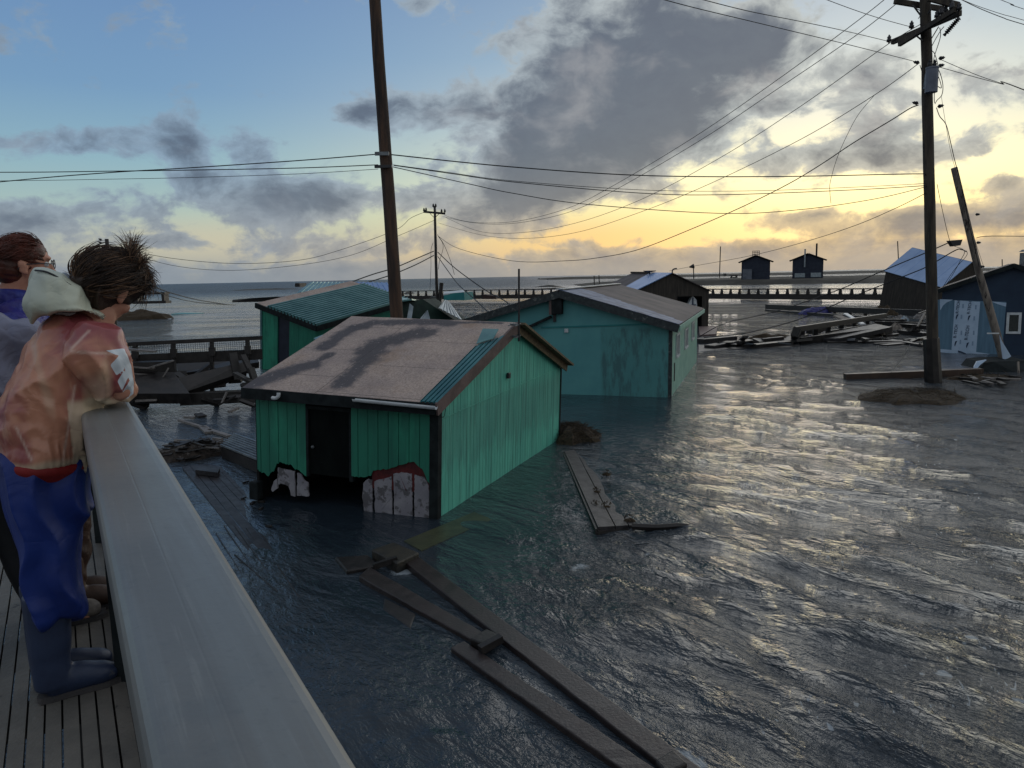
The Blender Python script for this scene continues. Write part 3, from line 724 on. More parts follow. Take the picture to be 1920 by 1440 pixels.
for i in range(12):   # overlapping sheets, their far edge stepped and ragged
    u0 = (hw + oe) * i / 12; u1 = (hw + oe) * (i + 1) / 12 + .02; far_ = 2.9 - 1.9 * (i / 12) + random.uniform(-.15, .15)
    mb.slab([(u0, -og - .03, zt(u0) + .003 * (i % 3)), (u1, -og - .03, zt(u1) + .003 * (i % 3)), (u1, far_, zt(u1) + .003 * (i % 3)), (u0, far_, zt(u0) + .003 * (i % 3))], .012, n=(sl, 0, 1))
mb.build('roofing_sheet', mat('worn_blue_grey_sheet', C(96, 112, 142), C(74, 84, 108), 2, .6, .1, .2, spots=(C(60, 56, 62), 4, .6)), house)
mb = MB(); mb.box((-.12, -og, Hr + .07), (.14, Dp + og, Hr + .1)); mb.build('ridge_cap', M_palemetal, house)
mb = MB(); mb.bar((-hw - oe, -og - .02, ze - .08), (0, -og - .02, Hr - .08), .05, .26); mb.bar((0, -og - .02, Hr - .08), (hw + oe, -og - .02, ze - .08), .05, .26); mb.build('rake_board', M_boarded, house)
mb = MB(); mb.box((hw + oe, -og, ze - .14), (hw + oe + .05, Dp + og, ze + .02)); mb.box((hw + .02, 0, ze - .02), (hw + oe, Dp, ze)); mb.build('eave_board', M_teallit, house)
def PG(px, py, v=0.0): return on_plane(TH_, px, py, 1, v)
a = PG(1015, 614); b_ = PG(1236, 607); c_ = PG(1256, 612)
mb = MB(); mb.bar((a.x, -.02, a.z), (b_.x, -.02, b_.z), .035, .05); mb.bar((b_.x, -.02, b_.z), (c_.x, -.02, c_.z), .035, .05); mb.build('drip_strip', M_teal, house)
a = PG(1035, 589, -.2); b_ = PG(1054, 557, -.2)
vb = MB().box((a.x, -.3, a.z), (b_.x, 0, b_.z)).build('vent_box', M_trim, house, bevel=.02)
MB().box((a.x - .09, -.28, a.z - .02), (a.x, 0, b_.z + .05)).build('vent_side', M_fascia, vb)
MB().poly([(a.x, -.3, b_.z), (b_.x + .04, -.3, b_.z), (b_.x, -.12, b_.z + .16), (a.x + .05, -.12, b_.z + .16)], (0, .05, 0)).build('vent_cowl', M_palemetal, vb)
MB().box((a.x, -.06, a.z - .28), (a.x + .1, 0, a.z)).build('conduit', M_hard, vb)
a = PG(992, 613, -.1); b_ = PG(1033, 594, -.1); mb = MB(); mb.bar(a, b_, .25, .09); mb.bar(a + Vector((-.9, 0, -.35)), a, .25, .09); mb.build('porch_edge', M_trim, house)
a = PG(1062, 620, -.02); MB().box((a.x - .07, -.06, a.z - .07), (a.x + .07, 0, a.z + .07)).build('wall_lamp', M_white, house, bevel=.015)

# ---- 3. dark open-fronted garage -------------------------------------------
GA = frame(12.464, 60.074, .072, .01, .005)
Wd, Dp, He, Hr, og, oe = 6.03, 12.676, 2.806, 4.192, .208, .174
hw = Wd / 2; sl = (Hr - He) / hw
gar = empty('garage', GA, 'dark brown open fronted garage with half stripped roof behind the teal house', 'garage')
def PO(px, py): return on_plane(GA, px, py, 1, 0)
o0 = PO(1270, 556); o1 = PO(1316, 600)
mb = MB(); mb.poly([(-hw, 0, -1), (o0.x, 0, -1), (o0.x, 0, Hr - abs(o0.x) * sl), (-hw, 0, He)] if o0.x < 0 else [(-hw, 0, -1), (o0.x, 0, -1), (o0.x, 0, Hr - o0.x * sl), (0, 0, Hr), (-hw, 0, He)], (0, .1, 0))
mb.poly([(o0.x, 0, o0.z), (o1.x, 0, o0.z), (o1.x, 0, Hr - o1.x * sl), (o0.x, 0, Hr - o0.x * sl)], (0, .1, 0))
mb.poly([(o1.x, 0, -1), (hw, 0, -1), (hw, 0, He), (o1.x, 0, Hr - o1.x * sl)], (0, .1, 0))
mb.box((-hw, .1, -1), (-hw + .1, Dp, He)); mb.box((hw - .1, .1, -1), (hw, Dp, He)); mb.box((-hw + .1, Dp - .1, -1), (hw - .1, Dp, He)); mb.build('wall', M_darkwood, gar)
ze = He - oe * sl
mb = MB(); mb.slab([(-hw - oe, -og, ze), (0, -og, Hr), (0, 6.2, Hr), (-hw - oe, 4.6, ze)], -.05, n=(-sl, 0, 1)); mb.build('metal_roof', M_bluemetal, gar)
mb = MB(); mb.slab([(-hw - oe, 4.75, ze - .05), (-.02, 6.3, Hr - .05), (-.02, Dp + og, Hr - .05), (-hw - oe, Dp + og, ze - .05)], -.04, n=(-sl, 0, 1)); mb.slab([(.02, -og, Hr), (hw + oe, -og, ze), (hw + oe, Dp + og, ze), (.02, Dp + og, Hr)], -.05, n=(sl, 0, 1)); mb.build('bare_roof', M_brownroof, gar)
for i in range(11):
    v = 6.6 + i * .58; MB().box((-.3, v, Hr - .05), (.05, v + .2, Hr + .1)).build('rafter_end', M_darkwood, gar)
p = on_plane(GA, 1218, 510, 0, -.3)
mb = MB(); mb.tube([(p.x, p.y, p.z - .3), (p.x, p.y, p.z - .02)], .06, 8)
cap_v = []
for k in range(9): pass
mb.tube([(p.x - .0, p.y, p.z - .02), (p.x, p.y, p.z + .05), (p.x, p.y, p.z + .12)], [.12, .5, .55], 14); mb.build('roof_vent', M_hard, gar)
p = PO(1262, 507); MB().tube(spline([(p.x - .05, 0, p.z - .3), (p.x - .05, 0, p.z), (p.x + .1, 0, p.z + .12), (p.x + .3, 0, p.z + .14)], 4), .05, 6).build('gooseneck_lamp', M_hard, gar)
# pale pointed hull end standing in the opening
q = [PO(1292, 572), PO(1301, 554), PO(1308, 563), PO(1309, 573), PO(1308, 590), PO(1291, 590)]
mb = MB(); mb.poly([Vector((v.x, .25, v.z)) for v in q], (0, .5, 0))
hull = mb.build('skiff', M_white, None, origin=None)
hull.parent = None; hull.matrix_world = GA; tag(hull, 'pale pointed skiff standing in the open front of the dark garage', 'boat')
mb = MB(); a = PO(1301, 556); mb.bar((a.x, .235, a.z - .1), (a.x, .235, a.z - 1.2), .1, .03, up=(0, 1, 0)); a = PO(1300, 572); mb.bar((a.x - .7, .235, a.z), (a.x + .3, .235, a.z + .0), .03, .08); mb.build('seam_line', M_ink, hull)

# ---- 4. tilted shed with corrugated roof ------------------------------------
H2 = frame(-10.674, 36.4, -.576, .147, .269)
W2, D2, Z2 = 3.558, 6.045, 2.75
hw = W2 / 2
s2 = empty('corrugated_shed', H2, 'tilted green shed with corrugated teal roof and dark doorway, left of the tall pole', 'shed')
def P2(px, py): return on_plane(H2, px, py, 1, 0)
dA = P2(521, 640).x; dB = P2(543, 640).x
mb = MB()
siding(mb, (-hw, 0), (dA, 0), lambda s: Z2, lambda s: -3, .3, .02, .008, outn=(0, -1)); siding(mb, (dB, 0), (hw, 0), lambda s: Z2, lambda s: -3, .3, .02, .008, outn=(0, -1))
mb.build('front_wall', M_green, s2)
mb = MB(); mb.box((-hw, .0, -3), (-hw + .08, D2, Z2)); mb.box((hw - .08, .0, -3), (hw, D2, Z2)); mb.box((-hw + .08, D2 - .08, -3), (hw - .08, D2, Z2)); mb.box((-hw + .08, .0, -3), (dA - .0, .05, Z2)); mb.box((dB, .0, -3), (hw - .08, .05, Z2)); mb.build('wall', M_green, s2)
MB().box((dA, .03, -3), (dB, .09, Z2 - .2)).build('door', mat('slate_door', C(36, 42, 58), C(30, 36, 50), 2, .5, .1, .1), s2)
mb = MB(); mb.slab([(-hw - .16, -.16, Z2), (hw + .16, -.16, Z2), (hw + .16, D2 + .16, Z2), (-hw - .16, D2 + .16, Z2)], -.12); mb.build('roof', M_osb, s2)
mb = MB(); ribbed(mb, [(-hw + .5, -.2, Z2 + .13), (hw + .2, -.2, Z2 + .13), (hw + .2, D2 + .2, Z2 + .13), (-hw + .62, D2 + .2, Z2 + .13)], 15, .10, .5); mb.build('roofing_sheet', M_ribgreen, s2)
mb = MB(); mb.box((-hw - .2, -.24, Z2 - .12), (hw + .2, -.165, Z2 + .12)); mb.box((hw + .165, -.16, Z2 - .14), (hw + .24, D2 + .16, Z2 + .1)); mb.build('fascia', M_trim, s2)
p = P2(497, 640); MB().box((-hw - .05, -.06, -3), (-hw + .07, -.022, Z2)).build('corner_trim', M_ribgreen, s2)

# ---- 5. collapsed green shed behind the pole --------------------------------
cs = empty('collapsed_shed', at_y(800, 600, 31).xyz, 'collapsed dark green shed with torn pale metal sheets, behind the tall pole', 'shed')
def YP(px, py, Y): return at_y(px, py, Y)
mb = MB(); mb.poly([YP(735, 568, 31), YP(793, 561, 32), YP(862, 606, 33), YP(868, 640, 33), YP(735, 640, 31)], (.4, 1.2, 0)); mb.build('dark_panel', mat('dark_green_panel', C(24, 50, 42), C(18, 38, 34), 2, .7, .1, .2), cs, world_co=True)
mb = MB(); mb.slab([YP(735, 566, 30.8), YP(772, 560, 31), YP(800, 566, 34), YP(745, 556, 34)], .06); mb.build('roof_edge', M_ribgreen, cs, world_co=True)
mb = MB(); mb.slab([YP(768, 569, 30.2), YP(775, 575, 30.2), YP(771, 602, 30), YP(762, 602, 30)], .04); ribbed(mb, [YP(762, 602, 30.1), YP(771, 602, 30.1), YP(775, 575, 30.3), YP(768, 569, 30.3)], 3, .03); mb.build('torn_metal_sheet', M_palemetal, cs, world_co=True)
mb = MB(); ribbed(mb, [YP(782, 604, 30.2), YP(808, 604, 30.3), YP(802, 582, 30.8), YP(798, 585, 30.8)], 4, .03); mb.build('torn_metal_sheet', M_palemetal, cs, world_co=True)
mb = MB(); ribbed(mb, [YP(868, 602, 32.5), YP(826, 578, 31.8), YP(818, 574, 33), YP(840, 562, 33.5)][::-1], 6, .035)
mb = MB(); ribbed(mb, [YP(866, 600, 32.4), YP(822, 577, 31.8), YP(834, 562, 33), YP(842, 566, 33.3)], 6, .03); mb.build('torn_metal_sheet', M_palemetal, cs, world_co=True)
# a second small teal eave poking out between the two sheds
mb = MB(); mb.slab([YP(588, 634, 24), YP(600, 642, 23.6), YP(655, 622, 24.6), YP(640, 614, 25.2)], .08)
thing(mb, 'loose_roof_panel', M_ribgreen, 'green loose roof panel wedged between the bare board roof and the corrugated shed', 'roof panel')

# ---- 6. far teal roof above the corrugated shed ------------------------------
p0 = at_y(640, 545, 62)
fr_ = empty('distant_shed', Vector((p0.x, 62, 0)), 'far low shed with teal and blue roof showing behind the corrugated shed', 'shed')
mb = MB(); ribbed(mb, [YP(556, 549, 58), YP(668, 546, 60), YP(665, 529, 64), YP(582, 529, 62)], 12, .05); mb.build('teal_roof', M_ribgreen, fr_, world_co=True)
mb = MB(); ribbed(mb, [YP(668, 546, 60), YP(738, 548, 61), YP(726, 530, 65), YP(665, 529, 64)], 7, .05); mb.build('blue_roof', M_bluemetal, fr_, world_co=True)
a = YP(560, 551, 58.6); b_ = YP(735, 550, 61.5)
mb = MB(); mb.poly([(a.x, a.y, -.5), (b_.x, b_.y, -.5), (b_.x, b_.y, b_.z), (a.x, a.y, a.z)], (0, 3.5, 0)); mb.build('wall', M_green, fr_, world_co=True)

# ---- 7. tilted barn with pale blue metal roof -------------------------------
BA = frame(42.302, 72.59, .366, .235, -.062)
Wd, Dp, He, Hr, og, oe = 6.0, 6.58, 2.735, 4.764, .12, .12
hw = Wd / 2; sl = (Hr - He) / hw
barn = empty('tilted_shed', BA, 'dark tilted shed with smooth pale blue metal roof, leaning behind the right hand pole', 'shed')
mb = MB(); mb.poly([(-hw, 0, -2.5), (hw, 0, -2.5), (hw, 0, He), (0, 0, Hr), (-hw, 0, He)], (0, .1, 0)); mb.poly([(-hw, Dp - .1, -4.5), (hw, Dp - .1, -4.5), (hw, Dp - .1, He), (0, Dp - .1, Hr), (-hw, Dp - .1, He)], (0, .1, 0))
mb.box((-hw, .1, -4), (-hw + .1, Dp - .1, He)); mb.box((hw - .1, .1, -4), (hw, Dp - .1, He)); mb.build('wall', M_darkwood, barn)
ze = He - oe * sl
mb = MB(); mb.slab([(-hw - oe, -og, ze), (0, -og, Hr), (0, Dp + og, Hr), (-hw - oe, Dp + og, ze)], -.05, n=(-sl, 0, 1)); mb.build('metal_roof', mat('sky_blue_metal_roof', C(148, 172, 208), C(136, 160, 196), .6, .45, .05, .04, metal=.2), barn)
mb = MB(); mb.slab([(.02, -og, Hr), (hw + oe, -og, ze), (hw + oe, Dp + og, ze), (.02, Dp + og, Hr)], -.05, n=(sl, 0, 1)); mb.build('dark_roof', M_brownroof, barn)
mb = MB()
for k in range(1, 6):
    v = Dp * k / 6; mb.bar((-hw - oe, v, ze + .055), (-.02, v, Hr + .053), .04, .03, up=(0, 0, 1))
mb.build('roof_seams', M_bluemetal, barn)

# ---- 8. navy house with exposed house wrap ----------------------------------
NA = frame(23.70, 36.45, -.54, -.001, -.008)
Wd, Dp, He, Hr, og, oe = 5.76, 7.0, 3.19, 4.26, .243, .18
hw = Wd / 2; sl = (Hr - He) / hw
nav = empty('navy_house', NA, 'navy blue house at right edge with white framed window and printed house wrap', 'house')
def PN(px, py, v=0.0): return on_plane(NA, px, py, 1, v)
mb = MB(); mb.poly([(-hw, 0, -1.2), (hw, 0, -1.2), (hw, 0, He), (0, 0, Hr), (-hw, 0, He)], (0, .12, 0)); mb.box((-hw, .12, -1), (-hw + .1, Dp, He)); mb.box((hw - .1, .12, -1), (hw, Dp, He)); mb.box((-hw + .1, Dp - .1, -1), (hw - .1, Dp, He)); mb.build('wall', M_navy, nav)
ze = He - oe * sl
mb = MB(); mb.slab([(-hw - oe, -og, ze), (0, -og, Hr), (0, Dp, Hr), (-hw - oe, Dp, ze)], -.06); mb.slab([(0, -og, Hr), (hw + oe, -og, ze), (hw + oe, Dp, ze), (0, Dp, Hr)], -.06); mb.build('roof', M_brownroof, nav)
mb = MB(); mb.bar((-hw - oe, -og - .03, ze - .05), (0, -og - .03, Hr - .05), .05, .2); mb.bar((0, -og - .03, Hr - .05), (hw + oe, -og - .03, ze - .05), .05, .2); mb.build('rake_board', M_trim, nav)
def npoly(name, pts, m_, parent, v=-.012, th=.01):
    q = [PN(x, y, v) for x, y in pts]; return MB().poly([(p.x, v, p.z) for p in q], (0, th, 0)).build(name, m_, parent)
npoly('primer_panel', [(1758, 562), (1887, 566), (1878, 668), (1830, 664), (1758, 659)], M_greyblue, nav, -.008, .007)
npoly('white_edge', [(1758, 654), (1830, 660), (1870, 666), (1866, 672), (1826, 667), (1758, 660)], M_wrap, nav, -.018)
npoly('white_edge', [(1762, 561), (1787, 562), (1775, 567), (1768, 573), (1763, 582)], M_wrap, nav, -.018)
npoly('white_edge', [(1858, 565), (1887, 568), (1886, 575), (1870, 570)], M_wrap, nav, -.018)
wrap = npoly('house_wrap', [(1790, 563), (1838, 566), (1835, 600), (1830, 663), (1808, 660), (1784, 656), (1788, 600)], M_wrap, nav, -.022)
wn = [(1888, 586), (1916, 587), (1913, 626), (1887, 624)]
q = [PN(x, y, -.03) for x, y in wn]; x0 = min(p.x for p in q); x1 = max(p.x for p in q); z0 = min(p.z for p in q); z1 = max(p.z for p in q)
mb = MB(); w_ = .11; mb.box((x0, -.05, z0), (x0 + w_, 0, z1)); mb.box((x1 - w_, -.05, z0), (x1, 0, z1)); mb.box((x0 + w_, -.048, z1 - w_), (x1 - w_, 0, z1)); mb.box((x0 + w_, -.048, z0), (x1 - w_, 0, z0 + w_))
wf = mb.build('window', M_white, nav); MB().box((x0 + w_, -.02, z0 + w_), (x1 - w_, -.004, z1 - w_)).build('pane', M_glass, wf)
# lettering running up the wrap
def text_mesh(s, size):
    cu = bpy.data.curves.new('lettering', 'FONT'); cu.body = s; cu.size = size; cu.extrude = .003; cu.offset = .012 * size
    o = bpy.data.objects.new('lettering', cu); col.objects.link(o); dg = bpy.context.evaluated_depsgraph_get()
    me_ = bpy.data.meshes.new_from_object(o.evaluated_get(dg)); bpy.data.objects.remove(o); bpy.data.curves.remove(cu); return me_
def lettering(s, px0, py0, px1, py1, parent):
    a = PN(px0, py0, -.03); b2 = PN(px1, py1, -.03); L = (b2 - a).length; me_ = text_mesh(s, .25); me_.name = 'lettering'
    xs_ = [v.co.x for v in me_.vertices]; k = L / max(xs_); ang = math.atan2(b2.z - a.z, b2.x - a.x)
    me_.transform(Matrix.Translation((a.x, -.03, a.z)) @ Matrix.Rotation(-ang, 4, 'Y') @ Matrix.Rotation(math.pi / 2, 4, 'X') @ Matrix.Diagonal((k, k * .95, 1, 1)))
    me_.materials.append(M_ink); o = bpy.data.objects.new('lettering', me_); col.objects.link(o); o.parent = parent; return o
lettering('R-TECH', 1793, 634, 1796, 609, wrap); lettering('R-TECH', 1814, 638, 1818, 611, wrap)
lettering('R-TECH', 1797, 588, 1800, 564, wrap); lettering('R-TECH', 1818, 589, 1822, 565.5, wrap)
for (x, y) in ((1790, 650), (1812, 653), (1792.5, 600), (1815, 602)):
    npoly('printed_mark', [(x, y), (x + 5, y - 11), (x + 1, y - 10), (x - .5, y - 4)], M_ink, wrap, -.03)
for (x, y) in ((1799, 645), (1822, 648), (1801, 598), (1825, 601), (1801, 628), (1824, 628), (1804, 578), (1828, 580)):
    npoly('faded_print', [(x, y), (x + 3, y), (x + 3.4, y - 8), (x + .4, y - 8)], M_fade, wrap, -.03)
npoly('folded_wrap', [(1796, 657), (1803, 659), (1812, 663), (1797, 661)], M_ink, wrap, -.035)
p = on_plane(NA, 1918, 476, 1, 1.2); mb = MB().tube([(p.x, 1.2, p.z - .8), (p.x, 1.2, p.z + .05)], .13, 10); ch = mb.build('stove_pipe', M_steel, nav)
MB().tube([(p.x, 1.2, p.z + .1), (p.x, 1.2, p.z + .2)], [.18, .05], 10).build('pipe_cap', M_steel, ch)

# ---- 9. two dark cabins on the far land -------------------------------------
def cabin(px0, px1, pyb, pye, pyr, over0, over1, Y, label):
    a = at_y(px0, pyb, Y); b_ = at_y(px1, pyb, Y); zt_ = at_y(px0, pye, Y).z; zr = at_y((px0 + px1) / 2, pyr, Y).z
    r = empty('cabin', Vector(((a.x + b_.x) / 2, Y, a.z)), label, 'cabin', 'dark cabins on the far shore')
    w_ = (b_.x - a.x) / 2; h = zt_ - a.z; hr = zr - a.z; D_ = 11
    mb = MB(); mb.poly([(-w_, 0, -.8), (w_, 0, -.8), (w_, 0, h), (0, 0, hr - .2), (-w_, 0, h)], (0, D_, 0)); mb.build('wall', M_cabin, r)
    ov = 1.0; s_ = (hr - h) / w_
    mb = MB(); mb.slab([(-w_ - ov, -.8, h - ov * s_ + .1), (0, -.8, hr + .0), (0, D_, hr), (-w_ - ov, D_, h - ov * s_ + .1)], -.3); mb.slab([(0, -.8, hr), (w_ + ov, -.8, h - ov * s_ + .1), (w_ + ov, D_, h - ov * s_ + .1), (0, D_, hr)], -.3); mb.build('roof', M_trim, r)
    r.rotation_euler = (0, 0, -math.atan2((a.x + b_.x) / 2, Y)); bpy.context.view_layer.update()
    return r, a, w_, h, hr
r, a, w_, h, hr = cabin(1391, 1442, 524, 491, 479.5, 0, 0, 262, 'dark gabled far shore cabin with a railed platform on its roof')
mb = MB()
for x in (-1, -.33, .33, 1):
    for y in (.5, 3): mb.bar((x * 1.1, y, hr - .2), (x * 1.1, y, hr + 1.6), .13, .13)
for z in (.5, 1.05, 1.6):
    mb.bar((-1.2, .5, hr + z), (1.2, .5, hr + z), .12, .12); mb.bar((-1.2, 3, hr + z), (1.2, 3, hr + z), .12, .12)
mb.build('roof_platform', M_trim, r)
MB().box((-w_ + .4, -1.2, 0), (-w_ + 3.4, -.02, 3.4)).build('grey_shutter', mat('grey_panel', C(104, 110, 120), C(84, 90, 100), .6, .7, .1, .1), r)
r, a, w_, h, hr = cabin(1487, 1541, 521, 488, 476, 0, 0, 262, 'dark gabled far shore cabin with two chimney pipes')
MB().tube([(-1.0, -1, h * .6), (-1.0, -1, hr + 1.6)], .25, 8).build('chimney_pipe', M_palemetal, r); MB().tube([(2.6, 1, hr - 2.2), (2.6, 1, hr + 3.4)], .28, 8).build('chimney_pipe', M_trim, r)
MB().box((-w_ + .8, -.4, .1), (-.8, -.02, 1.5)).build('pale_panel', M_palemetal, r); MB().box((1.0, -.4, .1), (w_ - .6, -.02, 1.6)).build('pale_panel', M_palemetal, r)
# ---------------------------------------------------------------- poles
def pole_tube(mb, a, b, r0, r1, n=14, wob=.012, k=14):
    a, b = Vector(a), Vector(b); pts = []; rad = []
    for i in range(k + 1):
        t = i / k; pts.append(a.lerp(b, t) + Vector((random.uniform(-wob, wob), random.uniform(-wob, wob), 0))); rad.append(r0 + (r1 - r0) * t)
    return mb.tube(pts, rad, n)
def insulator(mb, p, s=1.0, d=(0, 0, 1)):
    p = Vector(p); d = Vector(d).normalized()
    hs = [0, .03, .04, .09, .10, .15, .16, .20]; rs = [.02, .02, .06, .06, .04, .05, .03, .015]
    mb.tube([p + d * h * s for h in hs], [r * s for r in rs], 8)
# near pole
NPb, NPt = at_y(751, 690, 23), at_y(703, 0, 23)
NPt2 = NPb + (NPt - NPb) * 1.12; NPb2 = NPb - (NPt - NPb) * .12
mb = MB(); pole_tube(mb, NPb2 - NPb, NPt2 - NPb, .205, .162)
npole = empty('utility_pole', NPb, 'tall thick brown utility pole rising behind the bare board roof', 'utility pole')
mb.build('pole', M_pole, npole, smooth=True)
c = at_y(716, 288, 22.75) - NPb; MB().box((c.x - .2, c.y - .03, c.z - .05), (c.x + .2, c.y + .03, c.z + .05)).build('cable_clamp', M_steel, npole)
c2 = at_y(718, 312, 22.75) - NPb; MB().box((c2.x - .24, c2.y - .03, c2.z - .04), (c2.x + .26, c2.y + .05, c2.z + .04)).build('cable_clamp', M_hard, npole)
# right pole
RPb = at_y(1750, 716, 28.1); RPt = at_y(1735, 0, 28.1); d_ = (RPt - RPb)
rp = empty('utility_pole', RPb, 'tall right hand utility pole with slanted crossarms and a grey transformer', 'utility pole')
mb = MB(); pole_tube(mb, -d_ * .15, d_ * 1.12, .20, .17, 16); mb.build('pole', M_rpole, rp, smooth=True)
ca = at_y(1747, 634, 28.1) - RPb
mb = MB(); mb.tube([Vector((0, 0, -2)), Vector((-.03, -.05, 0)), ca + Vector((-.05, -.05, 0))], [.31, .30, .275], 9)
mb.build('wooden_sleeve', M_dark, rp)
def rpt(px, py, Y=28.1): return at_y(px, py, Y) - RPb
mb = MB(); mb.bar(rpt(1673, 79, 29.2), rpt(1801, 24, 26.4), .12, .17); mb.build('crossarm', M_rpole, rp)
mb = MB(); mb.bar(rpt(1686, 83, 28.7), rpt(1791, 18, 26.2), .12, .16); mb.build('crossarm', M_rpole, rp)
mb = MB(); mb.bar(rpt(1677, 2, 28.4), rpt(1768, 17, 28.4), .12, .17); mb.build('crossarm', M_rpole, rp)
mb = MB(); mb.bar(rpt(1742, -4, 27.6), rpt(1795, 10, 27.4), .13, .2); mb.build('crossarm', M_rpole, rp)
for a, b_ in (((1760, 50), (1745, 75)), ((1716, 65), (1729, 76)), ((1712, 10), (1727, 30)), ((1746, 17), (1740, 26))):
    MB().bar(rpt(*a, 27.8), rpt(*b_, 27.9), .05, .03).build('brace', M_hard, rp)
mb_list = [((1785, 14), 26.3), ((1798, 16), 26.2), ((1709, 50), 28.5), ((1773, 20), 27.6), ((1765, 24), 27.4), ((1757, 30), 27.5), ((1667, 76), 29.3)]
for (q, Y_) in mb_list:
    mb = MB(); insulator(mb, rpt(*q, Y_) - Vector((0, 0, .1)), 1.5); mb.build('insulator', M_hard, rp, smooth=True)
mb = MB(); a = rpt(1799, 33, 26.4); b_ = rpt(1774, 62, 26.8)
dd = (b_ - a); pts = []; rad = []
for i in range(19): pts.append(a + dd * i / 18); rad.append(.09 if i % 2 else .035)
pts.append(a + dd * 1.15); rad.append(.06); mb.tube(pts, rad, 8); mb.build('insulator_string', M_hard, rp)
# transformer
tp = rpt(1747, 150, 27.6); r_ = .20; h_ = .84
mb = MB(); mb.tube([tp + Vector((0, 0, z * h_)) for z in (-.5, -.49, -.4, .42, .44, .5, .53)], [r_ * .9, r_, r_, r_, r_ * 1.06, r_ * 1.06, r_ * .6], 20)
tr = mb.build('transformer', mat('grey_tank_paint', C(108, 114, 128), C(92, 98, 112), 3, .5, .08, .05), rp, smooth=False)
for dx, dy in ((-.1, 0), (.1, .05)):
    mb = MB(); insulator(mb, tp + Vector((dx, dy, h_ * .53)), 1.2); mb.build('bushing', M_hard, tr)
MB().box(tuple(tp + Vector((-.05, .1, -.2))), tuple(tp + Vector((.1, .5, .3)))).build('hanger', M_steel, tr)
for q in ((1724, 118), (1722, 194), (1760, 110), (1759, 124), (1758, 200)):
    mb = MB(); c = rpt(*q, 27.9); insulator(mb, c, 1.1, d=(1 if q[0] > 1740 else -1, 0, .2)); mb.build('cable_bracket', M_hard, rp)
for (P_) in ([(1754, 120), (1763, 138), (1768, 160), (1766, 178), (1757, 188), (1753, 195)], [(1757, 138), (1762, 150), (1765, 165), (1756, 160)], [(1757, 135), (1758, 120), (1752, 100), (1746, 90), (1762, 60), (1770, 50)], [(1752, 193), (1752, 172), (1756, 155)], [(1750, 120), (1752, 105), (1763, 70), (1762, 52)], [(1725, 122), (1729, 135), (1732, 140)], [(1722, 35), (1727, 22), (1710, 12)]):
    MB().tube(spline([rpt(*q, 27.55) for q in P_], 5), .013, 5).build('jumper_wire', M_wire, rp)
# leaning pole beside the navy house
LPb, LPt = at_y(1881, 674, 32), at_y(1789, 315, 31); LPm = at_y(1833, 500, 31.6); LPq = at_y(1853, 570, 31.8)
lp = empty('leaning_pole', LPb, 'leaning weathered grey pole sawn off at the top, before the navy house', 'utility pole')
mb = MB(); mb.tube(spline([LPb - LPb - Vector((0, 0, .4)), LPb - LPb, LPq - LPb, LPm - LPb, LPt - LPb], 6), [.17] * 6 + [.165 - .0024 * i for i in range(19)], 12); mb.build('pole', M_greypole, lp, smooth=True)
MB().bar(at_y(1851, 625, 31.5) - LPb, at_y(1873, 625, 31.5) - LPb, .05, .05).build('step_bolt', M_white, lp)
mb = MB(); mb.poly([at_y(x, y, 31.4) - LPb for x, y in ((1874, 628), (1879, 640), (1896, 668), (1892, 671), (1884, 674), (1880, 672))], (.05, .1, 0)); mb.build('torn_wrap', M_wrap, lp)
for q in ((1831, 455), (1829, 402), (1838, 500)):
    mb = MB(); insulator(mb, at_y(*q, 31.2) - LPb, .9, d=(1, 0, 0)); mb.build('cable_bracket', M_hard, lp)
# far pole
FPb, FPt = at_y(820, 592, 78), at_y(815, 386, 78)
fp = empty('utility_pole', FPb, 'distant utility pole with one crossarm, standing in the water at centre', 'utility pole')
mb = MB(); pole_tube(mb, Vector((0, 0, -.6)), FPt - FPb, .17, .12, 8); mb.build('pole', M_dark, fp, smooth=True)
def fpp(px, py, Y=78): return at_y(px, py, Y) - FPb
MB().bar(fpp(794, 397), fpp(835, 400.5), .15, .2).build('crossarm', M_dark, fp)
mb = MB(); mb.bar(fpp(806, 400), fpp(814, 408), .07, .05); mb.build('brace', M_dark, fp)
mb = MB(); mb.bar(fpp(823, 401), fpp(816, 408), .07, .05); mb.build('brace', M_dark, fp)
for q in ((795, 395), (799, 394.5), (828, 397), (834, 397), (812.5, 387), (817, 387)):
    mb = MB(); insulator(mb, fpp(*q) - Vector((0, 0, .1)), 1.9); mb.build('insulator', M_hard, fp)
mb = MB(); mb.tube([fpp(821.5, 591), fpp(828, 530)], .2, 8); st = mb.build('stub_pole', M_dark, fp)
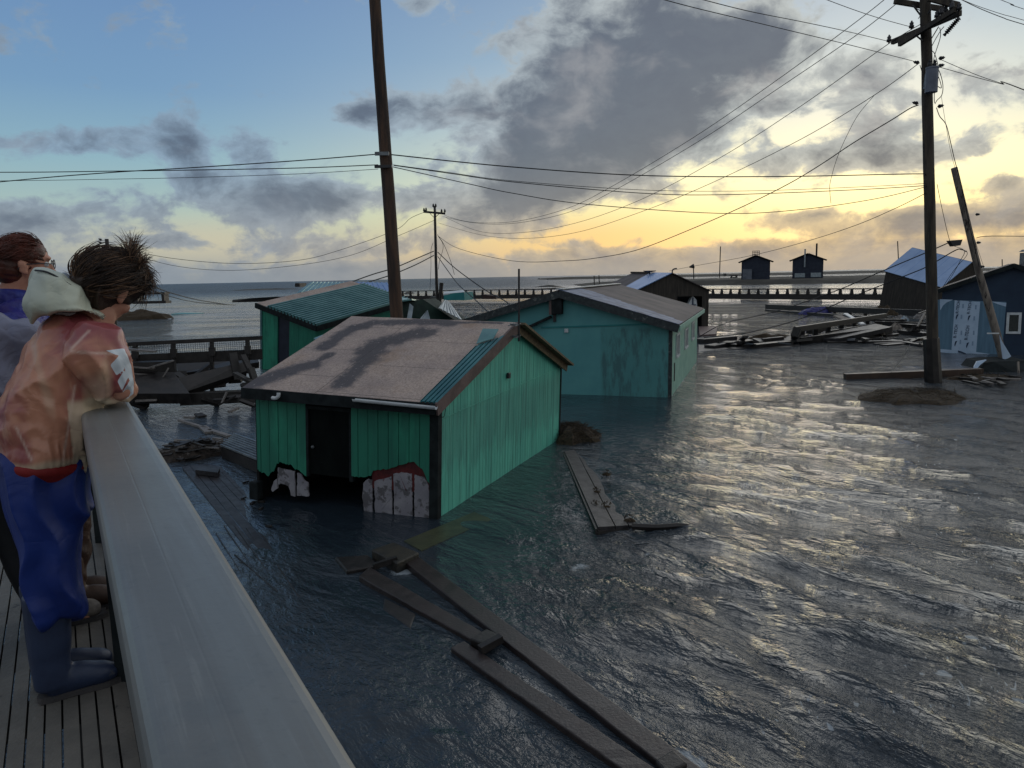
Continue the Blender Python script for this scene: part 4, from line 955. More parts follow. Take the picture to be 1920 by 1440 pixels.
# pole beyond the hair of the leaning person
HPt = at_y(200, 448, 70); HPb = at_y(214, 600, 70); HPb.z = 0
hp = empty('utility_pole', HPb, 'distant leaning utility pole whose crossarm shows above the windblown hair', 'utility pole')
mb = MB(); pole_tube(mb, Vector((0, 0, -.6)), HPt - HPb, .24, .17, 8); mb.build('pole', M_dark, hp, smooth=True)
MB().bar(at_y(183, 471, 70) - HPb, at_y(224, 464, 70) - HPb, .15, .2).build('crossarm', M_dark, hp)
for q in ((191, 456), (194, 463), (191, 450)):
    mb = MB(); insulator(mb, at_y(*q, 70) - HPb, 1.6, d=(-1, 0, .4)); mb.build('insulator', M_hard, hp)
for q, nm in (((735, 508, 737, 545, 110), 'thin distant mast just right of the tall brown pole'), ((1351, 462, 1349, 519, 210), 'thin distant mast standing left of the dark cabins'), ((1683, 452, 1685, 487, 100), 'thin post standing behind the tilted blue roofed shed'), ((1114, 517, 1114.5, 534, 110), 'short piling in the far water left of the garage'), ((1123, 516, 1124, 534, 110), 'short lamp topped piling in the far water left of the garage'), ((1879, 486, 1880, 502, 60), 'thin vent mast standing behind the navy house roof'), ((1300, 498, 1301, 521, 190), 'thin wind sock mast on the far shore')):
    a = at_y(q[0], q[1], q[4]); b_ = at_y(q[2], q[3], q[4]); r_ = .9 * q[4] / F
    thing(MB().tube([b_ - Vector((0, 0, .3)), a], r_, 6), 'mast', M_dark, nm, 'mast')
a = at_y(1301, 499, 190); thing(MB().tube([a, a + Vector((-1.1, 0, -.2))], [.6, .15], 8), 'wind_sock', M_dark, 'small dark wind sock flying over the far shore', 'wind sock')
# floating light box on the cables near the leaning pole
a = at_y(1792, 456, 29.5)
mb = MB(); mb.poly([at_y(x, y, 29.5) for x, y in ((1781, 451), (1805, 449), (1801, 460), (1788, 462))], (0, .25, 0)); thing(mb, 'cable_box', M_hard, 'small dark cable splice box hanging on wires near the leaning pole', 'cable box')

# ---------------------------------------------------------------- cables
def cable(A, B, mids, r, label, grp='cables strung between the poles', n=5, m=M_wire):
    A, B = Vector(A), Vector(B)
    nn = (B - A).cross(Vector((0, 0, 1))).normalized(); P_ = [A]
    for px, py in mids:
        d = ray(px, py); t = (A - CAM).dot(nn) / d.dot(nn); P_.append(CAM + d * t)
    P_.append(B)
    mb = MB(); mb.tube(spline(P_, 7), r * .85, n)
    return thing(mb, 'cable', m, label, 'cable', grp)
NPa = at_y(716, 289, 22.7); NPc = at_y(718, 311, 22.7)
def off(px, py, Y): return at_y(px, py, Y)
L_far = 'black cable sagging between the tall brown pole and the right hand pole'
cable(at_y(734, 290, 22.8), at_y(1733, 329, 28), [(960, 313), (1205, 329), (1460, 331), (1718, 326)], .02, 'uppermost and thickest cable running from the tall brown pole to the right hand pole')
cable(at_y(737, 309, 22.8), at_y(1736, 344, 28), [(840, 323), (960, 339), (1200, 356), (1400, 358), (1600, 351)], .010, 'thin cable second from the top between the two big poles')
cable(at_y(738, 310, 22.8), at_y(1736, 348, 28), [(850, 326), (960, 341), (1200, 362), (1360, 365), (1600, 356)], .015, 'third cable from the top between the two big poles')
cable(at_y(737, 313, 22.8), at_y(1737, 350, 28), [(880, 345), (960, 362), (1100, 383), (1350, 400), (1500, 393), (1640, 373)], .014, 'lowest cable between the two big poles, sagging deepest')
cable(at_y(708, 289, 22.8), off(-500, 392, 26), [(560, 301), (350, 315), (200, 324), (0, 341)], .018, 'highest cable running left from the tall brown pole')
cable(at_y(709, 309, 22.8), off(-500, 322, 26), [(560, 315), (350, 319), (200, 321), (0, 323)], .016, 'middle cable running left from the tall brown pole')
cable(at_y(709, 317, 22.8), off(-500, 342, 26), [(560, 326), (350, 333), (200, 336), (0, 339)], .009, 'lowest thinnest cable running left from the tall brown pole')
FA = lambda px, py: at_y(px, py, 78)
cable(at_y(1672, -12, 29), FA(834, 404), [(1600, 45), (1450, 155), (1300, 258), (1150, 348), (1060, 392), (960, 416), (880, 416)], .017, 'topmost thin line dropping from the right hand pole to the distant pole')
cable(at_y(1682, 6, 29), FA(830, 406), [(1600, 70), (1450, 172), (1310, 265), (1150, 358), (1060, 400), (960, 419), (890, 418)], .017, 'second thin line dropping from the right hand pole to the distant pole')
cable(at_y(1727, 45, 28), FA(836, 408), [(1662, 85), (1500, 200), (1350, 296), (1200, 375), (1080, 418), (980, 436), (900, 434)], .016, 'third thin line dropping from the right hand pole to the distant pole')
cable(at_y(1724, 118, 28), FA(822, 418), [(1640, 178), (1500, 262), (1330, 345), (1200, 398), (1080, 436), (980, 447), (900, 440)], .016, 'fourth thin line dropping from the right hand pole to the distant pole')
cable(at_y(1722, 197, 28), FA(822, 443), [(1705, 204), (1670, 226), (1600, 268), (1540, 308), (1480, 344), (1400, 384), (1300, 428), (1200, 467), (1130, 482), (1060, 489), (960, 489), (860, 466)], .024, 'thick service cable hanging lowest between the right hand and distant poles')
cable(at_y(1640, 178, 25), at_y(1558, 381, 24), [(1610, 214), (1590, 250), (1570, 295), (1557, 340), (1556, 360)], .009, 'broken wire dangling loose beneath the upper lines')
cable(at_y(1525, -10, 24), at_y(1706, 50, 28.3), [(1600, 18), (1655, 36)], .012, 'upper short line entering the right hand pole from the frame top')
cable(at_y(1290, -8, 18), at_y(1664, 77, 29.2), [(1400, 20), (1500, 40), (1580, 57)], .012, 'middle line crossing from the frame top to the slanted crossarm')
cable(at_y(1225, -6, 18), at_y(1722, 117, 28), [(1300, 14), (1400, 38), (1500, 62), (1600, 86)], .012, 'lower line crossing from the frame top to below the slanted crossarm')
cable(at_y(1762, 111, 28), at_y(2300, 322, 32), [(1830, 140), (1880, 157), (1920, 169)], .013, 'upper of two lines running right from beside the transformer')
cable(at_y(1762, 126, 28), at_y(2300, 320, 32), [(1830, 145), (1880, 158), (1920, 168)], .013, 'lower of two lines running right from beside the transformer')
cable(at_y(1796, -4, 26), at_y(2200, 128, 24), [(1835, 15), (1880, 33), (1920, 46)], .014, 'lower of two lines leaving the frame at the top right')
cable(at_y(1800, -2, 26), at_y(2200, 118, 24), [(1835, 12), (1880, 27), (1920, 38)], .010, 'upper of two lines leaving the frame at the top right')
cable(at_y(1862, -6, 24), at_y(2200, 106, 24), [(1900, 9), (1920, 17)], .010, 'short line cutting the top right corner of the sky')
cable(at_y(1756, 202, 28), at_y(1836, 500, 31.2), [(1762, 218), (1774, 234), (1782, 265), (1790, 300), (1803, 348), (1812, 395), (1822, 440)], .017, 'kinked black cable falling from the transformer down the leaning pole')
cable(at_y(1765, 180, 28), at_y(1846, 505, 31), [(1772, 225), (1784, 290), (1800, 345), (1815, 400), (1825, 440)], .008, 'thin guy wire beside the kinked black cable')
cable(at_y(1757, 345, 28), at_y(1781, 452, 29.5), [(1765, 385), (1775, 430)], .012, 'short wire from the right hand pole down to the splice box')
cable(at_y(1831, 446, 31.2), at_y(2200, 446, 38), [(1850, 443), (1920, 443)], .016, 'level cable leaving the leaning pole toward the right edge')
cable(at_y(1255, 508, 59.5), at_y(1736, 362, 28), [(1300, 499), (1400, 481), (1500, 456), (1600, 424), (1680, 390)], .015, 'thin line rising from the dark garage peak to the right hand pole')
cable(at_y(1310, 632, 42), at_y(1783, 453, 29.5), [(1360, 606), (1450, 585), (1560, 548), (1650, 510), (1740, 472)], .026, 'upper of two heavy cables drooping to the water by the garage')
cable(at_y(1320, 633, 38), at_y(1812, 472, 31), [(1400, 624), (1500, 598), (1600, 556), (1700, 516), (1740, 499), (1790, 470), (1803, 468)], .026, 'lower of two heavy cables drooping to the water by the garage')
cable(at_y(1790, 462, 29.5), at_y(1768, 540, 34), [(1808, 470), (1800, 490), (1780, 525)], .012, 'loose wire hanging from the splice box over the blue roof')
cable(at_y(1812, 470, 31), at_y(1764, 544, 34), [(1812, 480), (1790, 505)], .012, 'second loose wire hanging over the pale blue roof')
for k, (pts, Y0, Y1, r_, lb) in enumerate([
    ([(798, 397), (770, 409), (740, 432), (640, 468), (560, 488), (440, 494), (320, 484), (224, 465)], 78, 70, .022, 'faint upper line running left from the distant pole crossarm'),
    ([(814, 413), (780, 428), (740, 445), (660, 478), (560, 497), (430, 507), (320, 497), (224, 468)], 78, 70, .02, 'faint lower line running left from the distant pole'),
    ([(813, 471), (780, 485), (740, 502), (700, 514), (655, 530)], 78, 63, .05, 'upper of two dark service cables from the distant pole to the teal roof'),
    ([(813, 479), (780, 496), (740, 513), (700, 526), (672, 533)], 78, 63, .05, 'lower of two dark service cables from the distant pole to the teal roof'),
    ([(821, 473), (850, 500), (880, 523), (915, 547), (945, 563), (960, 575)], 78, 60, .045, 'upper of two dark service cables falling right from the distant pole'),
    ([(821, 481), (840, 508), (860, 534), (890, 561), (918, 588)], 78, 45, .04, 'lower of two dark service cables falling right from the distant pole'),
    ([(820, 440), (832, 458), (845, 490), (852, 515)], 78, 80, .025, 'fine wire dangling right of the distant pole'),
    ([(812, 455), (808, 470), (808, 500), (806, 545)], 78, 79, .02, 'fine wire dangling left of the distant pole'),
    ([(821, 442), (831, 461), (824, 490), (822, 505)], 78, 78.5, .022, 'looped slack wire against the distant pole'),
    ([(280, 534), (320, 549), (370, 562), (425, 571)], 55, 75, .04, 'upper of two cables trailing into the water at left'),
    ([(278, 541), (320, 556), (370, 567), (440, 572)], 55, 75, .03, 'lower of two cables trailing into the water at left'),
    ([(1671, 698), (1690, 672), (1706, 646)], 27.5, 32, .012, 'thin guy wire slanting up from the floating timber'),
]):
    n_ = len(pts); P_ = [at_y(x, y, Y0 + (Y1 - Y0) * i / (n_ - 1)) for i, (x, y) in enumerate(pts)]
    thing(MB().tube(spline(P_, 6), r_, 5), 'cable', M_wire, lb, 'cable', 'cables strung between the poles')

# ---------------------------------------------------------------- far elevated boardwalk
def far_walk(name, pts, zr, zd, zb, step, label, hw_=.9, postw=.16, group=None):
    P_ = [Vector(p) for p in pts]; r0 = empty(name, Vector((P_[0].x, P_[0].y, 0)), label, 'boardwalk', group)
    o_ = Vector((P_[0].x, P_[0].y, 0))
    deck = MB(); rail = MB(); k = 0
    for a, b_ in zip(P_[:-1], P_[1:]):
        d = (b_ - a); L = d.length; d.normalize(); s = Vector((-d.y, d.x, 0)) * hw_
        if s.y < 0: s = -s
        lo = Vector((0, 0, (zd + zb) / 2)); deck.bar(a + lo - o_, b_ + lo - o_, hw_ * 2, zd - zb)
        for sg in (-1, 1):
            rail.bar(a + s * sg + Vector((0, 0, zr)) - o_, b_ + s * sg + Vector((0, 0, zr)) - o_, .16, .12)
        n_ = int(L / step)
        for i in range(n_):
            q = a + d * (i + .5) * L / n_ + Vector((0, 0, 0)) - o_; k += 1
            mb = MB(); w0, w1 = postw, postw * 1.9; q = q - s
            mb.hexa([q + Vector((-w1, -.1, zd)), q + Vector((w1, -.1, zd)), q + Vector((w1, .1, zd)), q + Vector((-w1, .1, zd)), q + Vector((-w0, -.08, zr)), q + Vector((w0, -.08, zr)), q + Vector((w0, .08, zr)), q + Vector((-w0, .08, zr))])
            mb.build('post', M_dark, r0)
    deck.build('deck', M_dark, r0); rail.build('top_rail', M_dark, r0)
    return r0
far_walk('elevated_boardwalk', [(50.5, 98, 0), (31.2, 119.5, 0), (22, 128, 0)], 1.62, .95, .18, 1.5, 'long dark elevated boardwalk with stout posts, crossing the water beyond the garage', postw=.13)
far_walk('elevated_boardwalk', [(13, 136.5, 0), (-24, 150, 0)], 1.85, .95, .25, 1.6, 'far thin boardwalk with many posts on the water behind the distant pole', postw=.14)
# things adrift / wrecks on the far water
def lump(name, m, c, sx, sy, sz, label, cat, seed=1, n=3, squash=.6, group=None, chips=0):
    c = Vector(c); mb = MB()
    nu, nv = 22, 8
    for j in range(nv + 1):
        for i in range(nu):
            r = (1 - j / nv); a = 2 * math.pi * i / nu
            f = 1 + .38 * mnoise.noise(Vector((math.cos(a) * 1.7, math.sin(a) * 1.7, seed * 3.1))) + .18 * mnoise.noise(Vector((math.cos(a) * 5, math.sin(a) * 5, seed)))
            x = math.cos(a) * r * sx * f; y = math.sin(a) * r * sy * f
            z = sz * (1 - r ** 2) ** .8 * (1 + .5 * mnoise.noise(Vector((x / sx * 2, y / sy * 2, seed * 2.7)))) - .05 + .25 * sz * mnoise.noise(Vector((x / sx * 6, y / sy * 6, seed)))
            mb.v.append((x, y, z))
    for j in range(nv):
        for i in range(nu): mb.f.append((j * nu + i, j * nu + (i + 1) % nu, (j + 1) * nu + (i + 1) % nu, (j + 1) * nu + i))
    rnd = random.Random(seed)
    for _ in range(chips):  # stalks and twigs
        a = rnd.uniform(0, 6.28); r = rnd.random() ** .6; x = math.cos(a) * r * sx * .95; y = math.sin(a) * r * sy * .95; z = sz * (1 - r * r) * .95
        an = rnd.uniform(0, 6.28); L = rnd.uniform(.12, .4) * min(1.2, sx); t = rnd.uniform(-.15, .6)
        p = Vector((x, y, z)); q = p + Vector((math.cos(an) * L, math.sin(an) * L, L * t)); mid = (p + q) / 2 + Vector((0, 0, .03))
        w = rnd.uniform(.004, .009); mb.tube([p, mid, q], [w, w, w * .4], 3, cap=False)
    o = mb.build(name, m, smooth=False); o.location = c; return tag(o, label, cat, group)
def drift(px0, py0, px1, py1, Y, dep, m, label, name='floating_box', cat='box', tilt=0):
    a = at_y(px0, py1, Y); b_ = at_y(px1, py0, Y); c = at_y(px0, py0, Y); d = at_y(px1, py0 + tilt, Y); e = at_y(px1, py1, Y)
    mb = MB().poly([(a.x, Y, a.z - .1), (e.x, Y, e.z - .1), (d.x, Y, d.z), (c.x, Y, c.z)], (0.4, dep, 0)); return thing(mb, name, m, label, cat)
drift(321, 588, 364, 595, 108, 2.5, M_tealp if False else mat('faded_turquoise_paint', C(104, 168, 172), C(92, 154, 160), .5, .6, .05, .1), 'pale turquoise box floating on open water at left')
dr2 = empty('floating_shed', at_y(851, 560, 122).xyz, 'small teal shed with white roof drifting against the far boardwalk', 'shed')
mb = MB(); mb.poly([at_y(832, 563, 122), at_y(871, 563, 121), at_y(870, 548, 121), at_y(832, 551, 122)], (1.2, 4, 0)); mb.build('wall', M_teal, dr2, world_co=True)
mb = MB(); mb.slab([at_y(831, 551, 122), at_y(871, 547.5, 121), at_y(869, 543.5, 125), at_y(833, 547, 126)], .25); mb.build('roof', M_white, dr2, world_co=True)
drift(905, 552, 930, 559.5, 118, 2, mat('rust_brown_hull', C(58, 40, 38), C(46, 34, 34), 1, .7), 'low brown wreck piled against the far boardwalk', 'floating_wreck', 'wreck', tilt=3)
drift(804, 557, 818, 563, 118, 2, M_dark, 'dark wreck fragment left of the distant pole base', 'floating_wreck', 'wreck')
drift(553, 531, 562, 537, 140, 3, M_dark, 'tiny dark box far out near the horizon', 'floating_box')
mb = MB(); mb.poly([at_y(435, 567, 95), at_y(485, 566, 93), at_y(535, 559, 90), at_y(520, 556, 90), at_y(470, 559, 93), at_y(436, 562, 95)], (1, 2.5, 0)); thing(mb, 'capsized_hull', M_dark, 'long low dark hull awash left of the corrugated shed', 'boat')
mb = MB(); mb.box((-.3, 0, 0), (3.6, 1.5, .3)); mb.box((0, .1, .3), (.3, 1.4, 1.1)); mb.box((3.1, .1, .3), (3.4, 1.4, 1.1)); mb.box((0, .1, 1.05), (3.5, 1.5, 1.3))
o = mb.build('floating_dock', M_dark); o.location = at_y(253, 570, 90); tag(o, 'small dark framed dock section floating right of the windblown head', 'dock')
lump('debris_mound', M_grass, at_z(262, 598), 3.4, 3.0, 1.1, 'dark mound of debris in the water beside the leaning person', 'debris', 5, chips=60)
for (x0, x1, y, Y_) in ((1005, 1050, 530, 300), (985, 1110, 534.5, 240), (757, 776, 534, 220), (440, 560, 534.5, 420), (1010, 1160, 522, 900)):
    a = at_y(x0, y, Y_); b_ = at_y(x1, y, Y_); o = lump('mud_bank', M_land, Vector(((a.x + b_.x) / 2, Y_, 0)), (b_.x - a.x) / 2, 6 if Y_ < 350 else 20, .55 if Y_ < 500 else 1.6, None, None, x0)
    tag(o, kind='structure')
# ---------------------------------------------------------------- wrecked boardwalk at left, between the rail and the green sheds
WY = 28.5
wr = empty('collapsed_boardwalk', at_z(360, 745).xyz, 'collapsed dark boardwalk with broken planks and leaning railing, left of the green sheds', 'boardwalk')
def wp(px, py, Y=WY): return at_y(px, py, Y)
def part_w(mb, name, m=M_dark): return mb.build(name, m, wr, world_co=True)
mb = MB(); mb.bar(wp(225, 646, 27.6), wp(492, 633, 29.4), .12, .14); part_w(mb, 'top_rail')
for px, y0, y1 in ((253, 642, 678), (325, 640, 735), (397, 637, 735), (464, 634, 700)):
    Y_ = 27.6 + (px - 225) * 1.8 / 267
    mb = MB(); mb.bar(wp(px, y0, Y_), wp(px + 1, y1, Y_), .13, .13, up=(0, 1, 0)); mb.bar(wp(px, y0 + 14, Y_ - .1), wp(px + 1, y0 + 30, Y_ - .1), .22, .12, up=(0, 1, 0)); part_w(mb, 'post')
# wire mesh below the rail
m = bpy.data.materials.new('wire_mesh_net'); m.use_nodes = True; T = NT(m.node_tree); b = T.n['Principled BSDF']; b.inputs['Base Color'].default_value = C(120, 128, 136); b.inputs['Metallic'].default_value = .4
sx = sepxyz(T, T.node('ShaderNodeTexCoord').outputs['Object'])
fx = T.math('FRACT', T.math('MULTIPLY', sx[0], 14)); fz = T.math('FRACT', T.math('MULTIPLY', sx[2], 14))
T.put(b.inputs['Alpha'], T.math('MAXIMUM', T.math('LESS_THAN', fx, .16), T.math('LESS_THAN', fz, .16))); M_net = m
mb = MB(); mb.slab([wp(228, 668, 27.7), wp(490, 658, 29.5), wp(490, 636, 29.5), wp(228, 647, 27.7)], .01); part_w(mb, 'mesh_panel', M_net)
mb = MB(); mb.bar(wp(228, 676, 27.7), wp(492, 664, 29.5), .12, .40); part_w(mb, 'side_beam')
mb = MB(); mb.bar(wp(228, 706, 26.9), wp(330, 702, 27.4), .5, 1.0); part_w(mb, 'crib_box')
mb = MB(); mb.slab([wp(322, 722, 26.5), wp(462, 688, 28.2), wp(462, 706, 28.0), wp(330, 752, 26)], .3); part_w(mb, 'fallen_deck')
mb = MB(); mb.slab([wp(240, 715, 27), wp(330, 716, 27), wp(360, 757, 25.6), wp(250, 757, 25.6)], .4); part_w(mb, 'fallen_deck')
mb = MB(); mb.slab([wp(330, 690, 29), wp(480, 675, 30.5), wp(486, 690, 29.5), wp(336, 712, 28.2)], .25); part_w(mb, 'fallen_deck')
for (a, b_, w, h, Y0, Y1, mm, nm) in [((228, 654), (292, 659), .3, .06, 27, 27.2, M_plank, 'broken_plank'), ((278, 690), (325, 676), .16, .05, 26.6, 26.9, M_plank, 'broken_plank'), ((330, 700), (362, 722), .28, .1, 27, 26.6, M_dark, 'broken_plank'), ((358, 712), (392, 685), .30, .12, 27, 27.4, M_dark, 'broken_plank'), ((455, 666), (478, 712), .2, .1, 27.6, 27.2, M_dark, 'broken_plank'), ((436, 662), (446, 712), .28, .12, 27.8, 27.5, M_dark, 'broken_plank'), ((246, 688), (290, 691), .2, .04, 26.7, 26.8, M_plank, 'broken_plank'), ((245, 700), (284, 702), .2, .04, 26.7, 26.8, M_plank, 'broken_plank'), ((300, 716), (316, 690), .07, .05, 26.5, 26.6, M_plank, 'broken_plank'), ((256, 751), (296, 749), .3, .06, 25.5, 25.6, M_plank, 'broken_plank'), ((386, 744), (412, 742), .2, .05, 26.3, 26.4, M_plank, 'broken_plank'), ((416, 756), (425, 735), .06, .05, 25.6, 25.8, M_plank, 'broken_plank'), ((410, 760), (442, 742), .05, .05, 25.5, 25.8, M_dark, 'broken_plank'), ((440, 700), (490, 726), .25, .1, 26.8, 26.5, M_dark, 'broken_plank'), ((470, 690), (488, 745), .25, .12, 27, 26.8, M_dark, 'broken_plank'), ((340, 748), (470, 742), .5, .4, 26.2, 26.6, M_dark, 'broken_plank')]:
    o = thing(MB().bar(wp(*a, Y0), wp(*b_, Y1), w, h), nm, mm, ('pale' if mm is M_plank else 'blackened') + ' broken plank lying in the wreck of the collapsed boardwalk', 'plank', 'broken planks in the collapsed boardwalk')
rn = random.Random(3)
for i in range(26):
    px = rn.uniform(235, 480); py = rn.uniform(700, 752); Y_ = 28.2 - (py - 700) * .045; L = rn.uniform(12, 46); an = rn.uniform(-.35, .35)
    thing(MB().bar(wp(px, py, Y_), wp(px + L * math.cos(an), py + L * math.sin(an), Y_ + rn.uniform(-.3, .3)), rn.uniform(.1, .3), rn.uniform(.05, .14), roll=rn.uniform(-.6, .6)), 'broken_plank', M_dark, 'blackened broken plank lying in the wreck of the collapsed boardwalk', 'plank', 'broken planks in the collapsed boardwalk')
# flooded planking, pallet of ribbed sheet, heap of debris
def zq(px, py, z=.03): return at_z(px, py, z)
sub = empty('sunken_boardwalk', zq(400, 910).xyz, 'grey planked boardwalk just awash between the railing and the green shed', 'boardwalk')
for _a, _b in (((420, 985), (470, 1060)), ((440, 985), (500, 1070)), ((405, 1000), (452, 1075)), ((462, 990), (482, 1018)), ((520, 1060), (560, 1120)), ((440, 1040), (520, 1110))):
    thing(MB().bar(zq(*_a, .012), zq(*_b, -.004), .014, .02), 'floating_twig', M_dark, 'thin dark stick awash beyond the lower end of the sunken boardwalk', 'twig', 'sticks beyond the sunken boardwalk')
rows = [((338, 872), (470, 1040)), ((352, 868), (500, 1050)), ((368, 868), (520, 1040)), ((384, 868), (470, 960)), ((400, 870), (468, 940)), ((412, 872), (462, 925))]
for i in range(len(rows) - 1):
    a0, a1 = rows[i]; b0, b1 = rows[i + 1]
    q = [zq(*a0, .035), zq(*b0, .035), zq(*b1, .0), zq(*a1, .0)]; c = sum(q, Vector()) / 4
    q = [c + (p - c) * .93 + Vector((0, 0, rn.uniform(-.006, .006))) for p in q]
    MB().slab(q, -.05 if False else .05, n=(0, 0, 1)).build('plank', M_wet, sub, world_co=True)
lump('debris_heap', mat('broken_bark_heap', C(58, 48, 40), C(34, 28, 26), 10, .8, .1, 1.0, (1, 1, 1), 40, spots=(C(104, 96, 92), 5, .62), bdist=.05), zq(360, 852, 0), 1.0, .85, .34, 'heap of broken wood chips floating above the sunken boardwalk', 'debris', 9, chips=0)
for i in range(46):
    a = rn.uniform(0, 6.28); r = rn.random() ** .7; c = zq(360, 852, .0) + Vector((math.cos(a) * r * .95, math.sin(a) * r * .8, .30 * (1 - r * r) + .04))
    an = rn.uniform(-.8, .8) + .2; L = rn.uniform(.1, .32); dv = Vector((math.cos(an) * L, math.sin(an) * L, rn.uniform(-.05, .05)))
    mm = M_plank if rn.random() < .3 else M_dark
    thing(MB().bar(c - dv, c + dv, rn.uniform(.04, .13), .03, roll=rn.uniform(-.4, .4)), 'wood_chip', mm, 'splintered wood piece on the floating debris heap', 'wood piece', 'wood pieces on the debris heap')
thing(MB().slab([zq(366, 881, .14), zq(408, 886, .14), zq(412, 878, .14), zq(372, 873, .14)], .1, n=(0, 0, 1)), 'loose_board', M_wet, 'short loose board lying just below the debris heap', 'board')
M_rib2 = mat('dull_grey_ribbed_sheet', C(126, 134, 140), C(92, 100, 108), 2.0, .35, .1, .1, metal=.5)
pal = empty('ribbed_panel', zq(450, 840, .3).xyz, 'floating panel of pale ribbed sheet left of the green shed', 'panel')
q = [zq(414, 836, .3), zq(482, 863, .3), zq(500, 830, .3), zq(440, 812, .3)]
dirp = (q[1] - q[0]); q[1] = q[0] + dirp * 1.25; q[2] = q[3] + dirp * 1.25
mb = MB(); ribbed(mb, [q[0], q[3], q[2], q[1]][::-1] if False else [q[3], q[0], q[1], q[2]], 8, .035, .3); mb.build('ribbed_sheet', M_rib2, pal, world_co=True)
mb = MB(); mb.slab([p - Vector((0, 0, .03)) for p in q], .26, n=(0, 0, 1)); mb.build('underframe', M_dark, pal, world_co=True)
for a, b_, w in (((336, 788), (386, 803), .1), ((380, 800), (392, 811), .22), ((392, 806), (430, 818), .14), ((355, 782), (364, 783), .1), ((371, 776), (380, 781), .25), ((400, 822), (416, 824), .1), ((345, 782), (362, 784), .05), ((430, 772), (446, 765), .12)):
    thing(MB().bar(zq(*a, .04), zq(*b_, .04), w, .06), 'floating_board', M_plank if w != .25 else M_dark, 'narrow board floating on the rippled water left of the green shed', 'board', 'boards floating left of the green shed')
for (px, py) in ((468, 925), (452, 935), (455, 905), (486, 955), (500, 985), (470, 945), (484, 940)):
    thing(MB().bar(zq(px, py, .02), zq(px + rn.uniform(6, 18), py + rn.uniform(-5, 8), .03), .05, .03), 'floating_twig', M_dark, 'small dark twig floating at the left corner of the green shed', 'twig', 'twigs beside the green shed')

# ---------------------------------------------------------------- long beams in the foreground
def beam(tl, tr, br, bl, z0, z1, th, name, m, label, group=None, bev=.012):
    q = [at_z(*tl, z1), at_z(*tr, z1), at_z(*br, z0), at_z(*bl, z0)]
    nseg = 24; mb = MB(); vs = []; fs = []
    for i in range(nseg + 1):
        t = i / nseg; l = q[0].lerp(q[3], t); r = q[1].lerp(q[2], t); w = Vector((random.uniform(-.004, .004), random.uniform(-.004, .004), random.uniform(-.003, .003)))
        vs += [l + w, r + w, r + w - Vector((0, 0, th)), l + w - Vector((0, 0, th))]
    for i in range(nseg):
        a = i * 4; b_ = a + 4
        fs += [(a, a + 1, b_ + 1, b_), (a + 1, a + 2, b_ + 2, b_ + 1), (a + 2, a + 3, b_ + 3, b_ + 2), (a + 3, a, b_, b_ + 3)]
    fs += [(3, 2, 1, 0), (nseg * 4, nseg * 4 + 1, nseg * 4 + 2, nseg * 4 + 3)]
    mb.add(vs, [f[::-1] for f in fs]); o = thing(mb, name, m, label, 'beam', group)
    bm_ = o.modifiers.new('bevel', 'BEVEL'); bm_.width = bev; bm_.segments = 2; bm_.limit_method = 'ANGLE'; bm_.angle_limit = R_(50); return o
beam((752, 1048), (778, 1038), (1345, 1462), (1278, 1462), .075, .09, .2, 'floating_beam', M_beam, 'longest brown beam, right one of the floating pair, running out of frame bottom')
beam((672, 1080), (692, 1062), (914, 1190), (893, 1204), .06, .08, .16, 'floating_beam', M_beam, 'short upper left brown beam lying beside the longest floating beam')
beam((845, 1214), (870, 1201), (1262, 1462), (1196, 1462), .07, .06, .18, 'floating_beam', M_beam, 'lower left brown beam running parallel to the longest floating beam')
def blk(pts, z, th, m, label, name='timber_block'):
    q = [at_z(x, y, z) for x, y in pts]; mb = MB().slab(q, th, n=(0, 0, 1)) if False else MB().poly(q, (0, 0, -th)); o = thing(mb, name, m, label, 'timber block')
    bm_ = o.modifiers.new('bevel', 'BEVEL'); bm_.width = .02; bm_.segments = 2; return o
blk([(696, 1030), (738, 1016), (786, 1036), (744, 1056)], .16, .3, M_plank if False else mat('mossy_block', C(58, 54, 46), C(36, 36, 34), 5, .5, .1, .5), 'wet dark timber block bridging the tops of the floating beams')
blk([(880, 1196), (912, 1178), (938, 1190), (908, 1208)], .13, .2, M_dark, 'small dark block wedged between the floating beams midway')
blk([(628, 1044), (690, 1040), (712, 1060), (650, 1070)], .06, .2, M_dark, 'dark half sunken block left of the beam tops')
blk([(720, 1120), (780, 1150), (770, 1178), (718, 1140)], .02, .2, M_dark, 'black sunken block below the short upper beam')
blk([(1228, 1424), (1262, 1404), (1290, 1430), (1250, 1450)], .12, .15, M_dark, 'dark block between the beams at the bottom edge')
for (a, b_, w) in (((900, 1218), (940, 1196), .09), ((700, 1062), (745, 1048), .07)):
    thing(MB().bar(at_z(*a, .1), at_z(*b_, .16), w, .08), 'cross_piece', M_dark, 'short dark cross piece nailed between the floating beams', 'cross piece', 'cross pieces between the beams')
thing(MB().poly([at_z(757, 1014, .02), at_z(790, 1032, .02), at_z(925, 973, .0), at_z(900, 955, .0)], (0, 0, -.06)), 'sunken_plank', mat('algae_green_plank', C(70, 74, 54), C(54, 60, 46), 4, .4, .1, .3), 'greenish wide plank awash between the beams and the green shed', 'plank')
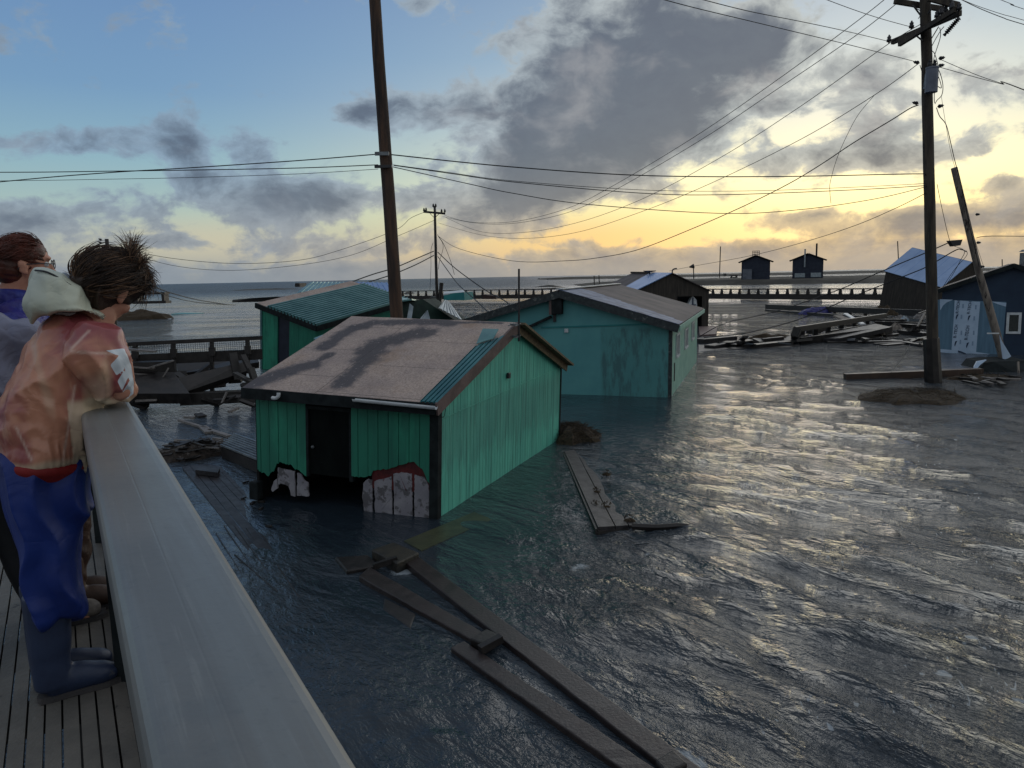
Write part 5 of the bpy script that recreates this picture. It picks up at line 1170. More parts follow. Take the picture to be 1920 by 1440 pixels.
# planked piece right of the shed
dk = empty('drifting_walkway', at_z(1120, 920, 0).xyz, 'drifting section of grey plank walkway right of the green shed', 'boardwalk')
P0, P1, P2_, P3 = at_z(1058, 846, .04), at_z(1121, 988, .13), at_z(1192, 984, .02), at_z(1102, 838, -.05)
for i, (s0, s1) in enumerate(((0, .44), (.46, .80), (.82, 1.0))):
    q = [P0.lerp(P3, s0), P0.lerp(P3, s1), P1.lerp(P2_, s1), P1.lerp(P2_, s0)]
    if i == 1: q[0] = q[0].lerp(q[3], .05); q[1] = q[1].lerp(q[2], .12)
    if i == 2: q[0] = q[0].lerp(q[3], .35); q[1] = q[1].lerp(q[2], .4)
    MB().poly(q[::-1], (0, 0, -.07)).build('plank', M_wet, dk, world_co=True, bevel=.008)
mb = MB(); mb.bar(P0 - Vector((0, 0, .15)), P1 - Vector((0, 0, .16)), .08, .25); mb.bar(P1 - Vector((.02, 0, .16)), P2_ - Vector((0, 0, .16)), .08, .2); mb.build('frame', M_dark, dk, world_co=True)
thing(MB().tube(spline([at_z(1185, 987, .05), at_z(1230, 989, .05), at_z(1280, 986, .02), at_z(1335, 990, -.03)], 4), [.06] * 8 + [.05, .04, .03, .02, .02], 6), 'floating_pole', M_dark, 'dark pole awash running right from the drifting plank walkway', 'pole')
lump('grass_clump', M_grass, at_z(1074, 818, 0), .72, 1.15, .30, 'brown grass and debris clump against the far corner of the green shed', 'grass clump', 3, chips=520)
lump('grass_clump', M_grass, at_z(1137, 891, 0), .13, .14, .10, 'tiny dark grass tuft beside the drifting plank walkway', 'grass clump', 4, chips=16)
for (x, y) in ((1118, 920), (1137, 948), (1180, 972), (1117, 945)):
    lump('grass_tuft', M_grass, at_z(x, y, .08), .1, .07, .05, 'small tuft of grass caught on the drifting walkway', 'grass tuft', x, chips=14, group='grass tufts on the drifting walkway')

# ---------------------------------------------------------------- right hand debris
lump('grass_clump', M_grass, at_z(1706, 749, 0), 1.6, 1.5, .30, 'flat dark grass clump floating before the right hand pole', 'grass clump', 8, chips=200)
lump('grass_clump', M_grass, at_z(1745, 744, 0), 1.1, 1.0, .24, 'smaller flat grass clump right of the larger one', 'grass clump', 12, chips=90)
a = at_z(1584, 706, .15); b_ = at_z(1745, 702, .15)
thing(MB().bar(at_z(1584, 707, .08), at_z(1840, 697, .2), .30, .26), 'floating_timber', mat('wet_brown_timber', C(72, 56, 46), C(56, 44, 38), 3, .5), 'long straight brown timber floating at the foot of the right hand pole', 'timber')
def rz(px, py, z): return at_z(px, py, z)
def rbar(a, za, b_, zb, w, h, m, label, name='plank', cat='plank', group=None, roll=0):
    return thing(MB().bar(at_z(*a, za), at_z(*b_, zb), w, h, roll=roll), name, m, label, cat, group)
GR = 'planks in the lumber wreck before the tilted shed'
# boardwalk section, upper
w1 = empty('wrecked_walkway', at_z(1480, 590).xyz, 'far dark wrecked walkway with railing, below the elevated boardwalk', 'boardwalk')
A, B = at_z(1437, 580, .0), at_z(1700, 598, .0)
mb = MB(); mb.bar(at_z(1437, 575, .45), at_z(1730, 587, .6), .3, .5); mb.build('side_beam', M_dark, w1, world_co=True)
mb = MB(); mb.bar(at_z(1437, 582, .15), at_z(1640, 596, .2), .3, .2); mb.build('lower_beam', M_dark, w1, world_co=True)
for i in range(9):
    t = i / 8; p = at_z(1450 + 230 * t, 581 + 14 * t, .1); MB().bar(p - Vector((0, 0, .2)), p + Vector((0, 0, .55)), .25, .2, up=(0, 1, 0)).build('post', M_dark, w1, world_co=True)
# nearer boardwalk section
w2 = empty('wrecked_walkway', at_z(1560, 625).xyz, 'nearer dark wrecked walkway with wet shining deck, before the tilted shed', 'boardwalk')
mb = MB(); mb.bar(at_z(1490, 618, .75), at_z(1660, 592, 1.0), .22, .32); mb.build('top_rail', M_dark, w2, world_co=True)
MB().bar(at_z(1492, 622, .8), at_z(1493, 634, 0), .5, .4, up=(0, 1, 0)).build('end_post', M_dark, w2, world_co=True)
for i in range(7):
    t = (i + .6) / 7; p0 = at_z(1490 + 170 * t, 618 - 26 * t, .7 + .2 * t); MB().bar(p0, p0 - Vector((0, 0, .8)), .25, .2, up=(0, 1, 0)).build('post', M_dark, w2, world_co=True)
mb = MB(); mb.slab([at_z(1490, 636, .15), at_z(1575, 634, .3), at_z(1672, 613, .75), at_z(1642, 607, .75)], .25, n=(0, 0, 1)); mb.build('deck', M_wet, w2, world_co=True)
mb = MB(); mb.bar(at_z(1500, 642, .1), at_z(1672, 620, .45), .12, .55); mb.build('side_beam', M_dark, w2, world_co=True)
for (a, za, b_, zb, w, h, m_) in [((1310, 640), .1, (1372, 634), .12, .9, .3, M_wet), ((1330, 650), .1, (1372, 642), .2, .7, .15, M_wet), ((1385, 642), .1, (1398, 631), .6, .3, .1, M_dark), ((1372, 648), .1, (1400, 640), .15, .5, .15, M_dark), ((1400, 650), .1, (1480, 642), .15, .6, .2, M_dark), ((1470, 640), .15, (1500, 628), .3, 1.0, .15, M_wet), ((1395, 642), .1, (1460, 634), .2, .8, .15, M_wet), ((1430, 638), .2, (1468, 634), .3, .4, .2, M_dark), ((1585, 588), .8, (1620, 609), .5, .3, .08, M_white), ((1570, 592), .7, (1600, 606), .5, .6, .1, M_greypole), ((1520, 622), .3, (1550, 612), .5, .6, .3, M_dark), ((1550, 622), .3, (1640, 608), .6, .25, .1, M_wet), ((1548, 640), .1, (1650, 636), .1, .3, .12, M_wet), ((1550, 642), .05, (1700, 640), .1, .6, .12, M_dark), ((1640, 645), .05, (1705, 641), .1, .3, .08, M_wet), ((1655, 647), .05, (1700, 643), .08, .5, .06, M_dark), ((1660, 608), .4, (1745, 614), .4, .5, .25, M_dark), ((1690, 622), .15, (1740, 628), .15, .6, .25, M_dark), ((1640, 604), .7, (1745, 606), .6, .25, .1, M_dark), ((1612, 600), .8, (1700, 600), .8, .3, .12, M_dark), ((1720, 613), .5, (1735, 585), 1.3, .12, .1, M_dark), ((1722, 588), 1.3, (1745, 580), 1.5, .1, .08, M_wet), ((1660, 636), .1, (1745, 650), .1, .3, .1, M_dark)]:
    rbar(a, za, b_, zb, w, h, m_, {M_wet.name: 'grey wet', M_dark.name: 'black', M_white.name: 'white', M_greypole.name: 'curved grey'}[m_.name] + ' plank lying in the lumber wreck before the tilted shed', 'wreck_plank', 'plank', GR)
for i in range(40):
    px = rn.choice([rn.uniform(1320, 1500), rn.uniform(1500, 1745), rn.uniform(1600, 1745)]); base = 644 if px < 1500 else rn.uniform(600, 645)
    py = base + rn.uniform(-6, 4); L = rn.uniform(8, 30); an = rn.uniform(-.25, .2)
    rbar((px, py), rn.uniform(.05, .3), (px + L, py + L * an * .6), rn.uniform(.05, .4), rn.uniform(.1, .5), rn.uniform(.05, .2), M_dark, 'black plank lying in the lumber wreck before the tilted shed', 'wreck_plank', 'plank', GR, rn.uniform(-.5, .5))
for i, (px, py, z, s, m_) in enumerate([(1684, 602, .6, .45, M_plank), (1695, 600, .7, .3, M_palemetal), (1660, 582, .6, .5, M_grass), (1650, 584, .5, .5, M_grass), (1672, 590, .5, .45, M_grass), (1650, 626, .3, .35, M_greypole), (1680, 616, .3, .4, M_greypole), (1725, 596, .8, .4, M_plank)]):
    lump('debris_bundle', m_, at_z(px, py, z), s, s, s * .9, 'ragged bundle of debris piled against the tilted shed', 'debris', 20 + i, chips=20, group='debris bundles by the tilted shed')
mb = MB()
tp_ = lump('blue_tarpaulin', mat('deep_blue_tarpaulin', C(34, 36, 110), C(24, 26, 84), 4, .4, .1, .3), at_z(1532, 588, .1), 1.6, .9, .65, 'crumpled deep blue tarpaulin caught on the far wrecked walkway', 'tarpaulin', 31)
lump('debris_mound', M_grass, at_z(1445, 641, 0), 1.6, .9, .5, 'low mound of weed on the lumber wreck nearest the teal house', 'debris', 41, chips=60)
thing(MB().poly([at_z(x, y, z) for x, y, z in ((1350, 655, .02), (1310, 660, .0), (1310, 646, .05), (1420, 650, .05), (1500, 646, .05), (1490, 650, .02))], (0, 0, -.08)), 'floating_raft', M_dark, 'low black raft of boards awash right of the teal house', 'raft')
# slab and debris by the navy house
thing(MB().poly([at_z(x, y, z) for x, y, z in ((1345, 612, .1), (1342, 626, .1), (1312, 628, .1), (1310, 612, .1))], (0, 0, -.3)), 'concrete_ramp', M_fascia, 'brown ramp slab at the foot of the dark garage corner', 'ramp')
sl_ = empty('broken_porch', at_z(1880, 705).xyz, 'dark broken porch platform with crumpled tarpaulin at the leaning pole foot', 'porch')
def nz_(px, py, Y=31): return at_y(px, py, Y)
mb = MB(); mb.poly([nz_(1828, 702, 30.5), nz_(1846, 680, 30.6), nz_(1862, 678, 30.6), nz_(1930, 676, 30.8), nz_(1940, 716, 30), nz_(1880, 712, 30)], (.2, 1.6, 0)); mb.build('platform', M_trim, sl_, world_co=True)
mb = MB(); mb.poly([nz_(1825, 700, 30.3), nz_(1827, 688, 30.4), nz_(1832, 678, 30.5), nz_(1850, 675, 30.5), nz_(1838, 684, 30.4)], (.05, .15, 0)); mb.build('tarpaulin', M_wrap, sl_, world_co=True)
MB().bar(nz_(1909, 678, 30.2), nz_(1910, 704, 30), .06, .06, up=(0, 1, 0)).build('post', M_greypole, sl_, world_co=True)
thing(MB().poly([at_z(x, y, .12) for x, y in ((1762, 661), (1840, 667), (1870, 676), (1850, 690), (1764, 694))], (0, 0, -.2)), 'porch_slab', mat('wet_grey_slab', C(84, 88, 98), C(66, 70, 80), 1, .3, .15, .1), 'wet grey porch slab below the printed house wrap', 'slab')
for i in range(18):
    px = rn.uniform(1785, 1900); py = rn.uniform(698, 718); L = rn.uniform(10, 34)
    thing(MB().bar(at_z(px, py, .1), at_z(px + L, py + rn.uniform(-3, 7), .12), rn.uniform(.05, .22), .07), 'driftwood', M_plank if rn.random() < .3 else M_dark, 'driftwood stick in the tangle below the leaning pole', 'driftwood', 'driftwood below the leaning pole')
lump('debris_mound', M_grass, at_z(1835, 712, 0), 1.5, .5, .22, 'dark debris mound below the broken porch', 'debris', 51, chips=60)
# hidden lower planks & stray pieces on the far shore
for (x, y, w, nm) in ((1377, 517, 12, 'dark parked cart left of the dark cabins'), (1470, 524, 14, 'dark pile between the two dark cabins'), (1360, 514, 4, 'pale drum on the far shore')):
    a = at_y(x, y + 4, 258); sc_ = w * 258 / F / 2
    mb = MB(); mb.box((-sc_, 0, 0), (sc_, 1.5, .25)); mb.box((-sc_, 0, .6), (sc_, 1.5, .95)); mb.box((-sc_ * .9, .1, .2), (-sc_ * .6, 1, .8)); mb.box((sc_ * .5, .1, .2), (sc_ * .9, 1, .8)); o = mb.build('shore_clutter', M_dark); o.location = a; tag(o, nm, 'clutter')
# ---------------------------------------------------------------- deck and handrail we stand behind
DZ = 2.7; RZ = 3.77
rd = Vector((-.504, .864, 0)).normalized(); rnv = Vector((rd.y, -rd.x, 0))   # along the rail, outward
PR = Vector((-.138, .631, 0))
def RP(s, o, z): return PR + rd * s + rnv * o + Vector((0, 0, z))
dk = empty('boardwalk_deck', RP(2, -.6, DZ), kind='structure')
M_slat = mat('grey_composite_slat', C(108, 104, 98), C(88, 86, 82), 3, .6, .1, .25, (1, 1, 1), 40, spots=(C(60, 58, 58), 6, .64))
mb = MB(); o_ = -.105; k = 0
while o_ > -2.6:
    w_ = .0465; z_ = DZ + random.uniform(-.0012, .0012)
    a = RP(-3, o_ - w_, z_); b_ = RP(12, o_ - w_, z_); c = RP(12, o_, z_); d = RP(-3, o_, z_)
    mb.slab([a, d, c, b_], .024, n=(0, 0, 1)); o_ -= .0535
mb.build('slats', M_slat, dk, world_co=True)
mb = MB()
for i in range(26):
    s = -2.8 + i * .6; mb.bar(RP(s, -.1, DZ - .09), RP(s, -2.6, DZ - .09), .05, .12)
mb.bar(RP(-3, -.14, DZ - .16), RP(12, -.14, DZ - .16), .08, .26); mb.bar(RP(-3, -2.5, DZ - .16), RP(12, -2.5, DZ - .16), .08, .26)
mb.build('joists', M_dark, dk, world_co=True)
mb = MB()
for s in (-1.5, 1.5, 4.5, 7.5, 10.5):
    for o2 in (-.2, -2.4): mb.tube([RP(s, o2, -1.5), RP(s, o2, DZ - .2)], .14, 10)
mb.build('pilings', M_dark, dk, world_co=True)
def railfn(T, v, c, b):
    al = T.vmath('DOT_PRODUCT', v, tuple(rd)); ac = T.vmath('DOT_PRODUCT', v, tuple(rnv)); w = T.combine(T.math('MULTIPLY', al, .35), T.math('MULTIPLY', ac, 9), 0)
    n = T.noise(w, 2.6, 6, .65, .4); n2 = T.noise(v, 60, 3, .6); n4 = T.noise(T.combine(T.math('MULTIPLY', al, 1.2), T.math('MULTIPLY', ac, 30), 3), 2, 4, .7)
    T.put(b.inputs['Roughness'], T.math('ADD', .28, T.math('MULTIPLY', n, .3)))
    c = T.mix(T.math('MULTIPLY', T.smooth(n4, .56, .66), .35), c, C(134, 136, 134))
    c = T.mix(T.math('MULTIPLY', T.smooth(T.noise(v, 3.5, 6, .7), .58, .66), .3), c, C(86, 92, 96))
    c = T.mix(T.math('MULTIPLY', T.smooth(n, .4, .65), .5), c, C(118, 124, 126))
    return T.mix(T.math('MULTIPLY', T.smooth(n2, .58, .7), .25), c, C(84, 88, 92))
M_rail = mat('worn_grey_rail', C(118, 118, 116), C(102, 104, 104), .9, .36, .14, .12, (1, 1, 1), 40, fn=railfn, spec=.6, bdist=.004)
hr_ = empty('handrail', RP(2, -.08, DZ), 'broad smooth grey handrail in the foreground that the people lean on', 'handrail')
prof = [(-.166, -.085), (-.167, -.022), (-.1655, -.014), (-.1615, -.007), (-.155, -.0025), (-.147, -.0008), (-.135, 0), (-.092, .0004), (-.0895, .0002), (-.087, .0004), (-.03, 0), (-.018, -.0008), (-.010, -.0032), (-.004, -.0078), (-.0005, -.015), (0, -.024), (0, -.085)]
mb = MB(); vs = []; fs = []; n = len(prof); NS = 60
for i in range(NS + 1):
    s = -3 + 15 * i / NS
    for o2, z in prof: vs.append(RP(s, o2, RZ + z + .0006 * mnoise.noise(Vector((s * 2, 0, 0)))))
for i in range(NS):
    for j in range(n): a = i * n + j; b2 = i * n + (j + 1) % n; fs.append((a, b2, b2 + n, a + n))
mb.add(vs, fs); ro = mb.build('top_rail', M_rail, hr_, world_co=True, smooth=False)
for s in (-1.3, .6, 2.55, 4.4, 6.3, 8.2):
    MB().bar(RP(s, -.075, DZ - .3), RP(s, -.075, RZ - .07), .09, .09, up=(0, 1, 0)).build('post', M_trim, hr_, world_co=True)
mb = MB(); mb.bar(RP(-3, -.07, DZ + .93), RP(12, -.07, DZ + .93), .04, .09); mb.build('upper_stringer', M_trim, hr_, world_co=True)
mb = MB(); mb.bar(RP(-3, -.05, DZ + .06), RP(12, -.05, DZ + .06), .035, .07); mb.build('bottom_rail', M_fascia, hr_, world_co=True)
# expanded mesh infill: real diagonal wires
mb = MB(); 
def tri_bar(mb, a, b_, r):
    a, b_ = Vector(a), Vector(b_); d = (b_ - a).normalized(); x = d.cross(rnv).normalized() * r; y = rnv * r
    mb.add([a + x, a - x * .5 + y, a - x * .5 - y, b_ + x, b_ - x * .5 + y, b_ - x * .5 - y], [(0, 1, 4, 3), (1, 2, 5, 4), (2, 0, 3, 5)])
for i in range(130):
    s = -1 + i * .06
    tri_bar(mb, RP(s, -.045, DZ + .08), RP(s + .42, -.045, DZ + .9), .0016); tri_bar(mb, RP(s + .42, -.042, DZ + .08), RP(s, -.042, DZ + .9), .0016)
mb.build('mesh_infill', M_steel, hr_, world_co=True)

# ---------------------------------------------------------------- people
def remeshed(name, mb, m, parent, vox=.009, sm_it=4, disp=None, attr=None):
    o = mb.build(name, m, None); md = o.modifiers.new('r', 'REMESH'); md.mode = 'VOXEL'; md.voxel_size = vox
    if sm_it: sm2 = o.modifiers.new('s', 'SMOOTH'); sm2.iterations = sm_it; sm2.factor = .5
    dg = bpy.context.evaluated_depsgraph_get(); me_ = bpy.data.meshes.new_from_object(o.evaluated_get(dg)); me_.name = name
    bpy.data.objects.remove(o)
    nv_ = len(me_.vertices); co_ = np.empty(nv_ * 3, np.float32); me_.vertices.foreach_get('co', co_); co_ = co_.reshape(-1, 3)
    no_ = np.empty(nv_ * 3, np.float32); me_.vertex_normals.foreach_get('vector', no_); no_ = no_.reshape(-1, 3)
    if disp is not None: co_ = co_ + no_ * disp(co_, no_)[:, None]
    if attr:
        for k, f in attr.items(): a_ = me_.attributes.new(k, 'FLOAT', 'POINT'); a_.data.foreach_set('value', f(co_, no_).astype(np.float32))
    Mi = np.array(parent.matrix_world.inverted()); co_ = co_ @ Mi[:3, :3].T + Mi[:3, 3]
    me_.vertices.foreach_set('co', co_.astype(np.float32).ravel()); me_.polygons.foreach_set('use_smooth', [True] * len(me_.polygons)); me_.update()
    if not me_.materials: me_.materials.append(m)
    ob = bpy.data.objects.new(name, me_); col.objects.link(ob); ob.parent = parent; return ob
nX = rnv.copy(); nY = rd.copy(); UP = Vector((0, 0, 1))
def loft(mb, pts, rad, nYv=nY, n=18, closed_ends=True):
    """pts centre line; rad list of (rY, rX): half widths across the body and in the facing direction"""
    pts = [Vector(p) for p in pts]
    sp = spline(pts, 5); m_ = len(pts); rs = []
    for i in range(len(sp)):
        t = i / (len(sp) - 1) * (m_ - 1); a = min(int(t), m_ - 2); f = t - a; f = f * f * (3 - 2 * f)
        rs.append((rad[a][0] * (1 - f) + rad[a + 1][0] * f, rad[a][1] * (1 - f) + rad[a + 1][1] * f))
    rings = []
    for i, p in enumerate(sp):
        d = (sp[min(i + 1, len(sp) - 1)] - sp[max(i - 1, 0)]).normalized(); a1 = nYv - d * nYv.dot(d)
        if a1.length < .15: a1 = UP - d * UP.dot(d)
        a1.normalize(); a2 = a1.cross(d)
        rings.append([p + a1 * math.cos(2 * math.pi * k / n) * rs[i][0] + a2 * math.sin(2 * math.pi * k / n) * rs[i][1] for k in range(n)])
    # rounded ends
    d0 = (sp[0] - sp[1]).normalized(); d1 = (sp[-1] - sp[-2]).normalized()
    def capring(r, d, f, h): c = sum(r, Vector()) / n; return [c + (q - c) * f + d * h for q in r]
    r0 = min(rs[0]); r1 = min(rs[-1])
    rings = [capring(rings[0], d0, .45, r0 * .42), capring(rings[0], d0, .8, r0 * .26)] + rings + [capring(rings[-1], d1, .8, r1 * .26), capring(rings[-1], d1, .45, r1 * .42)]
    vs = [q for r in rings for q in r]; fs = []; R2 = len(rings)
    for i in range(R2 - 1):
        for k in range(n): fs.append((i * n + k, i * n + (k + 1) % n, (i + 1) * n + (k + 1) % n, (i + 1) * n + k))
    fs.append(tuple(range(n - 1, -1, -1))); fs.append(tuple((R2 - 1) * n + k for k in range(n)))
    return mb.add(vs, fs)
def basis(f, u):
    f = Vector(f).normalized(); s = f.cross(Vector(u)).normalized(); u = s.cross(f); return f, s, u   # s = the head's right
def head(mb, c, f, u, k=1.0):
    f, s, u = basis(f, u); Mx = Matrix((s, f, u)).transposed()
    def e(df, ds, du, r): mb.ell(c + (f * df + s * ds + u * du) * k, (r[0] * k, r[1] * k, r[2] * k), Mx)
    e(0, 0, .03, (.076, .096, .088)); e(.028, 0, -.03, (.062, .068, .075)); e(.045, 0, -.075, (.040, .045, .034)); e(.072, 0, -.088, (.02, .02, .018))
    e(.096, 0, -.018, (.011, .016, .026)); e(.108, 0, -.030, (.014, .014, .012)); e(.085, 0, .028, (.055, .02, .012))
    e(.087, 0, -.057, (.024, .012, .006)); e(.086, 0, -.067, (.021, .012, .007))
    for g in (-1, 1):
        e(.052, .036 * g, -.035, (.03, .032, .026)); e(-.008, .077 * g, -.012, (.009, .019, .031)); e(-.014, .084 * g, .004, (.007, .015, .016)); e(.0, .078 * g, -.034, (.007, .009, .012))
def hand(mb, wrist, d, pn, k=1.0, curl=.5):
    """d: direction of the fingers, pn: palm normal; five separate fingers, curled"""
    d = Vector(d).normalized(); pn = Vector(pn); pn = (pn - d * pn.dot(d)).normalized(); w = d.cross(pn)
    loft(mb, [wrist, wrist + d * .04 * k, wrist + d * .085 * k], [(.024 * k, .020 * k), (.036 * k, .015 * k), (.040 * k, .013 * k)], nYv=w, n=12)
    for i, (L, off_) in enumerate(((.072, -.029), (.080, -.010), (.075, .010), (.060, .028))):
        p = wrist + (d * .082 + w * off_) * k; pts = [p]; a = curl * .4
        for sgm in (.45, .32, .23):
            dd = d * math.cos(a) + pn * math.sin(a); p = p + dd * L * sgm * k; pts.append(p); a += curl
        mb.tube(spline(pts, 3), [.0085 * k] * 4 + [.0078 * k] * 3 + [.0065 * k] * 3, 8)
    p = wrist + (d * .03 - w * .026) * k; q = p + (d * .03 - w * .028 + pn * .012) * k; mb.tube(spline([p, q, q + (d * .028 - w * .004 + pn * .012) * k], 3), [.012 * k, .012 * k, .011 * k, .010 * k, .0095 * k, .009 * k, .007 * k], 8)

M_skin = mat('wind_reddened_skin', C(196, 146, 124), C(182, 128, 108), 12, .55, .05, .1, (1, 1, 1), 80, spec=.4, bdist=.002)
M_hair = mat('dark_brown_hair', C(58, 42, 34), C(38, 28, 24), 10, .5, .1, .5, (1, 1, 1), 120, bdist=.004)
M_hair2 = mat('light_brown_hair', C(126, 96, 72), C(84, 62, 48), 10, .5, .1, .2)
M_auburn = mat('auburn_hair', C(96, 46, 34), C(64, 36, 28), 16, .45, .1, .6, (1, 1, 1), 90, bdist=.003)
def fold_bump(T, b, v, s1=6, st=.5, d=.03):
    n1_ = T.noise(v, s1, 3, .5, 1.2); n2_ = T.noise(v, 60, 2, .5)
    ri = T.math('ABSOLUTE', T.math('SUBTRACT', n1_, .5))
    h = T.math('ADD', T.math('POWER', T.math('MULTIPLY', ri, 3.0), .7), T.math('MULTIPLY', n2_, .03))
    bu = T.node('ShaderNodeBump'); bu.inputs['Strength'].default_value = st; bu.inputs['Distance'].default_value = d
    T.link(h, bu.inputs['Height']); T.link(bu.outputs[0], b.inputs['Normal'])

def jacket_fn(T, v, c, b):
    z = sepxyz(T, v)[2]
    n = T.noise(T.vmath('ADD', v, (3, 1, 0)), 2.4, 4, .55, .6)
    c = T.mix(T.smooth(n, .44, .6), C(188, 130, 104), C(142, 70, 74))
    c = T.mix(T.math('MULTIPLY', T.smooth(T.noise(T.vmath('MULTIPLY', v, (1, 1, .4)), 9, 4, .6, 1.0), .56, .66), .4), c, C(212, 172, 146))
    band = T.smooth(T.math('ADD', z, T.math('MULTIPLY', n, .16)), .12 + .02, .10)
    hem = T.node('ShaderNodeAttribute', attribute_name='hem').outputs['Fac']; pt = T.node('ShaderNodeAttribute', attribute_name='patch').outputs['Fac']
    c = T.mix(T.math('MULTIPLY', hem, .8), c, C(214, 194, 166)); 
    seam = T.node('ShaderNodeAttribute', attribute_name='seam').outputs['Fac']
    c = T.mix(T.math('MULTIPLY', seam, .6), c, C(224, 200, 184))
    c = T.mix(T.smooth(pt, .45, .55), c, C(212, 220, 228))
    fold_bump(T, b, v, 5, .22, .015); return c
M_jacket = mat('pink_translucent_rain_jacket', C(200, 140, 116), rough=.38, rvar=.1, bump=0, spec=.5, fn=jacket_fn, coat=.15)
def plain_fold(s1=7, st=.5, d=.02):
    def f(T, v, c, b): fold_bump(T, b, v, s1, st, d); return c
    return f
M_hood = mat('cream_hood_fabric', C(196, 200, 182), C(176, 184, 176), 3, .5, .08, 0, fn=plain_fold(5, .3, .015))
M_pants = mat('royal_blue_waterproof', C(24, 50, 124), C(18, 36, 98), 2, .5, .1, 0, fn=plain_fold(4, .15, .02))
M_boot = mat('navy_rubber_boot', C(46, 58, 84), C(38, 48, 72), 6, .4, .12, .1, spots=(C(76, 78, 84), 9, .64))
M_sole = mat('grey_rubber_sole', C(78, 74, 74), C(60, 58, 60), 8, .7)
M_bluecoat = mat('blue_violet_padded_coat', C(34, 62, 150), C(52, 36, 110), 2.2, .5, .1, 0, fn=plain_fold(4, .6, .03))
M_greyhood = mat('pale_grey_sweatshirt', C(132, 136, 158), C(116, 120, 142), 4, .8, .05, 0, fn=plain_fold(6, .3, .02))
M_blackleg = mat('black_leggings', C(20, 22, 28), C(14, 16, 20), 4, .7, .05, .1)
M_sneaker = mat('worn_beige_sneaker', C(120, 112, 104), C(84, 78, 74), 18, .7, .1, .2)
M_brownbib = mat('brown_waders', C(74, 50, 38), C(54, 38, 30), 4, .5, .1, 0, fn=plain_fold(6, .4, .02))
M_palecoat = mat('pale_grey_green_coat', C(150, 160, 150), C(132, 144, 136), 4, .6, .05, 0, fn=plain_fold(6, .4, .02))

def boot(heel, d, shaft_top, parent, m=None, sole=None, L=.30, hs=.30, name='boot', r=.055, wide=1.0):
    m = m or M_boot; sole = sole or M_sole
    d = Vector(d); d.z = 0; d.normalize(); s = UP.cross(d)
    mb = MB(); ank = heel + d * .055 + UP * .09; top = Vector(shaft_top)
    loft(mb, [top, ank.lerp(top, .5), ank + UP * .05, ank - UP * .035 + d * .005], [(r * 1.12, r * 1.2), (r * 1.0, r * 1.08), (r * .82, r * .98), (r * .78, r * 1.0)], nYv=s)
    loft(mb, [heel + d * .045 + UP * .055, heel + d * .13 + UP * .06, heel + d * .21 + UP * .048, heel + d * (L - .03) + UP * .04], [(.042, .052), (.046, .056), (.052, .044), (.040, .032)], nYv=s)
    ob = remeshed(name, mb, m, parent, .007, 3)
    pts = []; half = [(.0, .0), (.01, .028), (.05, .036), (.10, .032), (.17, .044), (.23, .048), (.28, .034), (L, .0)]
    pts = [heel + d * a + s * w for a, w in half] + [heel + d * a - s * w for a, w in half[-2:0:-1]]
    MB().poly([p + UP * .001 for p in pts], (0, 0, .022)).build('sole', sole, parent, world_co=True) if False else None
    q = MB().poly([p + UP * .001 for p in pts], (0, 0, .022)); so = q.build('sole', sole, None)
    me_ = so.data; Mi = parent.matrix_world.inverted()
    for v in me_.vertices: v.co = Mi @ v.co
    so.parent = ob; return ob

# ---- the person leaning on the rail
O1 = at_z(112, 1297, DZ)
def mkLP(O):
    def LP(px, py, y=0.0):
        d = ray(px, py); q = O + nY * y; t = (q - CAM).dot(nY) / d.dot(nY); return CAM + d * t
    return LP
LP = mkLP(O1)
def HX(px, py, h, y=0): return (LP(px + h, py, y) - LP(px - h, py, y)).length / 2
p1 = empty('person', O1, 'person leaning over the handrail in a pink and cream rain jacket, blue trousers and navy rubber boots', 'person')
p1['label'] = 'person in pink and cream rain jacket and blue trousers leaning over the handrail'
hc = LP(205, 541, .02); hf = (nX * .62 + nY * .68 - UP * .55).normalized(); hu = (UP * .9 + nX * .35)
mb = MB(); head(mb, hc, hf, hu, 1.02)
loft(mb, [LP(150, 640), LP(178, 600), hc - UP * .03 - nX * .03], [(.13, .10), (.06, .065), (.05, .055)])
loft(mb, [LP(150, 640), LP(118, 720), LP(92, 800), LP(88, 880)], [(.17, .11), (.16, .12), (.14, .11), (.16, .12)])
nb_h = at_z(70, 1319, DZ); nb_t = at_z(231, 1270, DZ); nd = (nb_t - nb_h); nL = nd.length; nd.normalize()
fb_t = at_z(210, 1249, DZ); fb_h = fb_t - nd * nL + nd * .02
ka, kb_ = nb_h + nd * .06, fb_h + nd * .06
ya, yb = (ka - O1).dot(nY), (kb_ - O1).dot(nY)
for kk, yy in ((ka, ya), (kb_, yb)):
    loft(mb, [LP(88, 880, yy * .8), LP(92, 1010, yy), kk + UP * .12], [(.085, .09), (.055, .06), (.032, .036)])
    loft(mb, [kk + UP * .11, kk + UP * .06 + nd * .05, kk + UP * .045 + nd * .14], [(.030, .032), (.028, .026), (.026, .016)])
Ez = RZ + .062
def onrail(px, py, z): return at_z(px, py, z)
E1 = onrail(226, 733, Ez); sY = (E1 - O1).dot(nY); print('elbow y', sY, (E1 - O1).dot(nX))
S1 = LP(180, 640, -.17); Hd = E1 + nY * .27 - nX * .02
E2 = E1 + nY * .46; S2 = LP(186, 640, .19)
for S_, E_ in ((S1, E1), (S2, E2)):
    wr_ = Hd + (E_ - Hd).normalized() * .07
    loft(mb, [S_, (S_ + E_) / 2, E_, (E_ + wr_) / 2, wr_], [(.055, .055), (.045, .045), (.036, .036), (.036, .036), (.026, .022)], n=12)
    hand(mb, wr_, (Hd - E_), (-UP + nX * .2), 1.0, .35)
remeshed('body', mb, M_skin, p1, .0062, 1)
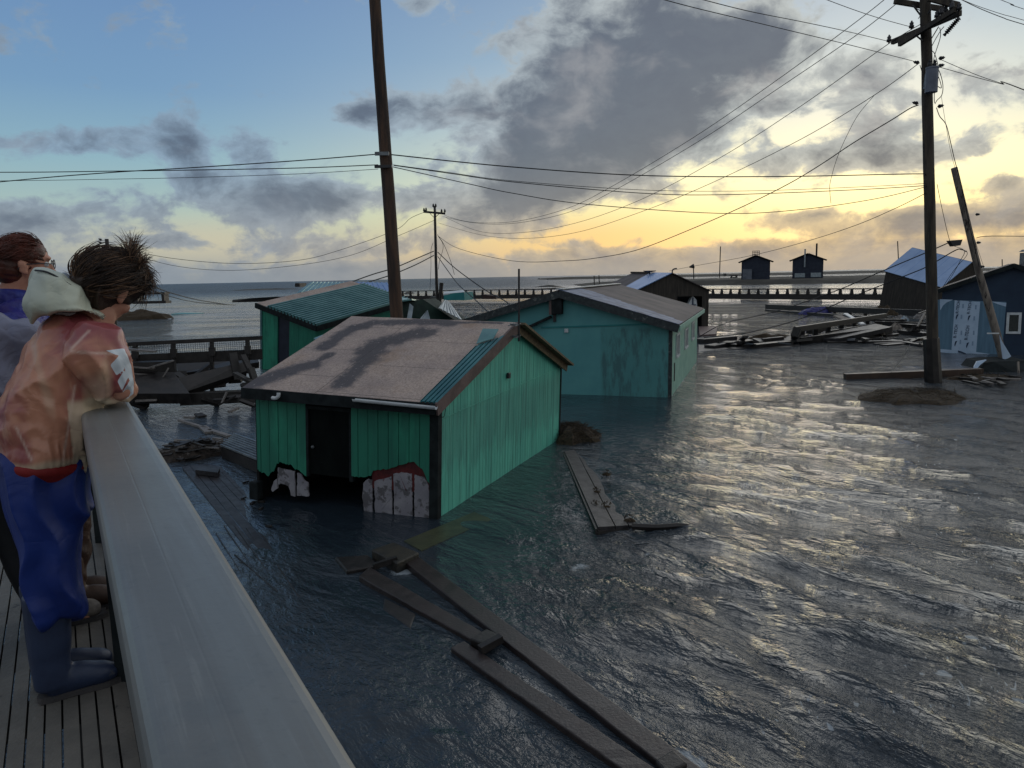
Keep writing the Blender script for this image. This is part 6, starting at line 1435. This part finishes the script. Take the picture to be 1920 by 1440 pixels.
# jacket
mb = MB()
T_ = [(158, 600, 26, .09), (143, 640, 66, .18), (126, 690, 88, .205), (110, 745, 92, .20), (95, 800, 86, .195), (88, 845, 84, .195), (87, 868, 80, .185)]
loft(mb, [LP(x, y) for x, y, h, w in T_], [(w, HX(x, y, h)) for x, y, h, w in T_], n=28)
loft(mb, [LP(165, 640, -.14), LP(190, 672, -.19), E1 + UP * .07 - nX * .03, E1 + UP * .015], [(.085, .09), (.088, .10), (.078, .085), (.062, .062)], n=16)
loft(mb, [E1 + UP * .005, E1.lerp(Hd, .35), E1.lerp(Hd, .68)], [(.06, .06), (.052, .055), (.04, .04)], nYv=UP, n=16)
loft(mb, [LP(170, 640, .14), LP(192, 672, .20), E2 + UP * .06, E2 + UP * .01], [(.085, .09), (.08, .085), (.07, .07), (.058, .058)], n=16)
loft(mb, [E2, E2.lerp(Hd, .35), E2.lerp(Hd, .68)], [(.058, .058), (.05, .05), (.04, .04)], nYv=UP, n=16)
def npf(co_, sx_, sy_, sz_, s): return perlin(co_[:, 0] * sx_ + co_[:, 1] * sy_ * .7, co_[:, 2] * sz_ + co_[:, 1] * sy_ * .6, s)
def jd(co_, no_):
    X_ = (co_ - np.array(O1)) @ np.array(nX); Yc = (co_ - np.array(O1)) @ np.array(nY); Zc = co_[:, 2]
    f1 = 1 - 3.2 * np.abs(perlin(X_ * 7 + Zc * 2.2 + Yc * 3, Zc * 2.6 - X_ * 2, 301)); f2 = 1 - 3.0 * np.abs(perlin(X_ * 16 + Zc * 9, Yc * 9 + Zc * 7 - X_ * 5, 302))
    f3 = perlin(X_ * 5, Zc * 5 + Yc * 4, 303)
    hemz = LP(87, 868).z
    gather = np.clip(1 - np.abs(Zc - hemz - .06) / .12, 0, 1) * (1 - 3 * np.abs(perlin(X_ * 22 + Yc * 20, Zc * 3, 304)))
    f1 = np.maximum(f1, 0) ** 1.5; fd = np.where(X_ < .14, sm(.0, .12, Zc - hemz), 1); return fd * (.024 * f1 + .004 * f2 + .014 * f3) + .006 * gather - .02 * np.clip(1 - (Zc - hemz + .03) / .05, 0, 1) * (X_ < .12)
def pxof(co_):
    q = co_ - np.array(CAM); z = q @ np.array(cfwd); return 960 + F * (q @ np.array(cri)) / z, 720 - F * (q @ np.array(cup)) / z
# coordinates in the plane of the sleeve, measured from the elbow
def inpoly(x, y, P_):
    r = np.zeros(len(x), bool); n_ = len(P_)
    for i in range(n_):
        x1, y1 = P_[i]; x2, y2 = P_[(i + 1) % n_]
        c = ((y1 > y) != (y2 > y)) & (x < (x2 - x1) * (y - y1) / (y2 - y1 + 1e-9) + x1); r ^= c
    return r
def sleeve_patch(co_, no_):
    X_ = (co_ - np.array(O1)) @ np.array(nX); Z_ = co_[:, 2]; Y_ = (co_ - np.array(O1)) @ np.array(nY)
    def l2(px, py): p = LP(px, py, -.22); return ((p - O1).dot(nX), p.z)
    r = np.full(len(X_), -1.0)
    for P_ in ([(205, 682), (222, 664), (229, 655), (234, 664), (231, 692), (217, 702)], [(219, 713), (231, 693), (240, 704), (228, 732)], [(228, 668), (236, 660), (246, 686), (252, 720), (244, 716), (234, 694)], [(230, 733), (243, 712), (252, 716), (251, 740), (240, 748), (226, 750)], [(196, 655), (232, 652), (236, 664), (215, 663)]):
        Q_ = [l2(*q) for q in P_]; ins = inpoly(X_, Z_, Q_); dm = np.full(len(X_), 9.0)
        for (x1, y1), (x2, y2) in zip(Q_, Q_[1:] + Q_[:1]):
            t = np.clip(((X_ - x1) * (x2 - x1) + (Z_ - y1) * (y2 - y1)) / ((x2 - x1) ** 2 + (y2 - y1) ** 2 + 1e-9), 0, 1); dm = np.minimum(dm, np.hypot(X_ - x1 - t * (x2 - x1), Z_ - y1 - t * (y2 - y1)))
        r = np.maximum(r, np.where(ins, dm, -dm))
    return np.clip(.5 + r / .016, 0, 1) * (Y_ < -.02)
def hemf(co_, no_):
    Z_ = co_[:, 2]; X_ = (co_ - np.array(O1)) @ np.array(nX); a = LP(87, 850).z
    return np.clip((a + .02 * perlin(X_ * 9, Z_ * 0, 7) - Z_) / .02 + .5, 0, 1) + (X_ > .12) * np.clip((E1.z - .012 - Z_) / .02, 0, 1) + np.clip((perlin(X_ * 14, Z_ * 3, 8) - .35) * 2, 0, .6)
def seamf(co_, no_):
    X_ = (co_ - np.array(O1)) @ np.array(nX); Z_ = co_[:, 2]; Y_ = (co_ - np.array(O1)) @ np.array(nY)
    r = np.zeros(len(X_))
    for A_, B_ in (((133, 655), (205, 658)), ((118, 860), (140, 720)), ((133, 650), (165, 618)), ((30, 800), (60, 860))):
        a = LP(*A_, -.15); b2 = LP(*B_, -.15); ax, az_ = (a - O1).dot(nX), a.z; bx, bz = (b2 - O1).dot(nX), b2.z
        t = np.clip(((X_ - ax) * (bx - ax) + (Z_ - az_) * (bz - az_)) / ((bx - ax) ** 2 + (bz - az_) ** 2), 0, 1)
        dd = np.hypot(X_ - ax - t * (bx - ax), Z_ - az_ - t * (bz - az_)); r = np.maximum(r, np.clip(1 - dd / .006, 0, 1) * (Y_ < 0))
    return r
jk = remeshed('jacket', mb, M_jacket, p1, .0065, 3, jd, {'patch': sleeve_patch, 'hem': hemf, 'seam': seamf})
# hood lying back, open towards the head
mb = MB()
HC = [([(63, 504), (50, 538), (41, 574), (57, 604)], (.03, .07, .07, .03)), ([(84, 505), (76, 540), (72, 575), (84, 594)], (.085, .125, .135, .10)), ([(114, 520), (110, 550), (108, 574), (122, 586)], (.105, .15, .16, .135)), ([(148, 543), (146, 560), (146, 574), (160, 584)], (.10, .145, .155, .14)), ([(176, 562), (180, 572), (184, 582), (198, 598)], (.075, .10, .11, .10))]
rings = []
for cps, dep in HC:
    near = [LP(x, y, -d) for (x, y), d in zip(cps, dep)]; far_ = [LP(x, y, d * .9) for (x, y), d in zip(cps, dep)]
    loop = near + far_[::-1]; nl = len(loop); out = []
    for i in range(nl):
        p0, p1_, p2, p3 = loop[i - 1], loop[i], loop[(i + 1) % nl], loop[(i + 2) % nl]
        for j in range(5):
            t = j / 5; out.append(0.5 * ((2 * p1_) + (p2 - p0) * t + (2 * p0 - 5 * p1_ + 4 * p2 - p3) * t * t + (3 * p1_ - p0 - 3 * p2 + p3) * t ** 3))
    rings.append(out)
cols_ = [spline([r[i] for r in rings], 5) for i in range(len(rings[0]))]; nc, nr2 = len(cols_), len(cols_[0])
vs = [cols_[k][i] for i in range(nr2) for k in range(nc)]; fs = [(i * nc + k, i * nc + (k + 1) % nc, (i + 1) * nc + (k + 1) % nc, (i + 1) * nc + k) for i in range(nr2 - 1) for k in range(nc)]
fs += [tuple(range(nc - 1, -1, -1)), tuple((nr2 - 1) * nc + k for k in range(nc))]
mb.add(vs, fs)
def hd(co_, no_):
    X_ = (co_ - np.array(O1)) @ np.array(nX); Y_ = (co_ - np.array(O1)) @ np.array(nY); return .016 * perlin(X_ * 7, co_[:, 2] * 7 + Y_ * 5, 310) + .009 * (1 - 3 * np.abs(perlin(X_ * 11, co_[:, 2] * 6, 311)))
hood = remeshed('hood', mb, M_hood, p1, .0065, 2, hd)
mb = MB(); mb.tube(spline([LP(66, 507, -.06), LP(88, 510, -.105), LP(117, 525, -.125), LP(150, 547, -.118)], 5), .0035, 6); mb.build('drawstring', M_hard, p1, world_co=True)
mb = MB(); loft(mb, [LP(148, 560, .02), LP(128, 528, .03), LP(118, 514, .03)], [(.09, .03), (.07, .02), (.05, .012)], n=12); remeshed('hood_lining', mb, mat('grey_hood_lining', C(140, 150, 162), C(120, 130, 144), 3, .7), p1, .006, 3)
# trousers
mb = MB()
for yy, dx in ((ya, 0), (yb, 6)):
    Q = [(86, 862, 76, .13), (84, 930, 74, .135), (88, 1000, 68, .13), (95, 1060, 58, .125), (101, 1110, 50, .115), (104, 1146, 45, .10)]
    loft(mb, [LP(x + dx, y, yy * (.75 if y < 900 else 1)) for x, y, h, w in Q], [(w, HX(x, y, h, yy)) for x, y, h, w in Q], n=24)
loft(mb, [LP(130, 1095, ya), LP(146, 1128, ya), LP(150, 1138, ya)], [(.06, .04), (.06, .03), (.05, .012)], n=14)
def td(co_, no_):
    X_ = (co_ - np.array(O1)) @ np.array(nX); Y_ = (co_ - np.array(O1)) @ np.array(nY); Z_ = co_[:, 2]
    return .026 * (1 - 3 * np.abs(perlin(X_ * 6.5 + Z_ * 1.4 + .5 * perlin(Z_ * 4, X_ * 3, 5), Z_ * 1.1 + Y_ * 1.5, 320))) + .012 * perlin(X_ * 5, Z_ * 3 + Y_ * 3, 321) + .005 * np.clip((3.15 - Z_) / .2, 0, 1) * (1 - 3 * np.abs(perlin(X_ * 8, Z_ * 12, 322)))
remeshed('trousers', mb, M_pants, p1, .008, 4, td)
mb = MB(); loft(mb, [LP(88, 862, ya * .5), LP(88, 872, ya * .5)], [(.175, HX(88, 870, 84)), (.175, HX(88, 870, 82))], n=28); remeshed('red_lining', mb, mat('red_fabric', C(150, 34, 34), C(120, 26, 28), 4, .7), p1, .008, 2)
boot(nb_h, nd, nb_h + nd * .065 + UP * .40 , p1, L=nL, r=.066); boot(fb_h, nd, fb_h + nd * .065 + UP * .40, p1, L=nL, r=.066)
# hair: cap, then windblown locks
f_, s_, u_ = basis(hf, hu); Mh = Matrix((s_, f_, u_)).transposed()
mb = MB(); mb.ell(hc + u_ * .035 - f_ * .014, (.091, .108, .100), Mh, 20, 14); mb.ell(hc - f_ * .055 - u_ * .012, (.088, .078, .092), Mh, 16, 10)
def hcap(co_, no_):
    q = (co_ - np.array(hc)); a = q @ np.array(s_); b2 = q @ np.array(u_); c = q @ np.array(f_)
    return .010 * (1 - 3 * np.abs(perlin(a * 28 + c * 9, b2 * 9 + c * 12, 330))) + .008 * perlin(a * 14 + c * 8, b2 * 14, 331)
hcobj = remeshed('hair', mb, M_hair, p1, .006, 1, hcap)
rn2 = random.Random(11)
def lock(mb, p, d, L, r, bend, n=7, side=4):
    pts = [p]; dd = Vector(d).normalized(); q = Vector(p)
    for i in range(n):
        dd = (dd + Vector(bend) * (i / n) + Vector((rn2.uniform(-.16, .16), rn2.uniform(-.16, .16), rn2.uniform(-.16, .16)))).normalized(); q = q + dd * L / n; pts.append(q)
    mb.tube(spline(pts, 2), [r * (1 - i / (2 * n)) ** .8 + .0003 for i in range(2 * n + 1)], side)
hairs = [MB(), MB()]
for i in range(4200):   # short tousled cover following the skull
    th = rn2.uniform(0, 6.28); ph = math.acos(rn2.uniform(-.8, 1)); n_ = (s_ * math.sin(ph) * math.cos(th) + f_ * math.sin(ph) * math.sin(th) * 1.1 + u_ * math.cos(ph)).normalized()
    if n_.dot(f_) > .3 and n_.dot(u_) < .3: continue
    if n_.dot(u_) < -.2 and n_.dot(f_) > -.35: continue
    bk_ = max(0, -n_.dot(f_)); p = hc + u_ * (.03 - .03 * bk_) - f_ * (.012 + .022 * bk_) + (s_ * n_.dot(s_) * .093 + f_ * n_.dot(f_) * .108 + u_ * n_.dot(u_) * .100)
    wind = (nX * .9 + nY * .1 - UP * .15 + u_ * (.15 if n_.dot(f_) > -.3 else .7) + Vector((rn2.uniform(-.2, .2), rn2.uniform(-.2, .2), rn2.uniform(-.2, .2)))); tang = wind - n_ * wind.dot(n_)
    lock(hairs[0 if rn2.random() < .75 else 1], p, tang.normalized() + n_ * rn2.uniform(.0, .24), rn2.uniform(.05, .15), rn2.uniform(.0006, .0028), nX * .1 - n_ * .5, 6)
tips = [((244, 500), (251, 450), 120, .05), ((236, 486), (256, 446), 70, .03), ((252, 505), (272, 478), 110, .04), ((268, 525), (278, 500), 24, .03), ((212, 492), (226, 474), 16, .05), ((180, 492), (160, 482), 12, .05), ((165, 505), (142, 492), 14, .04), ((150, 525), (122, 505), 7, .04), ((228, 490), (214, 466), 8, .05), ((160, 515), (136, 518), 8, .03), ((246, 488), (214, 478), 8, .04)]
for (a, b2, cnt, spr) in tips:
    for _ in range(cnt):
        y_ = rn2.uniform(-.06, .06); pa = LP(a[0] + rn2.uniform(-9, 9), a[1] + rn2.uniform(-5, 12), y_); pb = LP(b2[0] + rn2.uniform(-6, 6), b2[1] + rn2.uniform(-6, 9), y_ + rn2.uniform(-spr, spr))
        L = (pb - pa).length * rn2.uniform(.9, 1.35); lock(hairs[0 if rn2.random() < .5 else 1], pa, (pb - pa), L, rn2.uniform(.0006, .0026), Vector((rn2.uniform(-.5, .5), rn2.uniform(-.5, .5), rn2.uniform(-.4, .4))), 7, 3)
for mbh, mm in zip(hairs, (M_hair, M_hair2)): 
    ho = mbh.build('locks', mm, None, smooth=True)
    Mi = p1.matrix_world.inverted()
    for v in ho.data.vertices: v.co = Mi @ v.co
    ho.parent = hcobj

# ---- generic standing person for the ones further along
def standing(O, height, face, lean, mats, label, headlook=None, cut=None, foot_gap=.16, arms=True, on_rail=False):
    """mats: coat, trousers, shoe ; returns root and the head centre/axes"""
    r = empty('person', O, label, 'person'); k = height / 1.70; f = Vector(face); f.z = 0; f.normalize(); s = f.cross(UP)
    hip = O + UP * .90 * k; neck = hip + (UP * .52 + f * lean) * k; hc_ = neck + (UP * .17 + f * (.05 + lean * .2)) * k
    mb = MB(); hl = Vector(headlook) if headlook else f; head(mb, hc_, hl, UP, 1.0 * k ** .5)
    loft(mb, [neck - UP * .04 * k, neck + UP * .05 * k, hc_ - UP * .04 * k], [(.08 * k, .06 * k), (.052 * k, .055 * k), (.05 * k, .055 * k)], nYv=s)
    loft(mb, [neck - UP * .05 * k, neck.lerp(hip, .4), neck.lerp(hip, .75), hip], [(.17 * k, .09 * k), (.15 * k, .11 * k), (.13 * k, .10 * k), (.16 * k, .11 * k)], nYv=s)
    for g in (-1, 1):
        ft = O + s * g * foot_gap / 2; kn = hip.lerp(ft, .52) + f * .03
        loft(mb, [hip + s * g * .08 * k, kn + s * 0, ft + UP * .09], [(.085 * k, .085 * k), (.052 * k, .056 * k), (.036 * k, .038 * k)], nYv=s)
        loft(mb, [ft + UP * .07, ft + UP * .045 + f * .08, ft + UP * .03 + f * .16], [(.034, .038), (.034, .028), (.03, .018)], nYv=s)
    sh = neck - UP * .06 * k; el = []; wr2 = []
    for g in (-1, 1):
        S_ = sh + s * g * .175 * k
        if on_rail:
            e_p = S_ + (f * .16 - UP * .22) * k; w_p = e_p + (f * .16 - s * g * .14 - UP * .02) * k
        else:
            e_p = S_ + (f * .03 - UP * .28 + s * g * .05) * k; w_p = e_p + (f * .10 - UP * .22) * k
        el.append((S_, e_p, w_p)); loft(mb, [S_, (S_ + e_p) / 2, e_p, w_p], [(.05 * k, .05 * k), (.043 * k, .043 * k), (.036 * k, .036 * k), (.024 * k, .022 * k)], n=12)
        hand(mb, w_p, w_p - e_p, -s * g, k ** .5, .4)
    remeshed('body', mb, M_skin, r, .0065, 1)
    mb = MB(); hem = hip - UP * .08 * k
    loft(mb, [neck + UP * .01, neck - UP * .07 * k, neck.lerp(hem, .4), neck.lerp(hem, .8), hem], [(.085 * k, .08 * k), (.20 * k, .12 * k), (.19 * k, .15 * k), (.18 * k, .155 * k), (.185 * k, .155 * k)], nYv=s, n=24)
    for S_, e_p, w_p in el:
        loft(mb, [S_ - UP * .01, (S_ + e_p) / 2, e_p, e_p.lerp(w_p, .5), e_p.lerp(w_p, .95)], [(.085 * k, .085 * k), (.075 * k, .075 * k), (.062 * k, .062 * k), (.055 * k, .055 * k), (.042 * k, .042 * k)], n=14)
    seed = int(height * 100)
    def dd_(co_, no_): return .012 * (1 - 3 * np.abs(perlin(co_[:, 0] * 7 + co_[:, 2] * 3, co_[:, 2] * 6 + co_[:, 1] * 5, seed))) + .012 * perlin(co_[:, 0] * 6, co_[:, 2] * 6, seed + 1)
    remeshed('coat', mb, mats[0], r, .008, 3, dd_)
    mb = MB()
    for g in (-1, 1):
        ft = O + s * g * foot_gap / 2; kn = hip.lerp(ft, .52) + f * .03
        loft(mb, [hip + s * g * .07 * k, kn, ft + UP * .10], [(.105 * k, .12 * k), (.07 * k, .08 * k), (.05 * k, .055 * k)], nYv=s)
    remeshed('trousers', mb, mats[1], r, .008, 3, dd_ if mats[1] is not M_blackleg else None)
    return r, hc_, hl, s, f, hip, neck
# woman in the blue coat, glasses, hair tied back
hW = at_y(44, 497, 3.32); OW = Vector((hW.x, hW.y, DZ)); Hh = (hW.z - DZ)
kW = Hh / (.90 + .52 + .17); OW = OW - nX * (.05 * kW)
r2, hc2, hl2, s2_, f2, hip2, nk2 = standing(OW, 1.70 * kW, nX, 0.0, (M_bluecoat, M_blackleg), 'woman in glasses and a blue violet coat with auburn hair tied back, looking out', headlook=nX * 1 + nY * .12)
r2.name = 'person'; r2['label'] = 'person in glasses and blue violet coat with auburn hair tied back'
f_, s_, u_ = basis(hl2, UP); Mh = Matrix((s_, f_, u_)).transposed(); kk = kW ** .5
mb = MB(); mb.ell(hc2 + (u_ * .040 - f_ * .008) * kk, (.084 * kk, .101 * kk, .088 * kk), Mh, 20, 14); mb.ell(hc2 + (-f_ * .05 - u_ * .012) * kk, (.072 * kk, .062 * kk, .075 * kk), Mh, 16, 10); mb.ell(hc2 + (-f_ * .125 + u_ * .0) * kk, (.04, .04, .045), Mh)
def hd3(co_, no_):
    q = co_ - np.array(hc2); return .003 * (1 - 3 * np.abs(perlin(q @ np.array(u_) * 60 + q @ np.array(f_) * 12, q @ np.array(s_) * 20, 340)))
hr2 = remeshed('hair', mb, M_auburn, r2, .006, 2, hd3)
ws = MB()
for i in range(900):
    th = rn2.uniform(0, 6.28); ph = math.acos(rn2.uniform(-.2, 1)); n_ = (s_ * math.sin(ph) * math.cos(th) + f_ * math.sin(ph) * math.sin(th) + u_ * math.cos(ph)).normalized()
    if n_.dot(f_) > .6 and n_.dot(u_) < .45: continue
    p = hc2 + (u_ * .040 - f_ * .008 + s_ * n_.dot(s_) * .083 + f_ * n_.dot(f_) * .100 + u_ * n_.dot(u_) * .087) * kk
    tg = (hc2 - f_ * .16 - p); tg = tg - n_ * tg.dot(n_)
    lock(ws, p, tg.normalized() + n_ * rn2.uniform(0, .10), rn2.uniform(.04, .09), rn2.uniform(.0008, .002), -n_ * .55, 5, 3)
wo_ = ws.build('locks', M_auburn, None, smooth=True); Mi = r2.matrix_world.inverted()
for v in wo_.data.vertices: v.co = Mi @ v.co
wo_.parent = hr2
gm = MB()
for g in (-1, 1):
    c = hc2 + (f_ * .110 + s_ * .034 * g + u_ * .002) * kk; pts = [c + (s_ * math.cos(t) * .026 + u_ * math.sin(t) * .019) * kk for t in [2 * math.pi * i / 16 for i in range(17)]]
    gm.tube(pts, .0018, 6); gm.tube([c + s_ * g * .026 * kk, hc2 + (f_ * .06 + s_ * .078 * g + u_ * .004) * kk, hc2 + (-f_ * .012 + s_ * .082 * g + u_ * .0) * kk, hc2 + (-f_ * .03 + s_ * .08 * g - u_ * .02) * kk], .0022, 6)
gm.tube([hc2 + (f_ * .113 - s_ * .01 + u_ * .004) * kk, hc2 + (f_ * .116 + u_ * .006) * kk, hc2 + (f_ * .113 + s_ * .01 + u_ * .004) * kk], .0018, 6)
gl = gm.build('glasses', M_hard, r2, world_co=True)
for g in (-1, 1):
    mb = MB(); mb.ell(hc2 + (f_ * .079 + s_ * .032 * g + u_ * .002) * kk, (.012, .012, .012), Mh); mb.build('eye', M_white, r2, world_co=True, smooth=True)
    mb = MB(); mb.ell(hc2 + (f_ * .0885 + s_ * .032 * g + u_ * .002) * kk, (.005, .003, .005), Mh); mb.build('iris', M_hard, r2, world_co=True, smooth=True)
mb = MB(); loft(mb, [nk2 + UP * -.03, nk2 + UP * .05], [(.085, .085), (.072, .075)], nYv=s_); remeshed('collar', mb, M_bluecoat, r2, .008, 3)
for g in (-1, 1):
    ft = OW + s_ * g * .08; boot(ft - f_ * .055, f_, ft + UP * .22, r2, M_sneaker, L=.27, name='shoe', r=.045)
# person in the pale grey sweatshirt, mostly beyond the left edge
shG = at_y(-64, 668, 3.0); OG = at_z(-30, 1238, DZ)
OG = Vector((shG.x, shG.y, DZ))
kG = (at_y(20, 606, 3.0).z - DZ) / 1.38
r3, hc3, hl3, s3, f3, hip3, nk3 = standing(OG, 1.70 * kG, nY, .0, (M_greyhood, M_blackleg), 'person in a pale grey sweatshirt and black leggings, mostly cut off by the left edge', foot_gap=.36)
r3['label'] = 'person in pale grey sweatshirt and black leggings, cut off by the left edge'
mb = MB(); Mh = Matrix((s3, f3, UP)).transposed(); mb.ell(hc3 + UP * .035 - f3 * .015, (.088, .104, .096), Mh, 18, 12); remeshed('hair', mb, M_hair, r3, .007, 2)
for g in (-1, 1):
    ft = OG + s3 * g * .18; boot(ft - f3 * .055, f3, ft + UP * .14, r3, M_sneaker, L=.27, name='shoe', r=.045)
# person in brown waders, hidden behind the first one except for the legs
OB = at_z(192, 1128, DZ) - nX * .12
r4, hc4, hl4, s4, f4, hip4, nk4 = standing(OB, 1.38, nX, .08, (M_palecoat, M_brownbib), 'person in brown waders and pale coat, only legs showing past the blue trousers', foot_gap=.13)
mb = MB(); Mh = Matrix((s4, f4, UP)).transposed(); mb.ell(hc4 + UP * .03 - f4 * .015, (.08, .095, .09), Mh, 18, 12); remeshed('hair', mb, M_hair, r4, .007, 2)
for g in (-1, 1):
    ft = OB + s4 * g * .065; boot(ft - f4 * .05, f4, ft + UP * .26, r4, mat('brown_rubber_boot', C(78, 58, 46), C(60, 44, 36), 6, .5), L=.25, r=.055)
